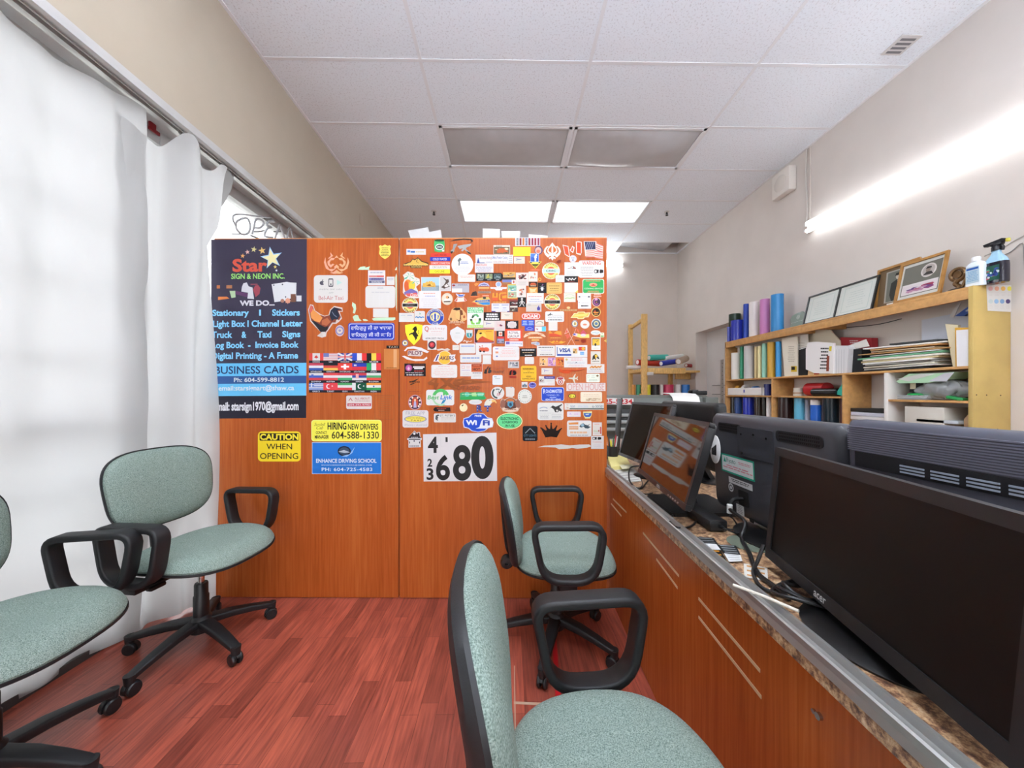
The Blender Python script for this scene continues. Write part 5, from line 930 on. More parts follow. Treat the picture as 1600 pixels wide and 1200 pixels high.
# ================================================================ stickers and signs on the partition
GS = 'stickers on the partition'; _si = [0]
def st(label, box, base, ops=(), shape='rr', cat='sticker', name='sticker', group=GS, lift=0, skew=None):
    x0, y0, x1, y1 = box; w, h = x1-x0, y1-y0; _si[0] += 1
    if skew: quad = skew; X = lambda u, v: (quad[0][0]*(1-u)*(1-v)+quad[1][0]*u*(1-v)+quad[2][0]*u*v+quad[3][0]*(1-u)*v, quad[0][1]*(1-u)*(1-v)+quad[1][1]*u*(1-v)+quad[2][1]*u*v+quad[3][1]*(1-u)*v)
    else: X = lambda u, v: (x0+w*u, y0+h*v)
    sh = Sheet(lambda u, v, d: pp(*X(u/100, v/100), d), step=2e-5, h=.0004+.0007*lift+.00001*(_si[0] % 30)); sh.rg = random.Random(_si[0])
    asp = w/max(h, 1e-6)
    if base:
        if shape == 'r': P = [(0, 0), (100, 0), (100, 100), (0, 100)]
        elif shape == 'rr':
            r = .13*min(w, h); P = [((p[0])/w*100, (p[1])/h*100) for p in rrect(0, 0, w, h, r, 4)]
        elif shape == 'e': P = [(50+50*math.cos(2*PI*i/36), 50+50*math.sin(2*PI*i/36)) for i in range(36)]
        else: P = shape
        sh.slab(P, base)
    for op in ops:
        k, a = op[0], op[1:]
        if k == 't': sh.text(a[0], a[1], a[2], a[3], a[4], a[5], a[6] if len(a) > 6 else .015, a[7] if len(a) > 7 else 0, a[8] if len(a) > 8 else 1)
        elif k == 'arc':   # text on a circle: body, cx, cy, rin, rout, a0, a1, colour
            sh2 = sh.mp; ay = asp
            sh.mp = lambda u, v, d: sh2(u, v*1, d); V, Fs = text2d(a[0], .02); z = sh.z(); vs = []
            for u, v in V:
                an = math.radians(a[5]+(a[6]-a[5])*u); r = (a[4]+(a[3]-a[4])*v) if a[6] < a[5] else (a[3]+(a[4]-a[3])*v)
                vs.append(sh2(a[1]+r*math.cos(an), a[2]-r*math.sin(an)*ay, z))
            sh.mb.use(flat(a[7])); sh.mb.add(vs, Fs); sh.mp = sh2
        elif k == 'r': sh.rect(*a)
        elif k == 'rr':
            r = .15*min((a[2]-a[0])*w, (a[3]-a[1])*h)/100; sh.face([(p[0]/w*100, p[1]/h*100) for p in rrect(a[0]*w/100, a[1]*h/100, a[2]*w/100, a[3]*h/100, r, 4)], a[4])
        elif k == 'e': sh.ell(*a)
        elif k == 'l': sh.lines(*a)
        elif k == 'p': sh.face(a[0], a[1])
        elif k == 'ps': sh.many(a[0], a[1])
        elif k == 'ph': sh.photo(*a)
        elif k == 'ln': sh.line(*a)
        elif k == 'ring':
            sq = sh.mp; ay = asp; sh.mp = lambda u, v, d: sq(u, a[1]+(v-a[1])*ay, d); sh.ring(*a); sh.mp = sq
    o = sh.mb.build(name, None, False)
    return tag(o, label, cat, group)
WH = 'c9c6c1'; CR = 'c2bbac'; BK = '1c1a1b'; RD = 'b8322c'; BL = '2740a0'; GN = '2f9a55'; YE = 'e0cf3e'; GR = '8b8b8e'; OR = 'c8742f'
L = lambda *a: ('l', *a)
T = lambda *a: ('t', *a)
# ---------- poster
PO = (330, 373.5, 480, 653)
def fx(x): return (x-330)/150*100
def fy(y): return (y-373.5)/279.5*100
def pt_(body, x0, y0, x1, y1, c, b=.03, sh=0): return ('t', body, fx(x0), fy(y0), fx(x1), fy(y1), c, b, sh)
def stp(x, y, r, c, rot=90): return ('p', [(fx(px_), fy(py_)) for px_, py_ in star(x, y, r, .40, rot)], c)
LB = '7fc4ea'
st('large dark shop poster advertising sign services on the left partition panel', PO, '3a3647', [
 ('r', fx(330), fy(567), 100, fy(587), '63b4de'), ('r', fx(330), fy(587), 100, fy(599), '31548a'), ('r', fx(330), fy(599), 100, fy(618), '63b4de'), ('r', fx(330), fy(618), 100, 100, '272531'),
 stp(425, 403, 18, '8fb6da', 100), stp(425, 403.5, 15, 'd9cf9a', 100), stp(410, 391.5, 6, 'd8b36c', 100), stp(397, 389.5, 5, 'c8bf86', 80), stp(387, 393.5, 4, 'd3a9a0', 100), stp(379.5, 399.5, 4, 'd39a5c', 80), stp(430.5, 417, 3, 'd8c46a'), stp(432.5, 422.5, 2.2, 'c9cfd6'),
 pt_('Star', 363.5, 404, 418, 424.5, 'c2513f', .035), pt_('SIGN & NEON INC.', 361.5, 427, 445.5, 435.5, '8fcf6a', .02),
 ('p', [(fx(x), fy(y)) for x, y in ((425, 444), (449, 440.5), (454, 441.5), (464, 442), (463.5, 463), (446, 470), (429.5, 472))], 'dfe1e4'), ('ps', [[(fx(x+1.2*math.cos(q)), fy(y+1.2*math.sin(q))) for q in [k*PI/4 for k in range(8)]] for x, y in ((428.5, 445.5), (442, 444.5), (447, 464))], '4b4a55'),
 ('r', fx(455), fy(459.5), fx(463), fy(472), '6d4a3c'), ('r', fx(464), fy(462), fx(472), fy(471), 'd5d6da'), ('p', [(fx(x), fy(y)) for x, y in star(450.5, 470, 5, .7, 90, 8)], 'c98d74'), ('e', fx(439), fy(467), fx(445), fy(473), '9b6f5d'),
 ('p', [(fx(x), fy(y)) for x, y in ((381, 442), (386, 441), (389, 447), (395, 449), (397.5, 467), (387, 466), (388, 457), (377.5, 455), (378.5, 447.5))], 'd9dae0'), ('p', [(fx(x), fy(y)) for x, y in ((396, 452), (399, 446), (404, 445), (407.5, 450), (406, 459), (400, 464))], '9a4854'), ('ln', [(fx(392), fy(444)), (fx(403), fy(444))], .6, '8a4a56'),
 ('p', [(fx(x), fy(y)) for x, y in ((359, 454), (368, 454), (368.5, 464), (362, 465))], 'a9c29a'), ('p', [(fx(x), fy(y)) for x, y in ((368, 454), (388, 458), (386, 464), (368, 459))], '5b3a5e'), ('r', fx(354), fy(445), fx(363), fy(450), 'a9714f'), ('p', [(fx(x), fy(y)) for x, y in ((341, 463), (355, 463), (359, 466), (341, 468))], 'd07a44'), ('r', fx(339), fy(445), fx(344), fy(450), 'b5714a'),
 pt_('WE DO...', 375, 469, 430, 477.5, 'e4e3ea', .045),
 pt_('Stationary', 332, 483, 389.5, 496, LB, .031), pt_('I', 405.5, 483.5, 408.5, 493, LB, .031), pt_('Stickers', 426, 483, 469.5, 493.5, LB, .031),
 pt_('Light Box I Channel Letter', 333, 500, 474, 513.5, LB, .031), pt_('Truck', 331, 517, 363.5, 527.5, LB, .031), pt_('&', 378, 517.5, 385.5, 527.5, LB, .031), pt_('Taxi', 403, 517, 425, 527.5, LB, .031), pt_('Signs', 442, 517, 470.5, 530, LB, .031),
 pt_('Log Book  -  Invoice Book', 332, 533.5, 468, 546.5, LB, .031), pt_('Digital Printing - A Frame', 331.5, 550, 467, 563.5, LB, .031),
 pt_('BUSINESS CARDS', 336, 571.5, 468, 583.5, '2a3660', .012), pt_('Ph: 604-599-8812', 366, 589.5, 445, 596.5, 'dfe7ee', .02), pt_('email:starsignart@shaw.ca', 342, 601.5, 461, 612, 'e3ecf2', .02), pt_('Email: starsign1970@gmail.com', 335, 626.5, 468, 645, 'e9e9ee', .035)], 'r', 'poster', 'poster', None, 0, [(330, 374.3), (479.5, 373.2), (478.5, 653), (330, 654)])
# ---------- left panel
def lotus():
    P = []
    for s_ in (1, -1):
        for pts in (((0, 20), (9, 32), (22, 30), (38, 48), (36, 62), (24, 74), (9, 60), (16, 56), (24, 62), (29, 54), (24, 42), (12, 40)), ((14, 22), (26, 6), (24, 22), (36, 34), (30, 34)), ((46, 28), (52, 50), (44, 78), (20, 92), (6, 80), (2, 72), (12, 80), (30, 80), (40, 62), (44, 48)), ((0, 84), (14, 94), (28, 96), (12, 101), (0, 100)), ((0, 60), (10, 70), (7, 80), (0, 74)), ((0, 20), (9, 32), (0, 30))):
            P.append([(50+s_*x*.95, y) for x, y in pts])
    return P
st('gold and pink line emblem shaped like a lotus, top of left panel', (506, 392, 546, 427.5), None, [('ps', lotus()[:6], 'cf9f74'), ('ps', lotus()[6:], 'd39a80')])
st('yellow shield sticker with faint text near the top centre seam', (592, 382, 611, 405), 'd9c45a', [L(15, 18, 85, 82, 6, '6f652f')], [(0, 12), (14, 4), (26, 10), (50, 0), (74, 10), (86, 4), (100, 12), (93, 30), (99, 62), (80, 84), (50, 100), (20, 84), (1, 62), (7, 30)])
st('white rounded card for a taxi app with phone icons', (490.5, 430, 543.5, 473), WH, [('e', 17, 21, 31, 36, '4d4a55'), ('p', [(23, 19), (27, 15), (28, 18), (25, 21)], '4d4a55'), ('e', 27, 25, 33, 32, WH), ('rr', 43, 12, 57, 42, '3c3c42'), ('r', 45, 16, 55, 38, WH), ('e', 48, 30, 52, 36, '3c3c42'), ('p', [(68, 17), (83, 27), (68, 36)], 'a9c9c2'), T('mobile taxi cabs', 17, 47, 82, 54, '8a8a88', 0, 0, 1.2), T('APP', 44, 61, 58, 67, '9aa09c', 0), T('Bel-Air Taxi', 14, 75, 87, 90, 'b06a68', .004)], 'rr', 'sign', 'sign')
st('white notice with red and blue printed bands left of the small note', (575, 422.5, 602, 446), 'e3dfdd', [L(8, 8, 92, 22, 1, '8f96a8'), ('r', 6, 34, 92, 44, 'c06a68'), ('r', 52, 34, 92, 44, 'c23f40'), ('r', 6, 50, 92, 66, '6f6a9c'), L(8, 50, 90, 66, 2, '2f2a4c'), ('r', 6, 68, 96, 84, '55556e'), L(10, 69, 92, 83, 2, 'd5d3d8')], 'r', 'notice', 'notice')
st('small white note right of the red and blue notice', (604, 432.5, 616.5, 445.5), WH, [L(12, 15, 88, 40, 2, '8b93a6'), L(25, 42, 75, 52, 1, 'b6b9c2')], 'r', 'note', 'note')
st('white sheet with a ruled table between green tape strips', (571, 447, 617.5, 481), WH, [L(38, 3, 62, 12, 2, '8b93a6'), L(10, 24, 92, 33, 1, 'b4b2b4')] + [('ln', [(8, y), (92, y)], .7, 'c9c8cc') for y in (38, 47, 56, 65, 74, 83, 92)] + [('ln', [(x, 38), (x, 92)], .5, 'd0cfd2') for x in (28, 48, 56, 76)], 'rr', 'sheet', 'form_sheet')
st('small white card under the ruled table sheet', (583, 482, 607, 496), WH, [L(10, 20, 90, 60, 3, 'c5c8c8')], 'r', 'card', 'business_card')
TP = 'b4cfae'; GT = 'green tape scraps on the left panel'
for bx, sp, lb in (((559, 416, 578, 422), [(0, 90), (20, 20), (50, 5), (65, 10), (60, 40), (100, 5), (92, 60), (96, 95), (55, 92), (40, 95)], 'torn green tape scrap above the red and blue notice'), ((617, 417, 622.5, 422.5), [(0, 90), (45, 0), (100, 80), (60, 95)], 'tiny green tape triangle near the seam'), ((617.5, 427, 622, 494), [(0, 10), (40, 0), (100, 20), (95, 70), (85, 100), (30, 80), (10, 40)], 'long vertical strip of green tape along the seam'), ((550, 472, 556.5, 490), [(10, 0), (90, 20), (100, 60), (70, 100), (20, 95), (40, 60), (0, 30)], 'upright green tape scrap right of the rooster'), ((551, 492, 565, 502), [(0, 30), (30, 0), (60, 5), (75, 60), (100, 92), (20, 100)], 'green tape corner scrap below the upright one'), ((567, 498, 575.5, 501.5), [(0, 20), (40, 10), (100, 70), (60, 100), (10, 90)], 'small green tape crumb left of the long flat strip'), ((581, 496, 618, 501), [(0, 40), (15, 10), (98, 0), (100, 60), (90, 95), (8, 100)], 'flat strip of green tape above the blue script sign')):
    st(lb, bx, TP, (), sp, 'tape', 'tape_scrap', GT)
st('rooster cutout sticker with a red comb and black tail', (481.5, 474.5, 535, 527), 'd9cdc4', [('p', [(2, 18), (8, 4), (14, 8), (18, 22), (34, 33), (48, 38), (62, 34), (66, 20), (76, 10), (98, 16), (99, 22), (88, 22), (96, 40), (90, 50), (84, 44), (80, 56), (70, 56), (62, 68), (58, 76), (50, 86), (36, 84), (22, 66), (9, 50), (6, 36)], '7e3f2e'), ('p', [(8, 8), (16, 18), (34, 33), (42, 42), (34, 56), (20, 52), (9, 42), (7, 28)], 'd28a4a'), ('p', [(2, 18), (8, 5), (14, 9), (13, 20), (7, 28), (4, 22)], 'c25a50'), ('p', [(9, 50), (20, 53), (34, 62), (50, 70), (60, 66), (56, 78), (46, 86), (36, 84), (22, 66)], '26262c'), ('p', [(62, 34), (66, 20), (76, 11), (98, 17), (86, 20), (92, 36), (86, 48), (76, 46), (70, 52), (66, 44)], '262a3a'), ('ln', [(70, 24), (76, 34), (84, 40)], 2, '6b7488'), ('p', [(40, 50), (56, 42), (66, 54), (54, 66), (40, 62)], 'a9603f'), ('p', [(40, 84), (50, 84), (50, 96), (44, 98)], 'e0d8d0')], [(0, 18), (6, 2), (15, 4), (20, 20), (36, 31), (48, 36), (60, 33), (64, 18), (76, 7), (100, 12), (101, 24), (92, 24), (99, 44), (90, 54), (82, 60), (72, 60), (64, 72), (54, 86), (52, 98), (40, 101), (26, 96), (38, 86), (22, 70), (6, 52), (3, 34)])
st('small round blue and cream badge below the rooster tail', (524, 508, 538, 525.5), 'b7a7a9', [('ring', 50, 50, 36, 48, '6f6aa0'), ('e', 30, 32, 70, 70, 'd9cfa9'), ('e', 36, 36, 64, 62, '6b5f9c'), ('r', 48, 38, 52, 62, 'e0d9c4')], 'e')
st('blue rectangular sign with two lines of white Punjabi script', (544, 504.5, 616.5, 531.5), '2236a0', [('rr', 1.5, 4, 98.5, 96, 'cfd3ea'), ('rr', 3, 8, 97, 92, '2236a0'), T('ਵਾਿਹਗੁਰੂ ਜੀ ਕਾ ਖਾਲਸਾ', 6, 14, 94, 48, 'e9ebf4', .008), T('ਵਾਿਹਗੁਰੂ ਜੀ ਕੀ ਫਤਿਹ', 7, 54, 93, 87, 'e9ebf4', .008)], 'rr', 'sign', 'sign')
# flags
def H3(*c): return lambda x, y, w, h: [('r', x, y+h*i/3, x+w, y+h*(i+1)/3, k) for i, k in enumerate(c)]
def V3(*c): return lambda x, y, w, h: [('r', x+w*i/3, y, x+w*(i+1)/3, y+h, k) for i, k in enumerate(c)]
def leaf(x, y, w, h): return [('p', [(x+w*u, y+h*v) for u, v in ((.5, .1), (.6, .35), (.78, .28), (.74, .5), (.95, .55), (.72, .72), (.54, .7), (.53, .95), (.47, .95), (.46, .7), (.28, .72), (.05, .55), (.26, .5), (.22, .28), (.4, .35))], 'c2392f')]
def canada(x, y, w, h): return [('r', x, y, x+w, y+h, 'e4dfdd'), ('r', x, y, x+w*.24, y+h, 'c4423c'), ('r', x+w*.76, y, x+w, y+h, 'c4423c')] + leaf(x+w*.33, y+h*.12, w*.34, h*.76)
def usa(x, y, w, h): return [('r', x, y+h*i/9, x+w, y+h*(i+1)/9, 'c98d8a' if i % 2 == 0 else 'dcd7da') for i in range(9)] + [('r', x, y, x+w*.38, y+h*.5, '6a76ab')]
def uk(x, y, w, h): return [('r', x, y, x+w, y+h, '2b3a86'), ('ln', [(x, y), (x+w, y+h)], h*.2, 'e2e2e4'), ('ln', [(x, y+h), (x+w, y)], h*.2, 'e2e2e4'), ('r', x, y+h*.36, x+w, y+h*.64, 'e6e4e4'), ('r', x+w*.42, y, x+w*.58, y+h, 'e6e4e4'), ('r', x, y+h*.42, x+w, y+h*.58, 'c23a3a'), ('r', x+w*.455, y, x+w*.545, y+h, 'c23a3a')]
def swiss(x, y, w, h): return [('r', x, y, x+w, y+h, 'cf4038'), ('r', x+w*.22, y+h*.38, x+w*.78, y+h*.6, 'eee'), ('r', x+w*.41, y+h*.15, x+w*.58, y+h*.85, 'eee')]
def slov(x, y, w, h): return [('r', x, y, x+w, y+h*.5, '2c3c9c'), ('r', x, y+h*.5, x+w, y+h, 'c63440'), ('r', x+w*.12, y+h*.2, x+w*.3, y+h*.4, 'd9d6dc')]
def slov2(x, y, w, h): return H3('e0dfe2', '3c5aa8', 'c2404a')(x, y, w, h) + [('r', x+w*.16, y+h*.2, x+w*.32, y+h*.55, '4a62b0')]
def serb(x, y, w, h): return H3('b93a45', '2f4288', 'e2e0e2')(x, y, w, h) + [('r', x+w*.25, y+h*.15, x+w*.45, y+h*.75, 'd9a09a')]
def greece(x, y, w, h): return [('r', x, y+h*i/9, x+w, y+h*(i+1)/9, '3f67b0' if i % 2 == 0 else 'e2e4ea') for i in range(9)] + [('r', x, y, x+w*.36, y+h*5/9, '3f67b0'), ('r', x+w*.14, y, x+w*.22, y+h*5/9, 'e2e4ea'), ('r', x, y+h*2/9, x+w*.36, y+h*3/9, 'e2e4ea')]
def moon(bg, off): return lambda x, y, w, h: [('r', x, y, x+w, y+h, bg)] + ([('r', x, y, x+w*.25, y+h, 'e6e6e4')] if off else []) + [('e', x+w*(.2+off), y+h*.18, x+w*(.52+off), y+h*.82, 'eee'), ('e', x+w*(.28+off), y+h*.22, x+w*(.58+off), y+h*.74, bg), ('p', star(x+w*(.62+off), y+h*.45, w*.07, .4, 90, 5, 1.6), 'eee')]
def india(x, y, w, h): return H3('d48a3e', 'e6e4e0', '2f8a4a')(x, y, w, h) + [('e', x+w*.44, y+h*.38, x+w*.56, y+h*.62, '4a4f92')]
FL = [[canada, usa, uk, V3('2f49b0', 'e8e6e6', 'cf3434'), V3('1b1a1c', 'dfc64a', 'c9343a')], [H3('b54456', 'e4e2e4', '34549e'), H3('26262c', 'c0443c', 'd6ad52'), swiss, slov, V3('2c9a5e', 'e8e6e4', 'd23b42')], [slov2, H3('cf4a4c', 'e6e4e4', 'cf4a4c'), H3('c2404a', 'e4e2e2', '3f9a62'), serb, H3('e4e4e2', '4a9a66', 'cf4a40')], [greece, moon('cf4048', 0), H3('4a9a5e', 'e6e4e2', 'c4444a'), moon('16523a', .18), india]]
NM = [['CANADA', 'USA', 'ENGLAND', 'FRANCE', 'BELGIUM'], ['NETHERLANDS', 'GERMANY', 'SWITZERLAND', 'LIECHTENSTEIN', 'ITALY'], ['SLOVENIA', 'AUSTRIA', 'HUNGARY', 'SERBIA', 'BULGARIA'], ['GREECE', 'TURKEY', 'IRAN', 'PAKISTAN', 'INDIA']]
fo = []
for r_ in range(4):
    for c_ in range(5):
        fo += FL[r_][c_](c_*20, r_*25, 20, 18.5); w_ = min(15, 1.7*len(NM[r_][c_])); fo.append(T(NM[r_][c_], c_*20+10-w_/2, r_*25+20, c_*20+10+w_/2, r_*25+23.6, 'cfcfd4', .01))
st('sheet of twenty small national flags with black name strips', (483, 552, 595.5, 613.5), '24232a', fo, 'r', 'sheet', 'flag_sheet', None)
st('small black label reading taxi across the seam', (604, 540, 623.5, 544.5), '1a1618', [T('TAXI', 16, 18, 88, 84, 'b9a58c', .01, 0, 1.2)], 'r', 'label', 'label', GS, 2)
st('yellowed clear tape patch below the small black taxi label', (600, 545, 624, 577), 'b9733a', [('r', 62, 2, 84, 92, 'c8966a'), L(5, 88, 95, 98, 1, '8a5a2c')], 'r', 'tape', 'tape_patch', None, 1)
st('white sticker with a red triangle logo and red phone bar', (541, 618, 581, 639), 'e2d9d4', [('p', [(8, 40), (17, 15), (26, 40), (22, 40), (17, 26), (12, 40)], 'a56a6a'), T('ALL ABOUT', 33, 14, 92, 30, 'b05560', .01), L(33, 36, 92, 46, 1, 'a98a8c'), ('r', 5, 58, 97, 80, 'b5404f'), T('604-393-9790', 9, 62, 92, 76, 'e0d3d2', .01)], 'rr')
st('thin brown outlined square of fine print on bare wood', (586, 618, 615.5, 655), None, [('ln', [(0, 0), (100, 0), (100, 100), (0, 100), (0, 0)], 1.6, '7c4a22'), L(12, 4, 90, 95, 11, '8a5528', .25)])
st('yellow sign for hiring new drivers with a phone number', (486.5, 656, 596.5, 689.5), 'dde07a', [('rr', 1, 4, 99, 96, 'e2dc50'), T('Surdell', 4, 14, 20, 28, '6f6b2a', 0, .4), T('Cab', 7, 30, 17, 44, '6f6b2a', 0, .4), T('HIRING', 23, 12, 50, 46, '23211c', .03), T('NEW DRIVERS', 52, 18, 95, 46, '23211c', .02), T('CONTACT', 6.5, 53, 22, 66, '23211c', .02), T('MANAGER', 5, 71, 25, 88, '23211c', .03), T('604-588-1330', 29, 54, 96, 88, '2b281f', .01)], 'rr', 'sign', 'sign')
st('blue sign for a driving school below the yellow hiring sign', (487.5, 691, 596, 740.5), 'bcd0e6', [('r', .8, 1.8, 99.2, 98.2, '2670c2'), ('e', 37, 12, 56, 44, '1c2230'), ('e', 39, 16, 54, 40, '3d4a5c'), ('p', [(38, 30), (46, 24), (55, 32), (47, 34)], 'c6ced8'), ('p', [(54, 38), (62, 14), (58, 34), (50, 46), (42, 44)], '8fb4dc'), T('ENHANCE DRIVING SCHOOL', 6, 52, 93, 65, 'e3ebf4', .025), T('ENHANCEDRIVINGSCHOOL@GMAIL.COM', 14, 70, 86, 75, 'cfdcee', .01), T('PH: 604-725-4583', 14, 80, 87, 91, 'e3ebf4', .015, 0, 1.1)], 'r', 'sign', 'sign')
st('yellow caution when opening sign with a black header', (403, 674, 470, 721), 'e6c92a', [('rr', 4, 6, 96, 31, '23201a'), T('CAUTION', 5, 8, 95, 29, 'e6d43a', .04), T('WHEN', 20, 41, 80, 60, '2b281e', .008), T('OPENING', 5, 72, 94, 92, '2b281e', .008)], 'rr', 'sign', 'sign')
# ---------- right panel, top rows
st('white strip card with a blue and gold logo at the top left', (635, 389, 665.5, 398), WH, [('r', 6, 25, 20, 60, '5a7fc0'), ('r', 22, 35, 44, 65, '2f63a8'), L(46, 40, 92, 66, 1, 'b49a5c')], 'r')
st('gold mountain range sticker with a dark outline', (630, 402, 669.5, 419), '2c2218', [('p', [(3, 70), (30, 45), (38, 20), (46, 28), (58, 8), (72, 40), (98, 62), (98, 74), (3, 74)], 'c9a24c'), T('ROCKY MOUNTAIN', 2, 62, 98, 77, 'd9b868', .02), T('EDITION', 33, 81, 72, 96, 'd9b868', .02), ('ln', [(58, 10), (52, 40), (62, 55)], 2, '2c2218')], [(0, 62), (28, 40), (38, 12), (46, 20), (58, 0), (74, 34), (100, 52), (100, 80), (72, 82), (72, 100), (30, 100), (28, 82), (0, 82)])
st('green barrel shaped sticker with a white centre', (678, 374, 695, 394), '3fa05a', [('e', 5, 0, 95, 18, '1f4a2c'), ('e', 12, 35, 92, 85, 'dfe6dc'), ('e', 20, 42, 84, 78, '2c3a32'), L(26, 50, 78, 72, 2, 'd7dcd6'), ('r', 75, 82, 95, 96, 'c9d3c6')], [(5, 6), (50, 0), (95, 6), (100, 40), (96, 94), (50, 100), (6, 94), (0, 40)])
st('dark swooshing car silhouette sticker with a silver script', (702, 372.5, 739, 397.5), None, [('p', [(0, 20), (25, 6), (60, 0), (92, 4), (101, 14), (98, 22), (80, 30), (94, 20), (90, 12), (60, 9), (30, 14)], '2d241c'), ('p', [(18, 36), (34, 34), (32, 44), (24, 62), (20, 84), (8, 94), (4, 82), (14, 66)], '8b8984'), ('p', [(34, 48), (60, 40), (94, 34), (88, 48), (74, 56), (70, 66), (90, 92), (92, 100), (82, 96), (64, 70), (56, 82), (50, 76), (58, 62), (44, 66)], '9a9892'), ('p', [(70, 76), (90, 90), (92, 100), (82, 96)], '26201b'), ('p', [(4, 82), (16, 80), (14, 92), (8, 96)], '26201b')])
PL = 'pipe marker strips on the right panel'
for y0, y1, x0, x1, c, tx, tc_, lb, xa, xb in ((395.5, 401.3, 673, 705, 'c8392c', 'HOT WATER', '7a2420', 'red pipe marker strip reading hot water', 18, 78), (401.8, 408, 672, 703.5, '26349c', 'COLD WATER', 'dfe2f0', 'blue pipe marker strip reading cold water', 14, 84), (408.5, 414, 673, 703.5, 'c94a3c', 'DOMESTIC CONNECTION', 'ead6d0', 'red pipe marker strip with white text about a connection', 3, 97), (414.5, 420.6, 671, 703, 'e2ded8', 'CIRCULATION', '8e8c88', 'white pipe marker strip reading circulation', 14, 85), (421, 427.3, 671, 703, 'd9cf35', 'GAS LINE', '7f7c1e', 'yellow pipe marker strip reading gas line', 26, 74)):
    st(lb, (x0, y0, x1, y1), c, [T(tx, xa, 22, xb, 78, tc_, .012)], 'r', 'pipe marker', 'pipe_marker', PL)
st('large white round sticker with a small crest above fine print', (705.5, 396.5, 739.5, 430.5), WH, [('p', [(28, 32), (34, 22), (40, 18), (46, 28), (38, 34), (37, 54), (32, 54), (33, 38)], '4f5a5c'), L(40, 34, 78, 48, 2, '6c7da8'), L(14, 58, 86, 84, 4, 'b3b2b4', .3)], 'e')
st('tropical fruit and palm tree cutout sticker', (629, 425, 656, 466.5), 'e3ddd2', [('e', 8, 28, 55, 74, 'd9823a'), ('e', 10, 34, 36, 76, 'c65a2e'), ('e', 36, 34, 74, 68, 'e0b83e'), ('p', [(10, 76), (50, 62), (86, 74), (88, 84), (10, 86)], '6a5f9a'), ('p', [(16, 82), (80, 78), (92, 94), (70, 92), (30, 92)], 'c5504c'), T('Days', 44, 80, 94, 96, 'e9d9d2', .01, .2)] + [('p', [(38+a*1.0, 14), (38+a*34, 14+b*12), (38+a*20+4, 16+b*10)], '3fa383') for a, b in ((-1, 1), (-.9, -.2), (-.3, -1), (.4, -1), (1, -.2), (.9, 1), (.2, 1.5))] + [('p', [(74, 34), (74+a*24, 34+b*9), (74+a*14+3, 36+b*8)], '3fa383') for a, b in ((-1, 1), (-.8, -.6), (.3, -1), (1, .2), (.7, 1.2))], [(2, 12), (30, -2), (62, 4), (70, 18), (98, 26), (100, 44), (78, 56), (92, 74), (98, 98), (60, 100), (20, 92), (2, 78), (4, 40), (12, 26)])
st('photo sticker of a gold domed temple over water', (658, 433, 687, 455), WH, [('r', 3, 4, 97, 60, '9dbcd2'), ('r', 3, 60, 97, 97, '7f9099'), ('p', [(8, 62), (10, 44), (26, 38), (32, 28), (38, 38), (44, 24), (50, 32), (58, 26), (64, 38), (72, 36), (78, 56), (78, 70), (8, 70)], 'cf9f45'), ('ph', 10, 42, 76, 68, ['c99a44', '8c5f26', 'dcb866'], 18, 2), L(6, 72, 94, 94, 4, 'a6b0b2', .3)], 'r', 'photo', 'photo_sticker')
st('grey photo sticker of a bird with raised wings', (687, 431, 705, 455), WH, [('r', 4, 4, 96, 96, 'b5b2b0'), ('p', [(26, 10), (60, 24), (76, 22), (82, 40), (66, 50), (88, 70), (40, 84), (10, 74), (34, 62), (48, 46), (54, 34)], '4c3c34'), ('p', [(40, 66), (60, 52), (80, 66), (52, 76)], 'd9d2cc')], 'r', 'photo', 'photo_sticker')
st('white rounded label with faint red text under the round sticker', (715.5, 429, 742.5, 440.5), 'e2dcd2', [L(6, 18, 94, 46, 2, 'c98a80', .4), L(20, 56, 84, 80, 1, 'c9bfb6', .4)], 'rr', lift=1)
st('silver foil card with a small dark red oval', (706, 443, 733, 457), 'a3a0a6', [('r', 0, 55, 60, 100, 'cfc8c4'), ('e', 2, 10, 20, 32, '8a2a28'), L(30, 6, 96, 28, 2, '6f6d78', .4)], 'r')
st('strip of vertical coloured banners hanging over the panel top', (805, 371, 844, 384.3), 'd9d8de', [('r', 5+12*k, 8, 13+12*k, 92, c) for k, c in enumerate(('4a4648', '8a2f30', 'c27a3a', '3e4464', '9a3440', '96303a', '9a3236', '94384e'))] + [L(5+12*k, 14, 13+12*k, 86, 6, c, .35) for k, c in enumerate(('d5d2d0', '5a1c20', '9a5222', 'c9c8d4', '5c2026', '5a2a5c', '5e2024', '5c2a3a'))], 'r')
st('photo card of an orange car on a dark ground', (771, 383, 797, 397.5), CR, [('r', 3, 20, 97, 96, '3a3226'), ('ph', 5, 24, 95, 94, ['6a5a42', 'c9b896', '26221e', 'b5502c'], 24, 7), ('p', [(20, 60), (32, 36), (62, 34), (78, 56), (80, 76), (20, 80)], 'b2542c'), L(8, 6, 60, 20, 1, '5a5048')], 'r', 'photo', 'photo_sticker')
st('bright yellow sheet with faint vertical columns', (802, 386, 829, 400), 'dcd233', [L(8+18*k, 14, 20+18*k, 88, 6, 'b5ac2a', .3) for k in range(5)], 'r')
st('round purple and pink sticker above the blue letter square', (835, 384, 848, 398), '4f3c5c', [('e', 10, 16, 84, 90, 'c99a8c'), ('e', 24, 44, 70, 82, 'c86a54')], 'e')
st('white and red heading card with four lines below the railing sign', (742, 411, 771, 426), 'e0dbd8', [T('EAKHLAIK', 6, 10, 66, 30, 'c25a50', .01), L(6, 36, 96, 92, 4, '8a86a8', .35)], 'r')
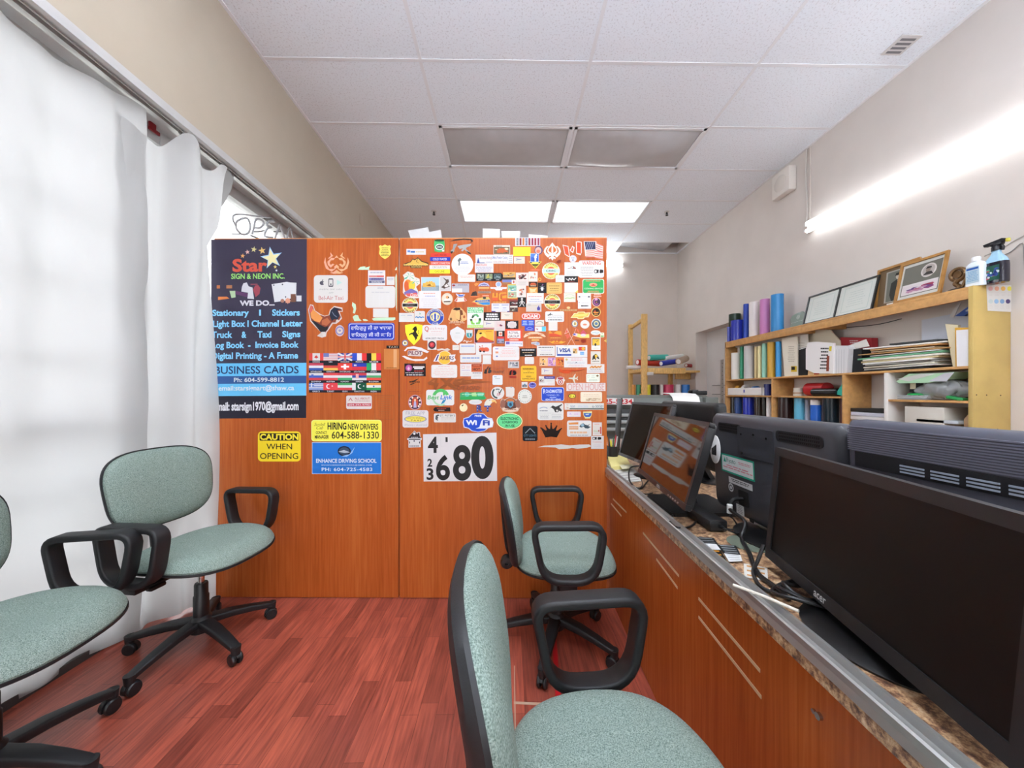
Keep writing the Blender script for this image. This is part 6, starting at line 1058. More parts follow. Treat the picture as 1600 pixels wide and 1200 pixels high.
st('long white sign for railing and powder coating', (743, 398, 802, 412), WH, [('p', [(4, 88), (7, 30), (11, 88), (24, 88), (24, 96), (3, 96)], '3a4488'), T('Accurate Railing', 11, 20, 42, 58, 'a56a6a', .004), T('& Metal Powder Coating', 43, 16, 85, 58, '525f9c', .004), L(26, 76, 46, 90, 1, '8a8fae'), T('604-598-8312', 48, 70, 83, 90, 'b08a84', .004), L(87, 6, 98, 96, 4, '8f9296', .35)], 'r', 'sign', 'sign', lift=1)
def script(c): return [('ln', [(22, 20), (30, 52), (24, 60), (34, 30), (40, 48), (46, 34), (50, 48), (56, 36), (60, 46), (70, 38)], 4, c), L(20, 72, 86, 84, 1, 'a9a9a0')]
st('white name card with blue script beside the yellow sheet', (803, 401, 820, 412), CR, script('5a628c'), 'r', 'card', 'business_card')
st('blue square with a white letter f', (828.5, 396, 842, 409.5), 'b9c6dc', [('r', 5, 5, 95, 95, '3054a5'), ('r', 5, 5, 55, 45, '4a70ba'), T('f', 46, 10, 80, 92, 'eef1f6', .05)], 'r', lift=1)
st('yellow and black downward triangle sticker', (826, 408.8, 846.5, 420), 'd8c34a', [('p', [(6, 6), (22, 6), (30, 24), (14, 22)], '23221c'), ('p', [(94, 6), (78, 6), (70, 24), (86, 22)], '23221c'), ('p', [(20, 36), (80, 36), (66, 58), (34, 58)], '23221c'), ('p', [(36, 62), (64, 62), (50, 92)], '6f7a2a')], [(0, 0), (100, 0), (52, 100)])
st('thin orange red strip under the triangle sticker', (828, 420.3, 845, 423.2), 'cc5a36', [L(10, 25, 90, 80, 1, 'd98a68')], 'e')
st('black strip with three small landscape photos', (744, 426.5, 786.5, 439), '17181a', [('ph', 3+31*k, 12, 29+31*k, 74, [c1, c2, c3, c4], 18, 9+k) for k, (c1, c2, c3, c4) in enumerate((('6a746a', 'b5beb2', '3a423a', '8a9286'), ('7d8a6a', 'a9b08a', '4a5a3a', 'c9b84a'), ('4a5a5c', '8a9a9a', '2f3a3c', '6a7a7a')))] + [L(8+31*k, 80, 26+31*k, 94, 1, 'c9c9c6') for k in range(3)], [(0, 0), (92, 0), (100, 30), (100, 70), (92, 100), (0, 100)], 'photo', 'photo_sticker')
st('orange skyline photo card right of the black photo strip', (786, 425, 805.5, 437), 'c58a3e', [('ph', 2, 2, 98, 70, ['c79a52', '6a4a2a', 'd8b04a', '9a8a72'], 24, 12), ('r', 0, 70, 100, 100, '2e281e')], 'r', 'photo', 'photo_sticker')
st('blue and brown card under the skyline photo', (785, 437, 799.5, 444.5), '7c7fae', [('r', 0, 55, 100, 100, '9a6a42'), L(6, 10, 94, 50, 3, '4a5a9c')], 'r')
st('tiny white card with a red mark right of the blue and brown one', (799.5, 437, 805.8, 444), 'dcd6d0', [('e', 30, 20, 70, 80, 'b8504a')], 'r')
st('white photo card with dark red dancing figures', (806, 426, 825.8, 446.5), 'd8cdc6', [('ph', 8, 8, 92, 55, ['d2c4bc', '6a3a34', '8a4a48', '3a2a2c'], 30, 15), L(14, 64, 86, 96, 4, 'aaa39e', .3)], 'r', 'photo', 'photo_sticker')
st('white card with small red flowers by the round sign', (826, 424.5, 840, 440), 'e0dbd0', [('ph', 10, 8, 90, 80, ['dfdad0', 'c25a48', '8aa095', 'c27a5c'], 12, 17)], 'r')
st('little orange ring mark on bare wood', (840.5, 433, 846, 440), None, [('ring', 50, 50, 28, 48, 'd39a3e')])
st('orange and blue arched logo sticker', (741, 440.5, 765, 451.5), None, [('p', [(0, 30), (14, 12), (30, 24), (22, 50), (6, 62)], 'd2823e'), ('p', [(24, 62), (36, 24), (64, 8), (90, 24), (100, 62)], 'a9a5c4'), ('p', [(32, 62), (42, 36), (64, 24), (84, 36), (92, 62)], '5a5a8a'), ('r', 30, 70, 98, 98, 'd99a5c'), L(34, 36, 92, 60, 1, 'e2dede')])
st('blue globe sticker over a pale ribbon', (766, 440, 792, 454), None, [('p', [(0, 62), (40, 62), (60, 62), (100, 62), (98, 82), (74, 84), (70, 98), (34, 98), (28, 84), (2, 80)], 'd6cfd0'), ('e', 32, 0, 68, 64, 'd0d3de'), ('e', 38, 8, 62, 54, '8296cc'), L(6, 66, 94, 78, 1, 'b59a96')])
st('bright photo strip with blue sky and yellow top', (793, 444.5, 807.5, 466), 'd9c95a', [('ph', 4, 6, 96, 60, ['7aa89a', '2f7ab0', 'd8c45a', '5a8a6a', 'c9d2c4'], 24, 19), ('r', 4, 46, 96, 54, 'e2dcd0'), ('ph', 4, 56, 96, 96, ['9aa58a', 'c9c2a9', '6a7a5a', 'b5524a'], 18, 20)], 'r', 'photo', 'photo_sticker')
st('white card with a dark trumpet shaped drawing', (807, 446, 822, 464.5), 'ddd6cc', [('ph', 20, 12, 85, 90, ['ddd6cc', '6a4a42', 'b5694a', 'd9a09a'], 12, 22)], 'r')
st('dark burger shaped label over a torn orange photo', (826, 440.5, 840, 458), 'cf8a42', [('r', 2, 0, 98, 48, '2c1f18'), ('p', [(12, 26), (30, 8), (70, 8), (88, 26)], 'b5522c'), L(14, 28, 86, 42, 1, 'cfae8a'), ('p', [(10, 56), (50, 66), (90, 54), (70, 84), (98, 96), (60, 90), (20, 98)], 'dcb98a')], 'r', 'photo', 'photo_sticker')
st('black photo with a pale spiky figure', (840, 441.5, 854, 458), '19161a', [('p', star(50, 55, 34, .35, 90, 7), '8a8a92'), ('e', 38, 44, 64, 78, 'c9ccd2'), ('e', 50, 14, 64, 26, '7a4a7c')], 'r', 'photo', 'photo_sticker')
st('cream Sikh khanda emblem cutout with crossed blades', (850, 379, 876, 407), None, [('p', [(50, 0), (62, 14), (70, 22), (80, 40), (80, 52), (66, 70), (56, 78), (58, 90), (50, 101), (42, 90), (44, 78), (34, 70), (20, 52), (20, 40), (30, 22), (38, 14)], 'e2dccb'), ('p', [(42, 22), (46, 20), (44, 50), (47, 58), (34, 52), (27, 46), (28, 36)], 'b35a20'), ('p', [(58, 22), (54, 20), (56, 50), (53, 58), (66, 52), (73, 46), (72, 36)], 'b35a20'), ('ps', [[(50+s_*x, y) for x, y in ((20, 22), (32, 20), (46, 34), (52, 50), (44, 68), (26, 84), (14, 74), (6, 70), (24, 66), (38, 54), (38, 42), (30, 30))] for s_ in (1, -1)] + [[(50+s_*x, y) for x, y in ((8, 78), (22, 86), (16, 94), (6, 84))] for s_ in (1, -1)], 'e2dccb')])
st('wavy Canadian flag cutout in three pieces', (879, 377, 909.5, 402), None, [('p', [(0, 22), (30, 30), (38, 96), (34, 100), (12, 84)], 'e4d5c4'), ('p', [(4, 28), (27, 34), (34, 94), (14, 80)], 'cf4524'), ('p', [(68, 2), (82, 0), (98, 4), (98, 70), (92, 88), (70, 78)], 'e4d5c4'), ('p', [(72, 5), (94, 8), (94, 78), (73, 72)], 'cf4524'), ('p', [(50, 28), (56, 34), (62, 38), (58, 58), (54, 74), (42, 64), (36, 54), (44, 44)], 'e4d5c4'), ('p', [(50, 36), (56, 42), (54, 58), (50, 64), (42, 58), (46, 48)], 'c8452c')])
UF = [('p', [(4, 3), (58, 3), (60, 44), (10, 46)], '2a2d4c')] + [('ln', [(8+10*k, 44), (20+10*k, 6)], 2., '8d90a6') for k in range(4)] + [('ln', [(12, 54+11*k), (50, 52+11*k), (64, 58+11*k), (96, 60+11*k)], 4.4, 'c2605a') for k in range(4)] + [('ln', [(60, 8+12*k), (74, 16+12*k), (96, 26+11*k)], 4.4, 'c2605a') for k in range(4)]
st('waving American flag cutout sticker at the top right', (912, 377, 943, 405.5), 'dfd2c4', UF, [(0, 0), (62, 0), (70, 14), (84, 18), (98, 28), (96, 98), (60, 92), (56, 84), (8, 82)])
st('tiny round white badge under the Canadian flag', (889.5, 399, 900.8, 410), 'd9d5d6', [('ring', 50, 50, 38, 44, 'b0adba'), ('e', 28, 28, 46, 46, '8a8aa0'), ('e', 54, 28, 72, 46, '8a8aa0'), ('p', [(50, 48), (66, 76), (34, 76)], '7a7a96')], 'e', lift=1)
def shaft(x0, y0, x1, y1):
    w_, h_ = x1-x0, y1-y0; q = lambda u, v: (x0+w_*u, y0+h_*v)
    return [('p', [q(.1, 0), q(.55, .1), q(.55, .9), q(.1, 1)], '1f1d1e'), ('e', x0-w_*.04, y0, x0+w_*.28, y1, '1f1d1e'), ('e', x0+w_*.02, y0+h_*.22, x0+w_*.26, y1-h_*.16, 'e0dcd8'), ('p', [q(.56, .16), q(.7, 0), q(1, .14), q(1, .86), q(.7, 1), q(.56, .8)], '1f1d1e'), ('p', [q(.5, .1), q(.62, .1), q(.56, .9), q(.46, .8)], 'd9d5d1')]
st('large white warning card with a black hinge drawing', (904, 407, 943.8, 434), 'dcd8d3', [T('WARNING', 14, 4, 87, 26, 'b9483c', .012)] + [L(6, 34, 60, 92, 6, '8b8886', .28)] + shaft(62, 52, 97, 74), 'rr', 'warning card', 'sign')
def keywest(mid, col, tc_, low, lowc): return [('e', 6, 2, 94, 98, 'e2c96e'), ('e', 25, 25, 75, 75, 'c85a3c'), ('arc', 'KEYWEST', 50, 50, 33, 45, 150, 30, lowc), ('arc', low, 50, 50, 45, 33, 205, 335, lowc), ('p', [(0, 40), (8, 36), (92, 36), (100, 40), (100, 60), (92, 63), (8, 63), (0, 60)], 'e2dcd0'), ('r', 4, 40, 96, 60, col), T(mid, 22, 44, 78, 56, tc_, .02)]
st('round yellow badge with a pale teal civic band', (847, 410.3, 874.8, 436.2), 'e2dccb', keywest('CIVIC', 'a9c9bf', '23302c', 'CONSTRUCTION', '6f6a24'), 'e')
st('white photo card of a white car below the tiny round badge', (882, 409.8, 904, 432), 'd9d9d4', [('ph', 14, 18, 86, 52, ['cfd2d0', '5a7a8c', '8a4a42', 'b5b0a4'], 20, 31), L(10, 58, 90, 92, 4, 'b3b3ae', .3)], 'r', 'photo', 'photo_sticker')
st('small pale card at the lower right of the civic badge', (868, 430, 882, 441), 'dadad2', [L(15, 30, 88, 72, 3, 'a3b3a9', .3)], 'r', 'card', 'business_card', lift=1)
st('black photo card with white scribbled lettering', (882, 431.5, 903, 441.5), '1f1b1c', [('ln', [(12, 40), (30, 70), (38, 30), (52, 66), (58, 28), (70, 62), (86, 26)], 7, 'cfcac4'), L(20, 74, 80, 92, 1, '8a3a34')], 'r', 'photo', 'photo_sticker')
st('gold plate with raised edge and worn text', (854, 441.5, 878, 459), 'c9a25c', [('rr', 6, 8, 94, 92, 'bf9248'), ('rr', 9, 12, 91, 88, 'c9a45e'), L(14, 20, 86, 84, 3, '8f6f38', .3)], 'rr', 'plate', 'sign')
st('white card with a folded yellow corner', (882, 441.8, 903, 457.5), 'd6d6cc', [('p', [(76, 100), (100, 70), (100, 100)], 'd2b64c'), L(14, 18, 84, 60, 3, 'b9b9a8', .25)], 'r', 'card', 'business_card')
st('green sign with a small red oval on the right edge', (910, 436, 944, 459), 'd6dccb', [('rr', 3, 4, 97, 96, '2f9b50'), L(8, 8, 92, 18, 1, 'c9785a'), ('e', 32, 26, 68, 52, 'd88a70'), ('p', [(36, 46), (50, 34), (64, 46)], 'a23a34'), T('CLEANING SERVICES', 8, 60, 93, 70, 'cfdcc4', .01), L(18, 78, 82, 98, 2, 'c9785a')], 'rr', 'sign', 'sign')
st('small dark red smudge mark right of the khanda', (869, 405.5, 877, 412), None, [('p', [(0, 60), (30, 20), (80, 0), (100, 30), (80, 80), (30, 100)], '7d2f18')])
# ---------- second rows
st('round yellow asphalt badge with a black band, left of two', (628, 465, 653.5, 488.5), 'e2dccb', keywest('ASPHALT', '1d1b1a', '6f6a62', 'ASPHALT', '26221a'), 'e')
st('white price sheet with red heading under the temple photo', (655, 455, 689, 482), 'e2e0df', [L(10, 8, 84, 18, 1, 'cf8f80'), L(22, 24, 78, 34, 1, '8f8fb5'), L(8, 40, 92, 94, 5, 'bdb6b8', .28)], 'r', 'sheet', 'form_sheet', lift=1)
st('round cream badge with a white car', (690, 458, 707.5, 476.5), 'e0d6c2', [('ring', 50, 50, 44, 48, 'c2b28f'), ('p', [(14, 64), (30, 50), (50, 46), (70, 50), (84, 62), (80, 70), (18, 70)], 'ece7e0'), ('p', [(16, 68), (84, 66), (76, 76), (24, 78)], '4a3a2c'), ('e', 38, 22, 66, 48, 'c9905c'), ('e', 56, 32, 68, 42, '2f2622')], 'e')
st('sticker with blue wings over a fan of white and red rays', (710, 458, 729.5, 472.5), None, [('p', [(10, 4), (40, 14), (62, 10), (86, 14), (78, 34), (50, 44), (24, 36)], 'd9d6dc'), ('p', [(20, 8), (50, 20), (82, 16), (64, 36), (40, 38)], '3f62b0'), ('p', [(24, 44), (50, 50), (76, 42), (100, 80), (80, 90), (24, 96), (0, 84)], 'd6c6bc'), ('ps', [[(4, 84), (26, 50), (22, 88)], [(96, 80), (76, 46), (80, 86)]], 'b8503c')])
st('round blue and yellow motorcycle club badge with a khanda', (666, 482, 693.8, 508.3), 'd0d2dc', [('e', 3, 3, 97, 97, '2e44a0'), ('e', 22, 22, 78, 78, 'd9c46a'), ('e', 27, 27, 73, 73, 'd5cfa6'), ('arc', 'SIKH MOTORCYCLE', 50, 50, 33, 45, 175, 5, 'dfd9b8'), ('arc', 'CLUB', 50, 50, 45, 33, 245, 295, 'dfd9b8'), ('p', [(50, 26), (56, 36), (54, 60), (58, 70), (50, 76), (42, 70), (46, 60), (44, 36)], '2e44a0'), ('ps', [[(50+s_*x, y) for x, y in ((12, 36), (22, 44), (18, 60), (8, 68), (14, 58), (15, 46))] for s_ in (1, -1)], '2e44a0')], 'e')
st('white business card left of the blue and green square', (623.5, 489, 647, 503), WH, [L(10, 18, 45, 36, 1, '9aa4b4'), L(52, 18, 90, 34, 1, '5a6aa0'), L(14, 48, 84, 86, 3, 'c3bfc0', .28)], 'r', 'card', 'business_card')
st('white rounded square with blue lettering and a green leaf', (647.5, 486, 664, 502.5), WH, [('p', [(48, 14), (60, 24), (50, 38)], '5aa07a'), ('ln', [(8, 62), (22, 52), (36, 66), (50, 52), (64, 66), (78, 54), (92, 62)], 10, '3f78b0')], 'rr')
st('brown cutout portrait of a dark haired couple with text', (700, 480, 729.5, 509), None, [('p', [(20, 12), (36, 2), (64, 0), (80, 14), (96, 34), (100, 66), (86, 74), (12, 76), (0, 66), (10, 40)], 'cf9f68'), ('p', [(24, 12), (40, 2), (64, 2), (66, 14), (46, 18)], '2b1c16'), ('e', 40, 22, 66, 64, 'dba86c'), ('p', [(62, 12), (76, 18), (80, 40), (68, 44), (70, 62), (62, 70), (64, 40)], '6a3a20'), ('p', [(40, 62), (56, 70), (74, 66), (60, 76)], '5c3018'), ('e', 80, 44, 92, 60, 'a0522c'), ('e', 10, 56, 22, 72, '7a5a3a'), L(2, 76, 92, 88, 2, 'd6c2a4', .5), L(32, 90, 70, 99, 1, 'd2b08a')])
HORSE = [(56, 4), (66, 2), (68, 10), (72, 20), (68, 30), (64, 38), (70, 46), (74, 56), (80, 60), (76, 68), (70, 64), (72, 76), (64, 86), (58, 96), (60, 84), (54, 72), (46, 60), (40, 52), (28, 54), (24, 62), (20, 52), (32, 44), (44, 42), (52, 32), (48, 24), (40, 22), (46, 14)]
st('yellow shield sticker with a black prancing horse', (633, 506, 660.3, 539.3), 'e2d633', [('p', [(x*.9+5, y*.75+10) for x, y in HORSE], '26231c'), ('ln', [(72, 52), (78, 40), (74, 30)], 2.5, '26231c')], [(0, 6), (30, 1), (70, 1), (100, 6), (98, 40), (84, 72), (50, 100), (16, 72), (2, 40)], lift=1)
st('white card for a courier with a large red Q', (660, 508, 698.6, 532), 'e3e0dd', [T('Q', 9, 8, 26, 46, 'b8544a', .01), T('uickway', 28, 12, 90, 34, 'bf8078', -.004, 0, 1.25), L(28, 38, 86, 46, 1, 'c9958c'), L(24, 52, 80, 70, 2, 'cbb0aa', .3), T('604-507-9626', 13, 80, 87, 92, '5f5a5c', .004)], 'rr', 'card', 'sign', lift=0)
st('white pentagon shield sticker with faint lettering', (703, 510, 726.5, 538), 'e3e2e0', [L(34, 32, 70, 42, 1, 'a8b0ae'), L(30, 50, 70, 68, 2, 'c2b5b0', .25)], [(50, 0), (96, 22), (100, 40), (84, 78), (50, 100), (16, 78), (0, 40), (4, 22)])
st('tiny teal shield badge right of the white pentagon', (728, 515, 738.5, 528.5), 'd3d9d6', [('p', [(10, 40), (90, 40), (88, 80), (50, 94), (12, 80)], '3f8a8c'), ('p', [(44, 50), (56, 44), (62, 80), (52, 84)], 'dfe6e4'), ('e', 58, 46, 76, 76, '1f3c4c')], [(0, 4), (100, 4), (100, 70), (80, 92), (50, 100), (20, 92), (0, 70)])
st('thin white script scrap under the pentagon shield', (724, 530, 737.5, 536.5), None, [('ln', [(0, 60), (16, 20), (22, 50), (36, 40), (40, 90), (52, 40), (70, 60), (100, 40)], 12, 'dccbbb')])
st('tiny round blue and yellow badge at the left edge', (628, 531, 637.8, 541), 'cfcdbd', [('ring', 50, 50, 38, 50, '4a4f86'), ('e', 24, 24, 54, 76, 'd9cf9a'), ('e', 40, 30, 56, 70, '26242c'), ('r', 58, 34, 76, 68, 'c9a23c')], 'e')
st('white square with a round red and black badge', (668, 532, 682, 546.5), WH, [('e', 8, 6, 92, 92, '33262c'), ('e', 22, 20, 78, 74, 'b3323a'), ('p', [(34, 34), (62, 30), (54, 54), (40, 60)], 'd65a58')], 'r', lift=0)
st('dark grey arched logo with red underline', (734, 453, 767, 464), None, [('p', [(4, 84), (14, 30), (30, 16), (34, 40), (36, 84)], '3a302a'), ('r', 38, 20, 100, 48, '8f7a6a'), ('p', [(0, 90), (30, 84), (50, 100), (12, 104)], 'd2703a'), L(40, 22, 98, 46, 2, '5a4a42'), ('r', 58, 70, 92, 96, 'c9532c'), L(60, 74, 90, 92, 1, 'e2c2a8')])
st('fish shaped orange and blue swoosh sticker', (737, 463, 766, 478), None, [('p', [(0, 62), (30, 24), (70, 6), (92, 8), (98, 30), (100, 88), (80, 98), (30, 86)], 'c9a65a'), ('p', [(2, 60), (20, 66), (30, 84), (10, 76)], 'c43f2c'), ('p', [(20, 44), (96, 34), (98, 56), (18, 60)], '2a4f92'), ('p', [(30, 66), (98, 60), (98, 88), (60, 88)], '2f7fc0'), L(26, 42, 94, 54, 1, 'c9d2de', .5), ('e', 60, 4, 78, 30, '2a2a22')])
st('orange red lettered logo beside the bright photo strip', (769, 456, 792, 474), None, [('ps', [[(2, 10), (14, 10), (14, 40), (26, 40), (26, 10), (38, 10), (38, 76), (26, 76), (26, 52), (14, 52), (14, 76), (2, 76)], [(46, 20), (56, 6), (94, 4), (98, 14), (62, 16), (56, 28), (56, 60), (66, 70), (66, 76), (54, 78), (46, 66)], [(68, 36), (98, 30), (98, 76), (68, 76)]], 'd18a2c'), ('ps', [[(2, 50), (38, 50), (38, 76), (2, 76)], [(68, 56), (98, 56), (98, 76), (68, 76)]], 'c4512c'), L(2, 82, 100, 98, 1, 'cf9448', .6)])
st('white card with blue corner bars and four blocks of text', (768, 474, 796, 487.5), 'dcdbe4', [L(4, 12, 46, 28, 1, '5a5f92'), L(54, 12, 96, 28, 1, '5a5f92'), L(6, 44, 46, 60, 1, '6a6f9a'), L(62, 44, 84, 60, 1, '6a6f9a'), L(54, 72, 92, 84, 1, '8a8fae'), ('r', 0, 88, 22, 100, '3a3a7c'), ('r', 88, 88, 100, 100, '3a3a7c')], 'r', 'card', 'business_card')
st('stack of two dark red and black photos', (796, 468, 809.5, 487.5), '7c3a34', [('ph', 4, 16, 96, 48, ['2b2424', 'b5b0aa', '6a2c2c'], 16, 41), ('r', 8, 52, 92, 64, 'd9d4c6'), ('ph', 4, 66, 96, 97, ['4a3a34', 'a9a08a', '6a5a4a', '2c2826'], 18, 42)], 'r', 'photo', 'photo_sticker')
st('black card with a white cartoon skeleton', (809, 464.5, 822, 480), '1c1a1a', [('e', 38, 4, 62, 28, 'd9d6d2'), ('p', [(42, 28), (58, 28), (64, 50), (58, 64), (42, 64), (36, 50)], 'b9b2ac'), ('ln', [(40, 40), (22, 52), (28, 64)], 6, 'c2bdb8'), ('ln', [(60, 40), (82, 56), (74, 66)], 6, 'c2bdb8'), ('ln', [(44, 64), (30, 80), (20, 92)], 7, 'c2bdb8'), ('ln', [(56, 64), (68, 78), (78, 94)], 7, 'c2bdb8')], 'r', 'photo', 'photo_sticker')
st('white card with red heading above the grey worker card', (823, 458, 849.5, 474.5), WH, [L(30, 8, 72, 16, 1, 'b5b5b0'), L(6, 26, 92, 40, 1, 'c2706a'), L(14, 54, 84, 66, 1, '8f98b4'), L(8, 74, 92, 88, 1, '8f98b4')], 'r', 'card', 'business_card')
st('grey card with a small blue figure', (822, 474, 846, 487), 'bdb3a8', [L(8, 6, 34, 30, 2, '8a8a92'), ('ln', [(6, 32), (72, 28)], 4, 'a99a78'), ('p', [(70, 56), (80, 36), (92, 52), (90, 84), (74, 86)], '3f3a86'), ('e', 78, 26, 86, 44, '5a5aa0')], 'r', 'card', 'business_card')
st('green carbon neutral label with a recycling arrow triangle', (730, 480, 755.5, 512.5), 'e0e2dc', [('r', 2, 1, 98, 27, '5fb070'), T('CARBON', 4, 3, 96, 13, 'd9ecd8', .03), T('NEUTRAL', 3, 16, 97, 26, 'd9ecd8', .03), ('r', 2, 86, 98, 99, '9cc258'), T('RESTAURANT', 8, 88, 94, 97, 'dbe6bd', .01), ('p', [(36, 36), (60, 32), (74, 44), (62, 48), (54, 40), (44, 44)], '4f9a5c'), ('p', [(34, 36), (44, 44), (34, 54), (26, 50)], '26482c'), ('p', [(16, 58), (30, 56), (36, 74), (46, 76), (46, 84), (26, 82)], '7cb84a'), ('p', [(16, 58), (30, 56), (32, 64), (20, 66)], '26382c'), ('p', [(70, 54), (82, 52), (86, 64), (76, 82), (54, 82), (54, 74), (68, 72)], '6fb055'), ('p', [(70, 54), (82, 52), (86, 62), (76, 66)], '2c4a32'), ('e', 44, 54, 58, 66, 'd9c9a0')], 'r')
st('black sign with three lines of white text', (756, 488, 782, 501), '1b1a1b', [L(4, 12, 96, 36, 1, 'd6d4d2', .75), L(10, 40, 90, 62, 1, 'd6d4d2', .75), L(6, 68, 94, 94, 1, 'd6d4d2', .75)], 'r', 'sign', 'sign')
st('cream card with tiny centred text right of the black sign', (783, 488, 801, 499), 'e0d6c6', [L(30, 26, 74, 58, 2, '8b8478', .3)], 'r', 'card', 'business_card')
st('cream name card with blue script below the black sign', (755.8, 501, 772.5, 512), 'dfd8cd', script('6a6aa0'), 'r', 'card', 'business_card')
st('white card with a pink and red cartoon heart', (772.3, 501, 789, 517), 'dccfca', [('ph', 14, 10, 80, 60, ['d9c8c4', 'c2727a', 'd9a9a4', '6a3a4a'], 12, 45), L(20, 66, 80, 88, 2, 'b5a4a0', .3)], 'r', 'photo', 'photo_sticker')
st('black card with a scalloped white plaque', (790, 501, 810, 514), '1d1718', [('p', [(50+34*(1+.08*math.cos(8*q))*math.copysign(abs(math.cos(q))**.5, math.cos(q)), 50+38*(1+.08*math.cos(8*q))*math.copysign(abs(math.sin(q))**.5, math.sin(q))) for q in [2*PI*i/40 for i in range(40)]], 'd9d2ce'), L(30, 32, 70, 70, 3, 'b59a96', .3)], 'r')
st('red lozenge sticker reading foam', (814.3, 489, 845, 499.3), 'c2402c', [('p', [(p[0]/30.7*100, p[1]/10.3*100) for p in rrect(1, 1, 29.7, 9.3, 4, 5)], 'e4dcd6'), ('p', [(p[0]/30.7*100, p[1]/10.3*100) for p in rrect(2.2, 2, 28.5, 8.3, 3.2, 5)], 'bf3f2c'), T('FOAM', 16, 22, 84, 78, 'ece5e0', .03)], [(p[0]/30.7*100, p[1]/10.3*100) for p in rrect(0, 0, 30.7, 10.3, 4.6, 6)])
st('royal blue sticker with pale lettering, upper of the blue pair', (815, 500, 835, 509.5), '3450b0', [L(6, 10, 46, 90, 3, '9fb4e2', .6), L(54, 10, 94, 90, 3, '9fb4e2', .6)], 'rr')
st('royal blue sticker with a pale arch, lower of the blue pair', (820, 509.5, 835, 517), '2f3fa6', [('ln', [(14, 66), (34, 34), (50, 22), (66, 34), (88, 66)], 8, '8a94d4'), L(16, 64, 86, 90, 1, 'a9b0de')], 'r')
st('cream card with a grey arch of text', (836, 500, 850, 509), 'e0d8c8', [('ln', [(12, 60), (24, 34), (50, 22), (76, 34), (88, 60)], 9, '7a7a6e'), L(16, 66, 86, 84, 1, 'a5a294')], 'r', 'card', 'business_card')
st('half white half sky blue card', (836, 510, 853, 518), 'e0e2e0', [('r', 62, 4, 98, 96, '56b4d6'), ('ph', 6, 14, 52, 90, ['dfe0de', '4a4a52', 'b56a6a'], 8, 47)], 'r', 'card', 'business_card')
st('framed orange sunset picture with a dark silhouette', (741, 513, 772.5, 536.5), 'b98e9a', [('r', 3, 5, 97, 95, '33202a'), ('p', [(12, 80), (10, 40), (20, 10), (97, 8), (97, 84), (70, 74), (46, 58), (34, 72)], 'd9a03a'), ('e', 10, 24, 60, 90, 'd9b450'), ('p', [(14, 92), (24, 66), (40, 52), (58, 64), (90, 84), (97, 90), (60, 92)], 'b8482a'), ('p', [(22, 34), (34, 26), (40, 34), (30, 40)], '3a1c18'), L(56, 14, 90, 26, 1, 'b06a24')], 'r', 'picture', 'photo_sticker')
st('narrow black card with a red and purple stripe stack', (776, 517, 788.3, 537), '1d1a1c', [('r', 26, 6, 72, 40, 'd9bfb2'), ('e', 34, 14, 66, 34, 'c2705a'), ('r', 6, 44, 94, 62, 'b53430'), ('ph', 6, 62, 94, 97, ['8a8a9c', '5a3a8a', 'b55a5a', '4a5a6a'], 10, 49)], 'r', 'photo', 'photo_sticker')
st('red square sign reading royal group', (789, 514, 816.5, 533.2), 'c4462c', [('r', 14, 14, 88, 76, 'e6e1dc'), T('ROYAL', 22, 20, 78, 40, '5a4652', .01), T('GROUP', 20, 50, 80, 70, '5a4652', .01), L(18, 82, 86, 96, 1, 'e2c2b2', .7)], 'r', 'sign', 'sign')
st('white strip with a violet square below the royal group sign', (789, 533.3, 817, 541.3), 'dcd9e0', [('r', 6, 8, 26, 60, '6a5a9c'), L(30, 24, 88, 60, 1, '9aa0bc'), ('p', [(88, 44), (96, 50), (90, 64)], '4a4a5a')], 'r')
st('arched cream and rust lettering on bare wood', (818, 518, 853, 533.5), None, [('p', [(0, 55), (8, 24), (32, 6), (60, 4), (88, 24), (100, 52), (92, 56), (74, 34), (50, 28), (24, 36), (4, 62)], 'dcb89a'), L(10, 20, 90, 34, 1, 'b5602c', .5), ('r', 20, 52, 84, 72, 'd2905c'), L(22, 54, 82, 70, 1, 'e0c4a4', .6), ('r', 36, 78, 70, 94, 'd9a05a')])
st('small grey blue leaf logo at the centre of the panel', (830, 533.5, 843.5, 540), None, [('p', [(0, 20), (60, 4), (96, 30), (100, 80), (60, 100), (30, 70), (2, 66)], 'b9b4b4'), ('e', 56, 16, 92, 84, '8a9ab4'), L(4, 26, 56, 60, 1, '7a7a86', .5)])
st('cream card with a green landscape line', (881, 458, 899.3, 472), 'dedac8', [('ln', [(8, 36), (30, 20), (50, 16), (70, 20), (90, 34)], 5, 'a9b4a4'), ('ln', [(8, 62), (30, 54), (54, 60), (74, 50), (92, 56)], 9, '8fb26a')], 'r', 'card', 'business_card')
st('white card with two dark squares, upper of the right pair', (902, 458, 923.3, 469.3), 'e0dedb', [('r', 10, 42, 22, 60, '3a3a44'), ('r', 78, 42, 92, 60, '3a3a44'), L(30, 42, 72, 58, 1, 'b5b8c2'), L(12, 72, 88, 82, 1, 'c2c2c6')], 'r', 'card', 'business_card')
st('white card with a bold dark line, lower of the right pair', (903, 469.3, 923.5, 482.3), 'e0dedb', [('p', [(6, 20), (14, 24), (8, 36)], '6a6a6a'), L(22, 24, 90, 36, 1, 'b0a9a6'), L(14, 56, 88, 76, 1, '3a3430', .8)], 'r', 'card', 'business_card')
st('faded red text scrap above the purple round badge', (926.5, 458, 940.5, 464.8), None, [L(0, 6, 100, 94, 2, 'd9a090', .7)])
st('round purple badge with a pink swirl', (925, 464.8, 939, 479), 'd9b9a4', [('e', 6, 6, 94, 94, '3e2a45'), ('ring', 50, 50, 20, 34, '8a4a7a', 60, 320), ('e', 30, 6, 62, 34, 'c98aae'), ('e', 44, 44, 58, 60, '9a6a3a')], 'e')
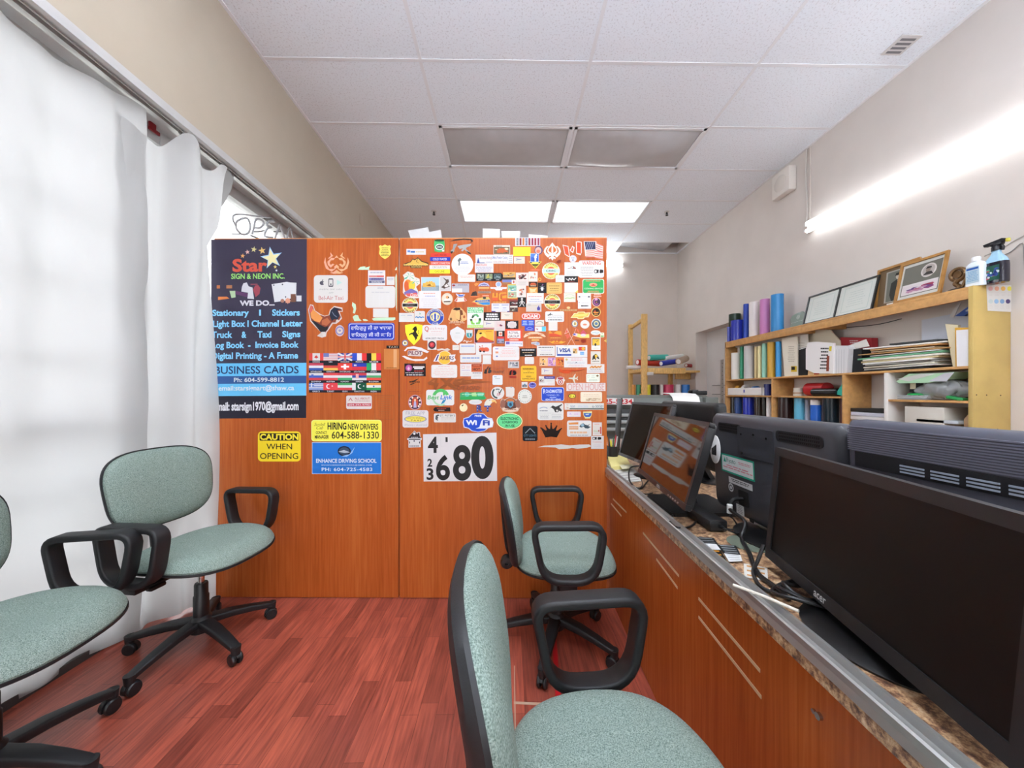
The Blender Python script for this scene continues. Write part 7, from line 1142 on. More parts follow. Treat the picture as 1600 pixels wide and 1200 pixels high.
st('round yellow asphalt badge with a black band, right of two', (850, 459.5, 876, 484.3), 'e2dccb', keywest('ASPHALT', '1d1b1a', '6f6a62', 'ASPHALT', '26221a'), 'e', lift=0)
st('small gold ornament over a line of worn lettering', (874.5, 479, 902, 486.5), None, [('e', 40, 0, 60, 50, 'cfae74'), ('r', 2, 56, 98, 92, 'c29a68'), L(4, 60, 96, 88, 1, '7c4a26', .6)])
st('white rounded phone card with a black script swirl', (852, 486.5, 881.3, 503), 'e0dfdb', [('ln', [(10, 36), (20, 30), (16, 44), (30, 14), (24, 38), (34, 28), (38, 36)], 4, '3a3a38'), L(42, 32, 92, 42, 1, 'b09a96'), T('604.763.5678', 14, 50, 88, 64, '8d8a92', .0), L(10, 76, 94, 86, 1, '3a3836', .7)], 'rr', 'card', 'business_card')
st('gold bow tie shaped car emblem sticker', (891.5, 487, 922.5, 498.5), 'e0cf9a', [('p', [(6, 76), (22, 30), (38, 26), (38, 10), (68, 10), (70, 24), (96, 20), (84, 66), (66, 70), (64, 90), (38, 92), (38, 76)], 'c2a145'), ('p', [(12, 68), (24, 38), (54, 34), (88, 28), (80, 58), (50, 62)], 'd9bf66')], [(0, 84), (18, 20), (34, 18), (36, 2), (70, 0), (74, 14), (100, 12), (90, 74), (70, 80), (66, 100), (36, 100), (34, 86)])
st('round black badge with an orange boat', (924, 480, 938.7, 495), 'd0ae62', [('e', 8, 8, 92, 92, '2c2018'), ('p', [(16, 52), (84, 50), (70, 60), (30, 62)], 'd08a3a'), ('p', [(44, 44), (56, 14), (70, 44)], '1a1412'), ('p', [(22, 50), (40, 32), (52, 50)], 'b5442c'), L(24, 66, 76, 82, 1, 'c27a34', .7)], 'e')
st('narrow cream card hanging below the phone card', (857, 503, 871, 516.5), 'dfd8d0', [L(18, 12, 82, 88, 6, 'c5bfba', .25)], 'r', 'card', 'business_card')
st('tiny round badge with half yellow centre, left of three', (893, 500.3, 903.3, 511.3), 'cfcbb8', [('ring', 50, 50, 40, 50, '3e4468'), ('e', 24, 24, 76, 76, 'd6cf9e'), ('r', 42, 30, 54, 70, '2a2a30'), ('r', 56, 32, 72, 68, 'c99a3c')], 'e')
st('white round badge with a red blot, middle of three', (906.7, 500, 921, 513.5), 'e0ddd6', [('ring', 50, 50, 44, 47, 'c9c4ba'), ('p', [(26, 48), (50, 40), (74, 46), (66, 64), (34, 64)], 'c88a68'), L(30, 46, 70, 60, 1, 'b5503c', .6)], 'e')
st('navy and cream round badge, right of three', (924, 498, 939.2, 513.5), 'd2d6d0', [('e', 6, 6, 94, 94, '42505c'), ('e', 24, 24, 76, 76, 'd0c68a'), ('e', 34, 34, 66, 66, '4a6a8c'), ('ring', 50, 50, 36, 44, '8a929a', 20, 160)], 'e')
st('red outlined crossed flag poles with a small red flag', (881, 512, 901, 541), None, [('ln', [(24, 2), (36, 20), (58, 56), (92, 100)], 2.5, 'd6b09a'), ('ln', [(96, 4), (76, 36), (58, 58), (22, 100)], 2.5, 'd6b09a'), ('p', [(24, 4), (34, 24), (4, 34), (14, 20)], 'c24a34'), ('p', [(6, 40), (38, 34), (50, 48), (24, 62), (20, 48)], 'c2553c'), ('ln', [(24, 6), (6, 34), (34, 24), (24, 6)], 2, 'dcb9a4')])
st('yellow and pink flag banner with blue canton', (894, 514, 921.5, 528.5), None, [('p', [(0, 62), (14, 44), (34, 50), (52, 60), (96, 56), (98, 96), (50, 96), (20, 82)], 'd9c06a'), ('p', [(2, 60), (16, 44), (30, 50), (30, 76), (14, 76)], 'dcb4bc'), ('r', 6, 50, 20, 66, '3f4a9a'), ('p', [(52, 34), (62, 10), (76, 34), (84, 58), (46, 58)], 'b84a5a'), ('e', 48, 52, 78, 82, 'd9c9d6'), ('p', [(24, 2), (34, 4), (40, 40), (32, 34)], 'd2603f')])
st('white oval sticker with a blue car line', (923, 516, 938.3, 523.6), 'e0dfd8', [('ln', [(14, 56), (36, 44), (60, 60), (86, 48)], 12, '8ab0c0')], 'e')
st('tiny cream and green sticker at the right edge strip', (938, 519.7, 944, 527), 'd3d6bd', [('p', [(20, 30), (50, 12), (80, 30)], '8a9a5a'), ('r', 10, 62, 90, 92, '6a9a50')], 'rr')
st('orange lettered logo below the narrow cream card', (857, 516, 878, 529.5), None, [('p', [(2, 10), (14, 8), (34, 40), (60, 10), (96, 12), (98, 66), (4, 68)], 'd28a34'), ('p', [(4, 40), (40, 36), (98, 60), (98, 72), (4, 72)], 'c2482c'), L(8, 80, 98, 96, 1, 'c98a3e', .6)])
st('orange flame ornament on bare wood', (856, 531, 884, 537.5), None, [('p', [(0, 30), (20, 44), (34, 20), (42, 50), (50, 18), (60, 50), (74, 24), (84, 44), (102, 40), (80, 84), (50, 92), (24, 84)], 'dc9a2c'), ('p', [(30, 60), (50, 50), (70, 60), (60, 82), (36, 82)], 'c2642c')])
st('dark red lettering mark beside the crossed poles', (897, 529, 916.5, 536.5), None, [L(0, 16, 44, 60, 1, '6f3018', .7), ('p', [(52, 26), (70, 10), (98, 16), (94, 84), (70, 96), (58, 76)], '8a2c14')])
st('tall yellow card with a black building drawing', (924, 527, 938.3, 546.8), 'd6d2c4', [('r', 8, 8, 92, 64, '2b281e'), ('r', 12, 14, 92, 62, 'd0a536'), ('e', 34, 46, 54, 70, '2a251a'), ('ln', [(52, 34), (76, 26)], 4, '2b281e'), L(16, 78, 88, 92, 2, 'aaa698', .3)], 'r')
st('yellow diamond stuck over the right panel edge', (943.8, 529.5, 948, 535.5), 'd9b95c', (), [(0, 50), (100, 0), (100, 100)])
# ---------- third rows
SW = [(0, 34), (20, 10), (50, 2), (80, 16), (100, 40), (76, 36), (50, 20), (22, 24)]
st('maroon lettered sticker between two white swooshes', (628, 541, 670.3, 564.3), None, [('p', [(8, 30), (20, 6), (44, 0), (72, 10), (100, 36), (94, 46), (70, 30), (44, 16), (22, 18), (12, 34)], 'd0cbcd'), ('p', [(0, 66), (10, 64), (40, 86), (80, 86), (92, 70), (94, 82), (82, 98), (50, 100), (18, 88)], 'd3cecb'), ('p', [(22, 30), (74, 26), (78, 52), (70, 68), (22, 64)], 'dccdc6'), T('PiLOT', 24, 32, 74, 58, '6d3a4c', .035)])
st('round gold basketball sticker with purple team lettering', (677, 548, 712.5, 570), None, [('p', [(50+32*math.cos(q), 50+50*math.sin(q)) for q in [2*PI*i/30 for i in range(30)]], 'e6dcc0'), ('p', [(50+29*math.cos(q), 50+46*math.sin(q)) for q in [2*PI*i/30 for i in range(30)]], 'dda93a'), ('p', [(0, 76), (18, 24), (30, 24), (22, 66), (26, 78)], 'e6e2e4'), ('p', [(70, 30), (98, 26), (94, 50), (100, 66), (90, 80), (74, 76)], 'e6e2e4'), ('p', [(8, 72), (20, 28), (26, 28), (15, 72)], '3d2d6a'), T('AKERS', 26, 38, 92, 66, '4a2c4c', .02, .25)])
st('black shop sign with a round pink logo', (632, 568, 665.3, 588), '1d171a', [('e', 4, 8, 37, 62, '8a3a72'), ('e', 8, 14, 33, 56, 'b85a9a'), ('p', [(14, 40), (20, 24), (26, 40), (22, 50), (17, 50)], 'e0c4d8'), L(42, 8, 94, 16, 1, '7a4a3a'), ('r', 40, 22, 94, 33, 'e0dad8'), ('r', 46, 34, 86, 44, 'e0dad8'), L(42, 54, 94, 64, 1, 'b5403c', .6), L(4, 68, 84, 78, 1, 'a9a4a2', .5), L(2, 84, 96, 94, 1, 'dcd8d4', .7)], 'r', 'sign', 'sign')
st('white rounded card of red printed lines under the ball sticker', (674, 570, 714.3, 590.3), 'e4e1dc', [L(22, 6, 78, 18, 1, 'cfa09c'), L(4, 20, 96, 84, 5, 'd2a5a0', .28), L(30, 86, 66, 94, 1, 'd2a5a0', .3)], 'rr', 'card', 'sign', lift=0)
st('thin red outlined square with black pen mark', (635, 589, 661, 614.5), None, [('ln', [(1, 1), (99, 1), (99, 99), (1, 99), (1, 1)], 3, 'a5421c'), ('p', [(16, 28), (42, 22), (74, 8), (66, 18), (46, 30)], '3c2616'), L(16, 26, 82, 36, 1, '3c2616', .6), ('p', [(22, 44), (46, 36), (52, 40), (26, 50)], '4c3018'), L(14, 56, 86, 74, 2, 'a5582c', .3), L(6, 86, 94, 92, 1, '8a3a1c', .6)])
st('brown off road decal with tyre tread splash', (668, 590, 765, 610), None, [('ps', [[(0, 40), (10, 4), (16, 4), (15, 40), (19, 44), (17, 60), (14, 98), (10, 92), (10, 60), (2, 58)], [(20, 4), (26, 6), (30, 24), (38, 0), (43, 4), (36, 38), (48, 86), (44, 98), (32, 62), (24, 98), (18, 86), (28, 46)], [(40, 46), (44, 16), (58, 2), (62, 22), (70, 14), (80, 24), (102, 32), (84, 42), (70, 52), (54, 56), (46, 76)]], '8a4a24'), ('ps', [[(6, 30), (12, 16), (11, 40)], [(48, 30), (56, 20), (54, 40)], [(60, 30), (72, 26), (70, 40)]], 'a05a2c'), T('OFF ROAD', 47, 66, 84, 98, '7c4020', .03, .2)])
st('white rounded sticker with green and blue lettering and arrows', (666, 609, 709.7, 633.3), 'e3e4e0', [('ring', 52, 50, 20, 31, '4fae5c', 20, 160), ('p', [(60, 12), (72, 28), (60, 38)], '4fae5c'), ('ring', 52, 50, 24, 30, '9cc9a0', 160, 300), ('p', [(52, 94), (60, 66), (72, 62), (64, 84)], '2f7fa6'), T('Best', 4, 36, 46, 62, '55a562', .02, .2), T('Link', 50, 34, 94, 62, '2f6fc0', .02, .2)], 'rr')
st('ragged white scrap above the ball sticker', (682, 544, 703.8, 548.3), 'dccfc2', (), [(0, 40), (40, 10), (60, 30), (80, 0), (100, 60), (80, 100), (40, 70), (10, 90)], 'scrap', 'paper_scrap')
st('tiny white rounded label with a pale swirl', (707, 539, 717.3, 547), 'e0dcd3', [('ln', [(20, 66), (40, 40), (60, 56), (84, 24)], 8, 'b9b9ae')], 'rr')
st('white card with blue heading left of the red car card', (718, 537, 742.8, 552.3), WH, [L(8, 16, 94, 34, 1, '7d93c4', .7), L(14, 44, 86, 86, 3, 'c6c9d0', .3)], 'rr', 'card', 'business_card')
st('white card with blue grey heading, upper right of the ball sticker', (719, 554, 752.3, 566.5), WH, [L(6, 30, 94, 56, 1, '7f8fb5', .7), L(10, 70, 90, 92, 1, 'b5bccb', .5)], 'rr', 'card', 'sign')
st('white card with a red outlined box at its top left', (719, 568.5, 736.3, 588), 'e2ddda', [('r', 14, 16, 40, 38, 'c98a8c'), ('r', 17, 20, 37, 34, 'e2ddda'), L(54, 16, 90, 38, 2, 'c9a2a0'), L(10, 46, 92, 58, 1, '9f8fb5'), L(14, 68, 90, 92, 3, 'c2b0ae', .3)], 'r', 'card', 'business_card')
st('green grass and bubble lettering sticker', (718.5, 611.5, 760, 625.2), None, [('p', [(1, 20), (12, 10), (40, 12), (74, 8), (94, 18), (92, 50), (100, 78), (90, 96), (30, 92), (0, 98)], '3f9a62'), ('e', 18, 8, 36, 62, '58b8a0'), ('p', [(44, 20), (60, 12), (64, 56), (46, 60)], '9acb82'), ('p', [(66, 22), (90, 16), (88, 54), (68, 54)], '6fc0a0'), ('p', [(0, 70), (40, 56), (90, 60), (98, 84), (60, 94), (0, 98)], '2c9a50'), L(8, 22, 90, 46, 1, 'b9dcb9', .4)])
st('white card with a drawing of a red toy car', (743.5, 536.3, 768, 554), 'e2deda', [('p', [(18, 52), (26, 40), (44, 36), (60, 44), (78, 46), (86, 58), (80, 74), (22, 74)], 'c75a3c'), ('e', 48, 36, 84, 74, 'c4573c'), ('e', 22, 62, 36, 80, '33262a'), ('e', 46, 64, 58, 82, '33262a'), ('ps', [[(24, 22), (34, 36), (20, 36)], [(40, 14), (46, 30), (36, 28)]], 'b85a4a'), L(12, 86, 90, 94, 1, 'c6b0a6', .4)], 'r', 'photo', 'photo_sticker', lift=1)
st('blank white square note left of the large red lined card', (754, 555, 767.3, 569), 'e2e0da', [L(16, 14, 80, 26, 1, 'd0d3d6')], 'r', 'note', 'note')
st('wide white rounded card with red lines and three colour marks', (770, 541.5, 811.3, 563), 'e4e0dd', [L(38, 10, 78, 20, 1, 'cfa5ae'), L(26, 24, 92, 78, 5, 'd69c94', .3), ('r', 9, 12, 21, 20, '8a86bc'), ('r', 10, 36, 21, 50, 'cf8a68'), ('r', 12, 66, 19, 76, '6a76b0')], 'rr', 'card', 'sign')
st('black sign with three white text lines in the middle right', (812.3, 544.3, 838.3, 557), '191516', [L(6, 10, 94, 30, 1, 'c9c4c0', .6), L(4, 44, 96, 58, 1, 'b59a74', .5), L(24, 76, 78, 94, 1, 'd3cfca', .6)], 'r', 'sign', 'sign')
st('small white rounded card under the black sign', (820, 558, 834.3, 569), 'e0dbd5', [L(14, 18, 84, 70, 4, 'bfbbb8', .28)], 'rr', 'card', 'business_card')
st('small grey photo with bright left corner', (793.8, 564.5, 811, 575), 'c2beb8', [('ph', 4, 8, 96, 92, ['a9a5a4', 'd9d5ce', '6a6f82', '5a5a5c', '8a8a92'], 24, 51)], 'r', 'photo', 'photo_sticker')
st('rust topped caution card with the word hot', (736, 568, 753.8, 592), 'e2deda', [('r', 3, 2, 97, 54, 'b5532e'), ('rr', 6, 4, 92, 20, '8a3a22'), L(12, 8, 86, 17, 1, 'c4714c'), T('HOT', 15, 29, 80, 47, '4a2a1e', .03), L(8, 58, 96, 66, 1, '6a6664', .6), L(20, 72, 88, 86, 3, 'a9a5a2', .35)], 'r', 'caution card', 'sign', lift=1)
st('black and red circular logo with lettering of a traffic firm', (756, 571.5, 789, 584.5), None, [('p', [(0, 90), (6, 40), (18, 8), (24, 6), (16, 50), (14, 96), (8, 96)], '2f2a28'), ('p', [(22, 30), (30, 18), (36, 30), (28, 40), (36, 50), (36, 80), (26, 92), (18, 84), (22, 50)], '33302e'), ('p', [(4, 30), (12, 14), (18, 12), (10, 50)], 'a0522f'), T('GLEN', 41, 6, 98, 44, '9a4a2c', .01), T('TRAFFIC', 40, 58, 98, 92, '5f4030', .01)])
st('compact black and red round logo over red letters', (795, 577.5, 807.5, 592), None, [('e', 6, 0, 96, 58, '8a2418'), ('p', [(4, 56), (14, 20), (40, 4), (34, 34), (30, 60)], '1f1816'), ('p', [(44, 20), (66, 10), (92, 24), (96, 44), (80, 60), (50, 58), (60, 40)], '1f1816'), ('r', 8, 66, 94, 92, '8f2a1c')])
st('yellow warning card about video surveillance', (813.7, 571.5, 838.3, 595.5), 'dba92c', [T('WARNING', 11, 15, 84, 26, '3a3018', .03), T('THIS', 40, 33, 60, 39, '5f4e20', .01), L(10, 42, 90, 50, 1, '6f5a22', .5), T('VIDEO', 33, 65, 66, 75, '4a3c1c', .02), T('SURVEILLANCE', 10, 80, 90, 89, '4a3c1c', .02)], 'rr', 'warning card', 'sign')
st('white rounded note below the traffic firm lettering', (769.5, 586, 785.3, 601.5), 'e2e4e2', [L(12, 12, 46, 24, 1, '6a94a4', .6), L(20, 28, 82, 42, 1, 'a0a69e', .5), L(14, 56, 88, 80, 2, 'c2cdd0', .35)], 'rr', 'note', 'note')
st('white round sticker with a dark check mark and gear ring', (767, 604.3, 788, 624), 'e2e0da', [('ring', 50, 50, 30, 42, '3c4442', 130, 268), ('ring', 50, 50, 24, 34, '6a726e', 60, 120), ('p', [(56, 30), (64, 44), (80, 16), (84, 20), (66, 60), (60, 60)], '1f2422'), T('RIP', 44, 50, 72, 74, 'b5606a', .01, .2)], 'e')
st('white note with a curled corner right of the check mark sticker', (790, 604.3, 804, 620.5), 'e2dcd3', [L(14, 20, 86, 90, 6, 'cdb9b0', .25), ('p', [(50, 0), (74, 4), (60, 14)], '8a94a4')], [(0, 4), (60, 0), (88, 4), (100, 18), (96, 84), (76, 100), (6, 96)], 'note', 'note')
st('tiny white card with a black car under the surveillance card', (815, 597, 824.3, 606), 'dcd9d4', [('r', 14, 46, 86, 88, '2f2f36'), ('e', 40, 26, 66, 50, '5a86a0'), L(20, 56, 82, 80, 1, 'b5b5ba')], 'r')
st('small violet oval sticker under the surveillance card', (826, 597, 838, 606.5), 'b5b2cc', [('e', 6, 8, 94, 92, '5a54a0'), ('p', [(24, 46), (50, 18), (76, 46)], '2f2f66'), L(18, 54, 82, 68, 1, '8f8ac9')], 'e')
st('white round sticker with a ring of green and black dots', (809, 608.3, 831, 630.5), 'e0ded4', [('ps', [[(50+40*math.cos(q)+3*math.cos(j), 50+40*math.sin(q)+3*math.sin(j)) for j in [k*PI/3 for k in range(6)]] for q in [2*PI*i/18 for i in range(18)]], '5c6e62'), L(30, 40, 70, 64, 2, '8d8a80', .5)], 'e')
st('white card with a bold heading left of the payment sign', (839, 540, 867, 556.3), 'dfdbd5', [L(6, 10, 92, 24, 1, '3a3634', .6), L(12, 30, 88, 52, 2, 'b3a9bc', .35), L(12, 58, 86, 70, 1, 'c2b8b4', .35), L(8, 80, 94, 90, 1, '3c3836', .6)], 'r', 'card', 'business_card')
st('white payment card sign with blue lettering and card logos', (867.7, 539.3, 917.5, 558), 'e2e0dc', [('r', 5, 14, 7, 76, '26408a'), ('r', 5, 74, 50, 89, '2a4492'), T('VISA', 12, 26, 48, 60, '2e3f7e', .04, .15), ('r', 55, 28, 69, 70, 'c9a26a'), ('p', [(58, 40), (66, 34), (64, 48)], '7a4a2a'), ('e', 56, 50, 61, 66, '2c2218'), ('r', 73, 14, 94, 45, '9a2a24'), ('e', 74, 16, 85, 43, 'c2382c'), ('e', 82, 16, 93, 43, 'd9a03c'), ('r', 78, 56, 90, 82, '3f86c0'), L(79, 60, 89, 78, 2, 'c2d6e6', .5), ('e', 26, 2, 42, 12, 'b5b5a6')], 'r', 'sign', 'sign', lift=1)
st('strip photo of orange and violet flowers', (843, 558.5, 881.3, 572), 'c99a78', [('ph', 0, 2, 34, 98, ['d2a57a', '2a2020', 'd8b48a', 'c9b296', 'd9a24a'], 24, 61), ('ph', 34, 2, 66, 98, ['b98ab0', 'c9a2c2', '8a5a92', 'd9b48a'], 20, 62), ('ph', 66, 2, 100, 98, ['c8743c', 'd99a4a', '6a2a1c', 'c9583c'], 26, 63)], 'r', 'photo', 'photo_sticker')
st('white card with a small badge and red text lines', (881.3, 558.5, 917.5, 574), 'e2ded9', [('e', 6, 10, 16, 32, 'b59a5c'), L(24, 8, 86, 36, 2, 'c9838c', .4), L(10, 42, 94, 64, 2, '9aa0b2', .35), L(14, 70, 92, 92, 2, 'c99a9a', .35), ('p', [(52, 46), (56, 56), (49, 56)], '33303a')], 'r', 'card', 'business_card')
st('cream name card with blue script under the flower photo', (846, 575, 863.3, 585.3), 'e0d9cf', script('7a70a8'), 'r', 'card', 'business_card')
st('card with a purple header and a small car picture', (842, 588, 867, 602.3), 'e0dcd6', [('r', 32, 0, 100, 28, '3f3a7c'), L(38, 8, 94, 20, 1, 'b5b2d0'), ('ph', 2, 20, 34, 68, ['b5b2ae', '3a2a26', '8a4a42'], 10, 65), L(44, 36, 92, 62, 2, 'b3b9b5', .3), L(54, 70, 94, 90, 2, 'c9a5a2', .3)], 'r', 'card', 'business_card')
st('shield badge with a red target and maroon top', (868, 588.5, 883.3, 602), 'dfd6cb', [('p', [(20, 10), (80, 10), (76, 30), (24, 30)], '962c3c'), ('p', [(50+26*math.cos(q), 62+30*math.sin(q)) for q in [2*PI*i/24 for i in range(24)]], 'b84636'), ('p', [(50+17*math.cos(q), 62+20*math.sin(q)) for q in [2*PI*i/24 for i in range(24)]], 'e0d6cc'), ('p', [(50+8*math.cos(q), 62+9*math.sin(q)) for q in [2*PI*i/24 for i in range(24)]], '8a2c34')], [(0, 40), (10, 30), (16, 8), (50, 0), (84, 8), (90, 30), (100, 40), (88, 60), (80, 86), (50, 100), (20, 86), (12, 60)])
st('pale airplane cutout sticker', (888, 584, 903.3, 598.3), None, [('p', [(0, 50), (14, 42), (44, 42), (68, 2), (76, 0), (66, 44), (82, 44), (92, 30), (100, 30), (92, 52), (100, 70), (92, 70), (82, 58), (62, 60), (72, 98), (62, 100), (42, 60), (14, 56)], 'd9d8c2')])
st('white open house banner with pale red letters', (885, 598.3, 946, 611), 'e2d6d0', [T('OPEN HOUSE', 3, 8, 97, 90, 'bd7c78', -.006, 0, .95)], 'r', 'sign', 'sign', lift=1)
st('royal blue towing company sign with white lettering', (846, 605, 881.3, 626.7), 'c9d0e2', [('rr', 2, 3, 98, 97, '2544ae'), T('R', 8, 14, 18, 46, 'e2e8f4', .02), T('OADMASTER', 19, 16, 92, 42, 'e2e8f4', .015), T('TOWING LTD.', 22, 52, 80, 64, 'a9badf', .0), L(36, 70, 66, 78, 1, '9fb2dc', .7), T('604-551-0045', 18, 82, 86, 95, 'd6def0', .02)], 'rr', 'sign', 'sign')
st('small yellow oval with a black rim', (888, 615.3, 900, 622.5), '26221a', [('e', 8, 10, 92, 90, 'd6c43e'), ('e', 24, 34, 44, 62, '7a7020'), ('e', 56, 40, 80, 70, '7a7020')], 'e')
st('large beige card with a faded engraving', (907, 612.3, 940.7, 628), 'd9ccb4', [L(10, 20, 92, 50, 2, 'c29a86', .25), ('ph', 24, 56, 96, 96, ['d2c2a6', 'b09a80', '9a7a62', 'c2ae94'], 22, 67)], 'rr', 'card', 'sign')
st('white card with a black and gold mountain face logo', (923, 549, 938.5, 568.5), 'dcd6ca', [('p', [(14, 66), (22, 36), (46, 20), (56, 20), (78, 42), (88, 64), (70, 60), (60, 46), (50, 72), (34, 58), (24, 68)], '1f1b16'), ('p', [(40, 28), (60, 24), (72, 42), (58, 46), (50, 66), (44, 48)], 'd2a838'), L(10, 74, 92, 84, 1, '5a564e', .5)], 'r')
st('white card with orange brush lettering at the right edge', (917, 569, 944.3, 583), 'e0dad2', [('ln', [(16, 46), (30, 20), (36, 44), (48, 18), (54, 44), (66, 20), (72, 40), (84, 16)], 9, 'c9823a'), L(8, 50, 90, 64, 1, '5f5a68', .4), L(4, 70, 96, 94, 2, '9a92a6', .3)], 'r', 'card', 'sign', lift=1)
st('pale green card with a brown diamond', (916, 584, 937.3, 597.3), 'd3d6c6', [('r', 8, 16, 22, 44, 'a9b5a4'), ('r', 10, 20, 20, 40, 'd3d6c6'), L(36, 16, 64, 52, 2, 'a5aa9c', .4), ('p', [(70, 24), (82, 10), (94, 24), (82, 38)], '6f5a34'), L(8, 60, 92, 90, 2, '94a092', .4)], 'rr', 'card', 'business_card')
st('flame red lettering mark on bare wood by the airplane', (872, 573.5, 914, 585), None, [('p', [(0, 30), (10, 4), (12, 36), (40, 30), (60, 40), (84, 26), (100, 28), (80, 48), (50, 62), (40, 90), (20, 84), (6, 70)], 'c2481c'), ('ln', [(16, 52), (34, 46), (50, 50), (70, 54), (98, 32)], 5, '6f2a12')])
# ---------- bottom rows
st('round dark red badge with a ring of pale portraits', (638, 617, 659, 640.3), 'b58a9a', [('e', 5, 5, 95, 95, '3a2430'), ('e', 26, 14, 74, 86, 'b0482f')] + [('e', 50+38*math.cos(q)-7, 50+36*math.sin(q)-7, 50+38*math.cos(q)+7, 50+36*math.sin(q)+7, 'dcc6b4') for q in [math.radians(a_) for a_ in (-60, -120, -160, -195, -225, 20, -20, 45, 160)]] + [('p', [(38, 86), (42, 50), (50, 30), (58, 50), (62, 86)], 'a9a0c2'), ('e', 42, 26, 58, 44, 'd6b48a')], 'e')
st('white rounded taxi card with a yellow oval and free app text', (629, 641, 669.3, 668), 'dedad9', [T('FREE APP', 13, 8, 87, 25, '8d8b98', -.004), ('e', 6, 30, 94, 72, '8d8aa0'), ('e', 11, 34, 89, 68, 'dccb58'), T('NEWTON WHALLEY', 16, 40, 84, 50, '8a7a2c', .0), T('TAXI', 32, 54, 70, 64, '7a6a1e', .01, 0, 1.3), T('iPhone / Android', 8, 78, 94, 91, '9a9aa8', -.004)], 'rr', 'sign', 'sign')
st('small black tag shaped like a luggage label', (677, 636, 704, 643.2), '1f1614', [L(20, 20, 78, 50, 1, '9a3a30', .5), L(26, 60, 68, 84, 1, 'b5958a', .6)], [(0, 50), (6, 20), (12, 2), (98, 8), (100, 96), (14, 100), (4, 78)])
st('white card of an auto centre with a grey wolf head', (678, 646, 712.3, 660), 'e0dcd5', [('p', [(6, 60), (8, 24), (20, 10), (26, 22), (16, 34), (20, 48), (16, 62), (20, 82), (10, 72)], '4a4e52'), T("ST. PETER'S", 28, 12, 96, 34, '4c4c4c', .01, 0, 1.1), L(28, 42, 96, 58, 1, 'b0a5a0', .5), L(28, 66, 98, 76, 1, 'a5a29e', .4), L(28, 82, 98, 90, 1, 'c2b8b0', .4)], 'rr', 'card', 'sign')
st('cream round sticker with one dark spot', (718, 630.3, 730.5, 643.3), 'dfd2a6', [('p', [(24, 24), (44, 14), (54, 20), (32, 38)], '3a3424')], 'e')
st('white oval sticker with pale blue text above the eagle', (732.7, 624, 753, 632.3), 'e2e2de', [L(20, 40, 80, 60, 1, 'b2bccb', .6)], 'e')
st('eagle head cutout over letters filled with stars', (744, 622.8, 775.5, 643.8), None, [('p', [(40, 50), (42, 30), (54, 6), (74, 0), (92, 8), (102, 26), (100, 38), (90, 24), (78, 30), (66, 56), (44, 58)], 'e0dccb'), ('p', [(74, 12), (90, 10), (102, 26), (100, 38), (90, 24), (80, 28)], 'd8a85c'), ('e', 65, 10, 70, 17, '4a4638'), T('R', 2, 48, 32, 98, '34427e', .05), T('T', 40, 52, 74, 98, '34427e', .05), ('ps', [[(x+2.2*math.cos(q), y+3.4*math.sin(q)) for q in [k*PI/3 for k in range(6)]] for x, y in ((7, 60), (7, 84), (24, 90), (56, 62), (57, 84))], 'e0e0e6')])
st('blue cloud shaped free wifi sticker', (723, 645, 771.2, 675), 'd0d8ea', [('p', [(3, 50), (5, 32), (20, 26), (32, 8), (50, 3), (68, 8), (80, 28), (92, 32), (97, 50), (94, 70), (82, 76), (70, 92), (50, 98), (30, 92), (20, 78), (6, 72)], '2346b4'), T('FREE', 39, 10, 61, 21, 'e6ecf6', .03), T('Wi', 10, 38, 46, 64, 'eef1f6', .05), ('p', [(42, 82), (54, 74), (60, 44), (66, 30), (92, 32), (98, 50), (94, 72), (82, 76), (78, 82)], 'e9ecf2'), T('Fi', 65, 38, 88, 66, '2a4098', .05)], [(0, 50), (3, 28), (18, 22), (31, 5), (50, 0), (69, 5), (81, 24), (95, 28), (100, 50), (97, 74), (83, 80), (71, 95), (50, 101), (29, 95), (18, 82), (3, 76)])
st('crest sticker with wings around a blue shield', (781.5, 621, 813.5, 644.5), 'c2a890', [('e', 18, 4, 82, 90, '5c3a32'), ('p', [(2, 26), (14, 8), (28, 30), (24, 60), (8, 76), (0, 56)], '8a5a4a'), ('p', [(98, 26), (86, 8), (72, 30), (76, 60), (92, 76), (100, 56)], '8a5a4a'), ('e', 30, 8, 70, 40, 'b5683c'), ('p', [(36, 26), (64, 26), (64, 54), (50, 70), (36, 54)], '4f8aa4'), ('p', [(44, 40), (54, 34), (58, 54), (46, 58)], '1f3a4c'), ('p', [(10, 68), (50, 78), (90, 68), (86, 84), (50, 92), (14, 84)], 'd6b9a2'), L(20, 74, 80, 86, 1, '8a5a4a', .5)], [(0, 30), (8, 6), (24, 14), (40, 0), (60, 0), (76, 14), (92, 6), (100, 30), (98, 66), (86, 92), (60, 100), (40, 100), (14, 92), (2, 66)])
st('green oval sticker reading electronic logbooks in use', (776, 645.2, 816.3, 670.7), 'd3dca2', [('e', 3.5, 5, 96.5, 95, '2a8a55'), ('e', 5.5, 8, 94.5, 92, '63c885'), T('ELECTRONIC', 16, 27, 85, 43, '1f4a34', .03), T('LOGBOOKS', 22, 48, 82, 64, '1f4a34', .03), T('IN USE', 34, 71, 70, 86, '1f4a34', .03)], 'e')
st('black square sticker with a grey roof outline and blue letters', (816.5, 665.5, 840, 689.3), '14161a', [('ln', [(18, 48), (50, 16), (82, 48)], 5, '7f8689'), T('CITY LIGHTS', 8, 56, 92, 70, '4a7086', .0), L(14, 80, 86, 94, 1, '6a7076', .7)], 'rr')
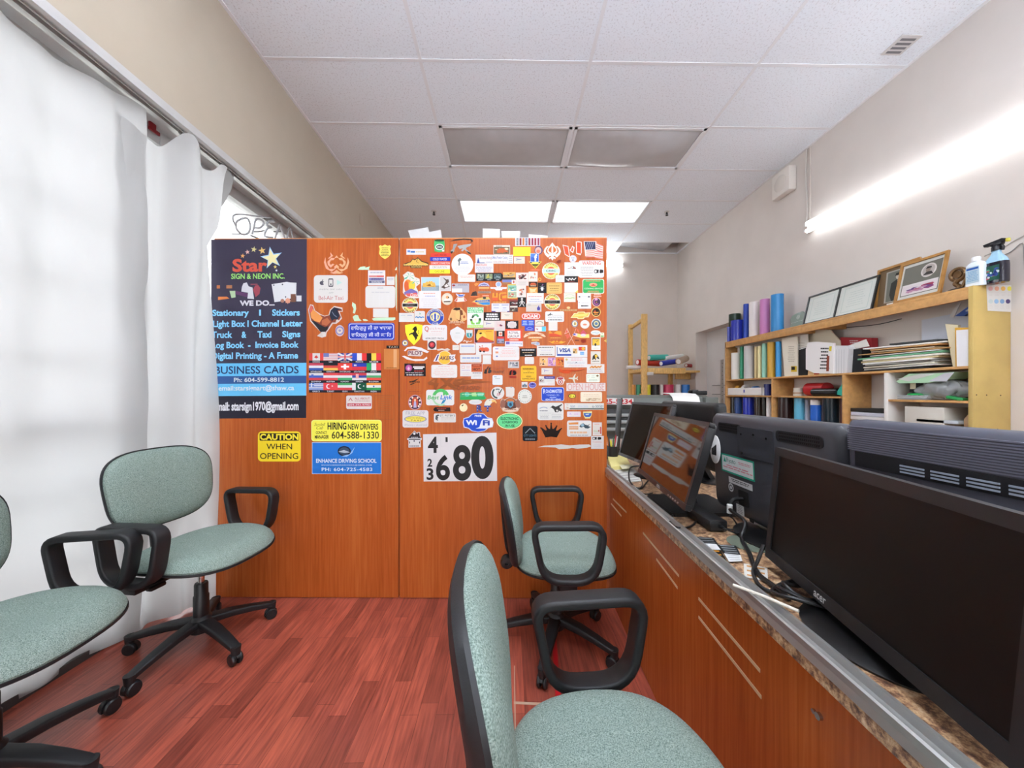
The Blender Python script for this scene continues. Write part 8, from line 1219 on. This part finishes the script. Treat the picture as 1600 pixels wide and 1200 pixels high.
st('white card with a drawing of a black motorcycle', (840, 629, 880.5, 656.3), 'e2dfd8', [('ln', [(8, 34), (16, 28), (24, 26), (32, 28), (38, 34)], 4, '7c86a4'), L(6, 42, 42, 52, 1, '6a6a72', .5), ('p', [(46, 34), (58, 16), (70, 24), (82, 16), (94, 8), (94, 14), (84, 26), (94, 44), (90, 52), (80, 44), (76, 54), (68, 56), (62, 38), (52, 28)], '2f2c2c'), ('e', 68, 36, 82, 56, '2a2828'), ('e', 71, 40, 79, 52, 'cfccc6'), L(8, 56, 66, 64, 1, 'b5b2ac', .4), L(6, 68, 46, 92, 3, '8f8c8a', .35), L(52, 66, 94, 92, 3, '9a9a9a', .3)], 'rr', 'card', 'sign')
CRW = [(24, 101), (4, 40), (0, 38), (2, 32), (8, 34), (24, 52), (30, 50), (24, 24), (22, 20), (26, 15), (30, 20), (29, 24), (40, 42), (45, 42), (48, 10), (46, 5), (50, -1), (54, 5), (52, 10), (56, 42), (61, 42), (72, 26), (71, 22), (75, 17), (79, 22), (77, 27), (72, 52), (78, 54), (92, 40), (96, 36), (100, 40), (96, 45), (76, 101), (50, 96)]
st('black crown silhouette decal', (844, 660.5, 878.3, 683.3), '1e140f', [('ps', [[(x+3.4*math.cos(q), y+4.6*math.sin(q)) for q in [k*PI/6 for k in range(12)]] for x, y in ((3, 36), (26, 20), (50, 4), (75, 22), (97, 40))], '1e140f')], CRW)
st('long white text to number strip with a small picture', (882, 630, 943.5, 640.3), 'dcd9d0', [('ph', 1, 4, 13, 96, ['c9c2b8', '8a9a8a', 'c27a5a', 'e0dcd4'], 8, 71), ('r', 13, 78, 100, 92, '33463c'), T('text', 15, 30, 27, 66, '5f6f94', .0), T('MSK2020', 35, 34, 60, 68, '9aa6c4', -.004), T('to 501501', 70, 26, 98, 70, '4a5670', .008)], 'r', 'sign', 'sign')
st('small white rounded card with pale violet text', (886, 643, 907.3, 651.3), 'e2d9da', [('ln', [(18, 60), (24, 30), (30, 60)], 6, 'b79cc2'), L(44, 34, 90, 62, 1, 'c2a0c6', .6)], 'rr', 'card', 'business_card')
st('small blue shield patch with gold edges', (911, 642.8, 925, 654), 'd2c486', [('p', [(6, 22), (94, 22), (90, 56), (72, 78), (28, 78), (10, 56)], '2f55a0'), ('p', [(26, 36), (70, 32), (62, 50), (30, 52)], 'b9c9dc')], [(0, 4), (100, 0), (98, 50), (76, 98), (24, 100), (2, 50)])
st('white card with orange print and a grey tow truck', (886, 657, 924.3, 682.3), 'e2dfd9', [('ps', [[(6, 14), (46, 10), (46, 24), (8, 26)], [(8, 36), (46, 36), (46, 43), (8, 43)], [(8, 48), (46, 48), (46, 55), (8, 55)]], 'cf8448'), ('p', [(50, 38), (56, 24), (66, 16), (74, 26), (84, 30), (96, 18), (86, 34), (96, 40), (86, 50), (74, 48), (68, 38), (58, 44)], '3f4c55'), ('p', [(56, 26), (66, 18), (70, 34), (60, 38)], '86a4b4'), L(10, 66, 86, 82, 1, 'd2a582', .75), L(6, 88, 96, 94, 1, '5a5654', .5)], 'rr', 'card', 'sign')
st('narrow white price card with a red bar at its right edge', (926, 660, 940.3, 680.3), 'dfd6cc', [L(10, 8, 84, 20, 1, 'cf8a78', .5), ('p', [(10, 60), (70, 64), (70, 72), (10, 72)], 'a9b59a'), ('r', 80, 34, 94, 88, 'b5504a'), ('e', 60, 58, 74, 72, 'a5423c'), L(14, 76, 74, 92, 2, 'b0a8a8', .4)], 'r', 'card', 'business_card')
st('small white warning card with a black hinge drawing at the edge', (923.5, 681, 943.3, 701.3), 'dfd8d4', shaft(12, 8, 80, 30) + [T('WARNING', 12, 42, 82, 53, 'c27a78', .0), L(14, 60, 84, 90, 5, 'b9a9ae', .35)], 'r', 'warning card', 'sign', lift=1)
st('torn white strip of glue residue under the crown', (840, 694, 924, 702), 'dad3ca', (), [(0, 60), (12, 30), (28, 20), (44, 4), (60, 24), (78, 8), (96, 6), (100, 40), (92, 70), (74, 88), (64, 72), (56, 88), (40, 100), (34, 66), (16, 56)], 'residue', 'tape_residue', None)
st('white house shaped sticker with a dark roof', (636, 673, 659, 699.3), 'dcd9d6', [('p', [(4, 44), (50, 4), (70, 20), (74, 12), (84, 12), (86, 32), (98, 44)], '2a2226'), ('e', 42, 10, 58, 24, 'd6d4d6'), L(18, 34, 84, 46, 1, '8f8d96', .6), ('r', 12, 48, 90, 54, '2f2a30'), ('r', 14, 64, 20, 76, '33303a'), ('r', 82, 64, 88, 76, '33303a'), ('e', 44, 56, 54, 66, '4a4658'), L(16, 86, 84, 96, 1, '4c4a52', .5)], [(0, 48), (50, 0), (68, 14), (72, 8), (88, 8), (90, 34), (101, 46), (100, 54), (92, 56), (94, 98), (10, 100), (10, 56), (2, 54)])
NB = '2b2828'
st('big white sheet with black numerals 4 1 2 3 6 8 0', (661, 676, 777, 752), 'e3dedd', [T('4', 6.5, 5.5, 20, 40, NB, .03), T('1', 30.5, 7, 33.5, 17.5, NB, .03), T('2', 5.5, 52, 12, 69, NB, .03), T('3', 4, 72, 13.5, 97, NB, .03), T('6', 17, 44, 36, 98, NB, .03), T('8', 40, 24, 65, 99, NB, .03), T('0', 65, 6, 95.5, 96, NB, .05)] + [('ln', pts, .35, 'c2bfbf') for pts in ([(24, 5), (24, 26), (30, 26)], [(4, 6), (6, 6), (6, 40)], [(38, 24), (38, 40)], [(96, 8), (98, 8), (98, 40)])], 'r', 'number sheet', 'number_sheet', None, 0, [(661, 678.6), (775.7, 676), (776.8, 751.4), (662, 752.3)])
# clear holders standing on top of the partition
CLR = mat('e6e8e8', .12, 0, .5, 'clear_acrylic', alpha=.45)
for pts, lb in (([(637, 359), (668, 354), (672, 372), (641, 372)], 'clear plastic wallet leaning at the left on top of the sticker panel'), ([(666, 362), (688, 358), (690, 372), (668, 372)], 'second clear plastic wallet beside the leaning one on the panel top'), ([(754, 356), (781, 357), (781, 372), (754, 372)], 'clear holder standing near the middle of the panel top'), ([(783, 360), (813, 360), (812, 372), (784, 372)], 'low clear holder right of the middle holder on the panel top'), ([(826, 365), (856, 367), (856, 372), (826, 372)], 'lowest clear holder at the right of the panel top')):
    b = MB([CLR]); b.prism([((onP(x, y, P0, PN)-P0).dot(PU), (onP(x, y, P0, PN)-P0).z) for x, y in pts], lambda u, z, d: pframe(u, d, max(z, PTOP+.0045)), .008, .022); tag(b.build('plastic_holder', None, False), lb, 'plastic holder', 'clear holders on the partition')
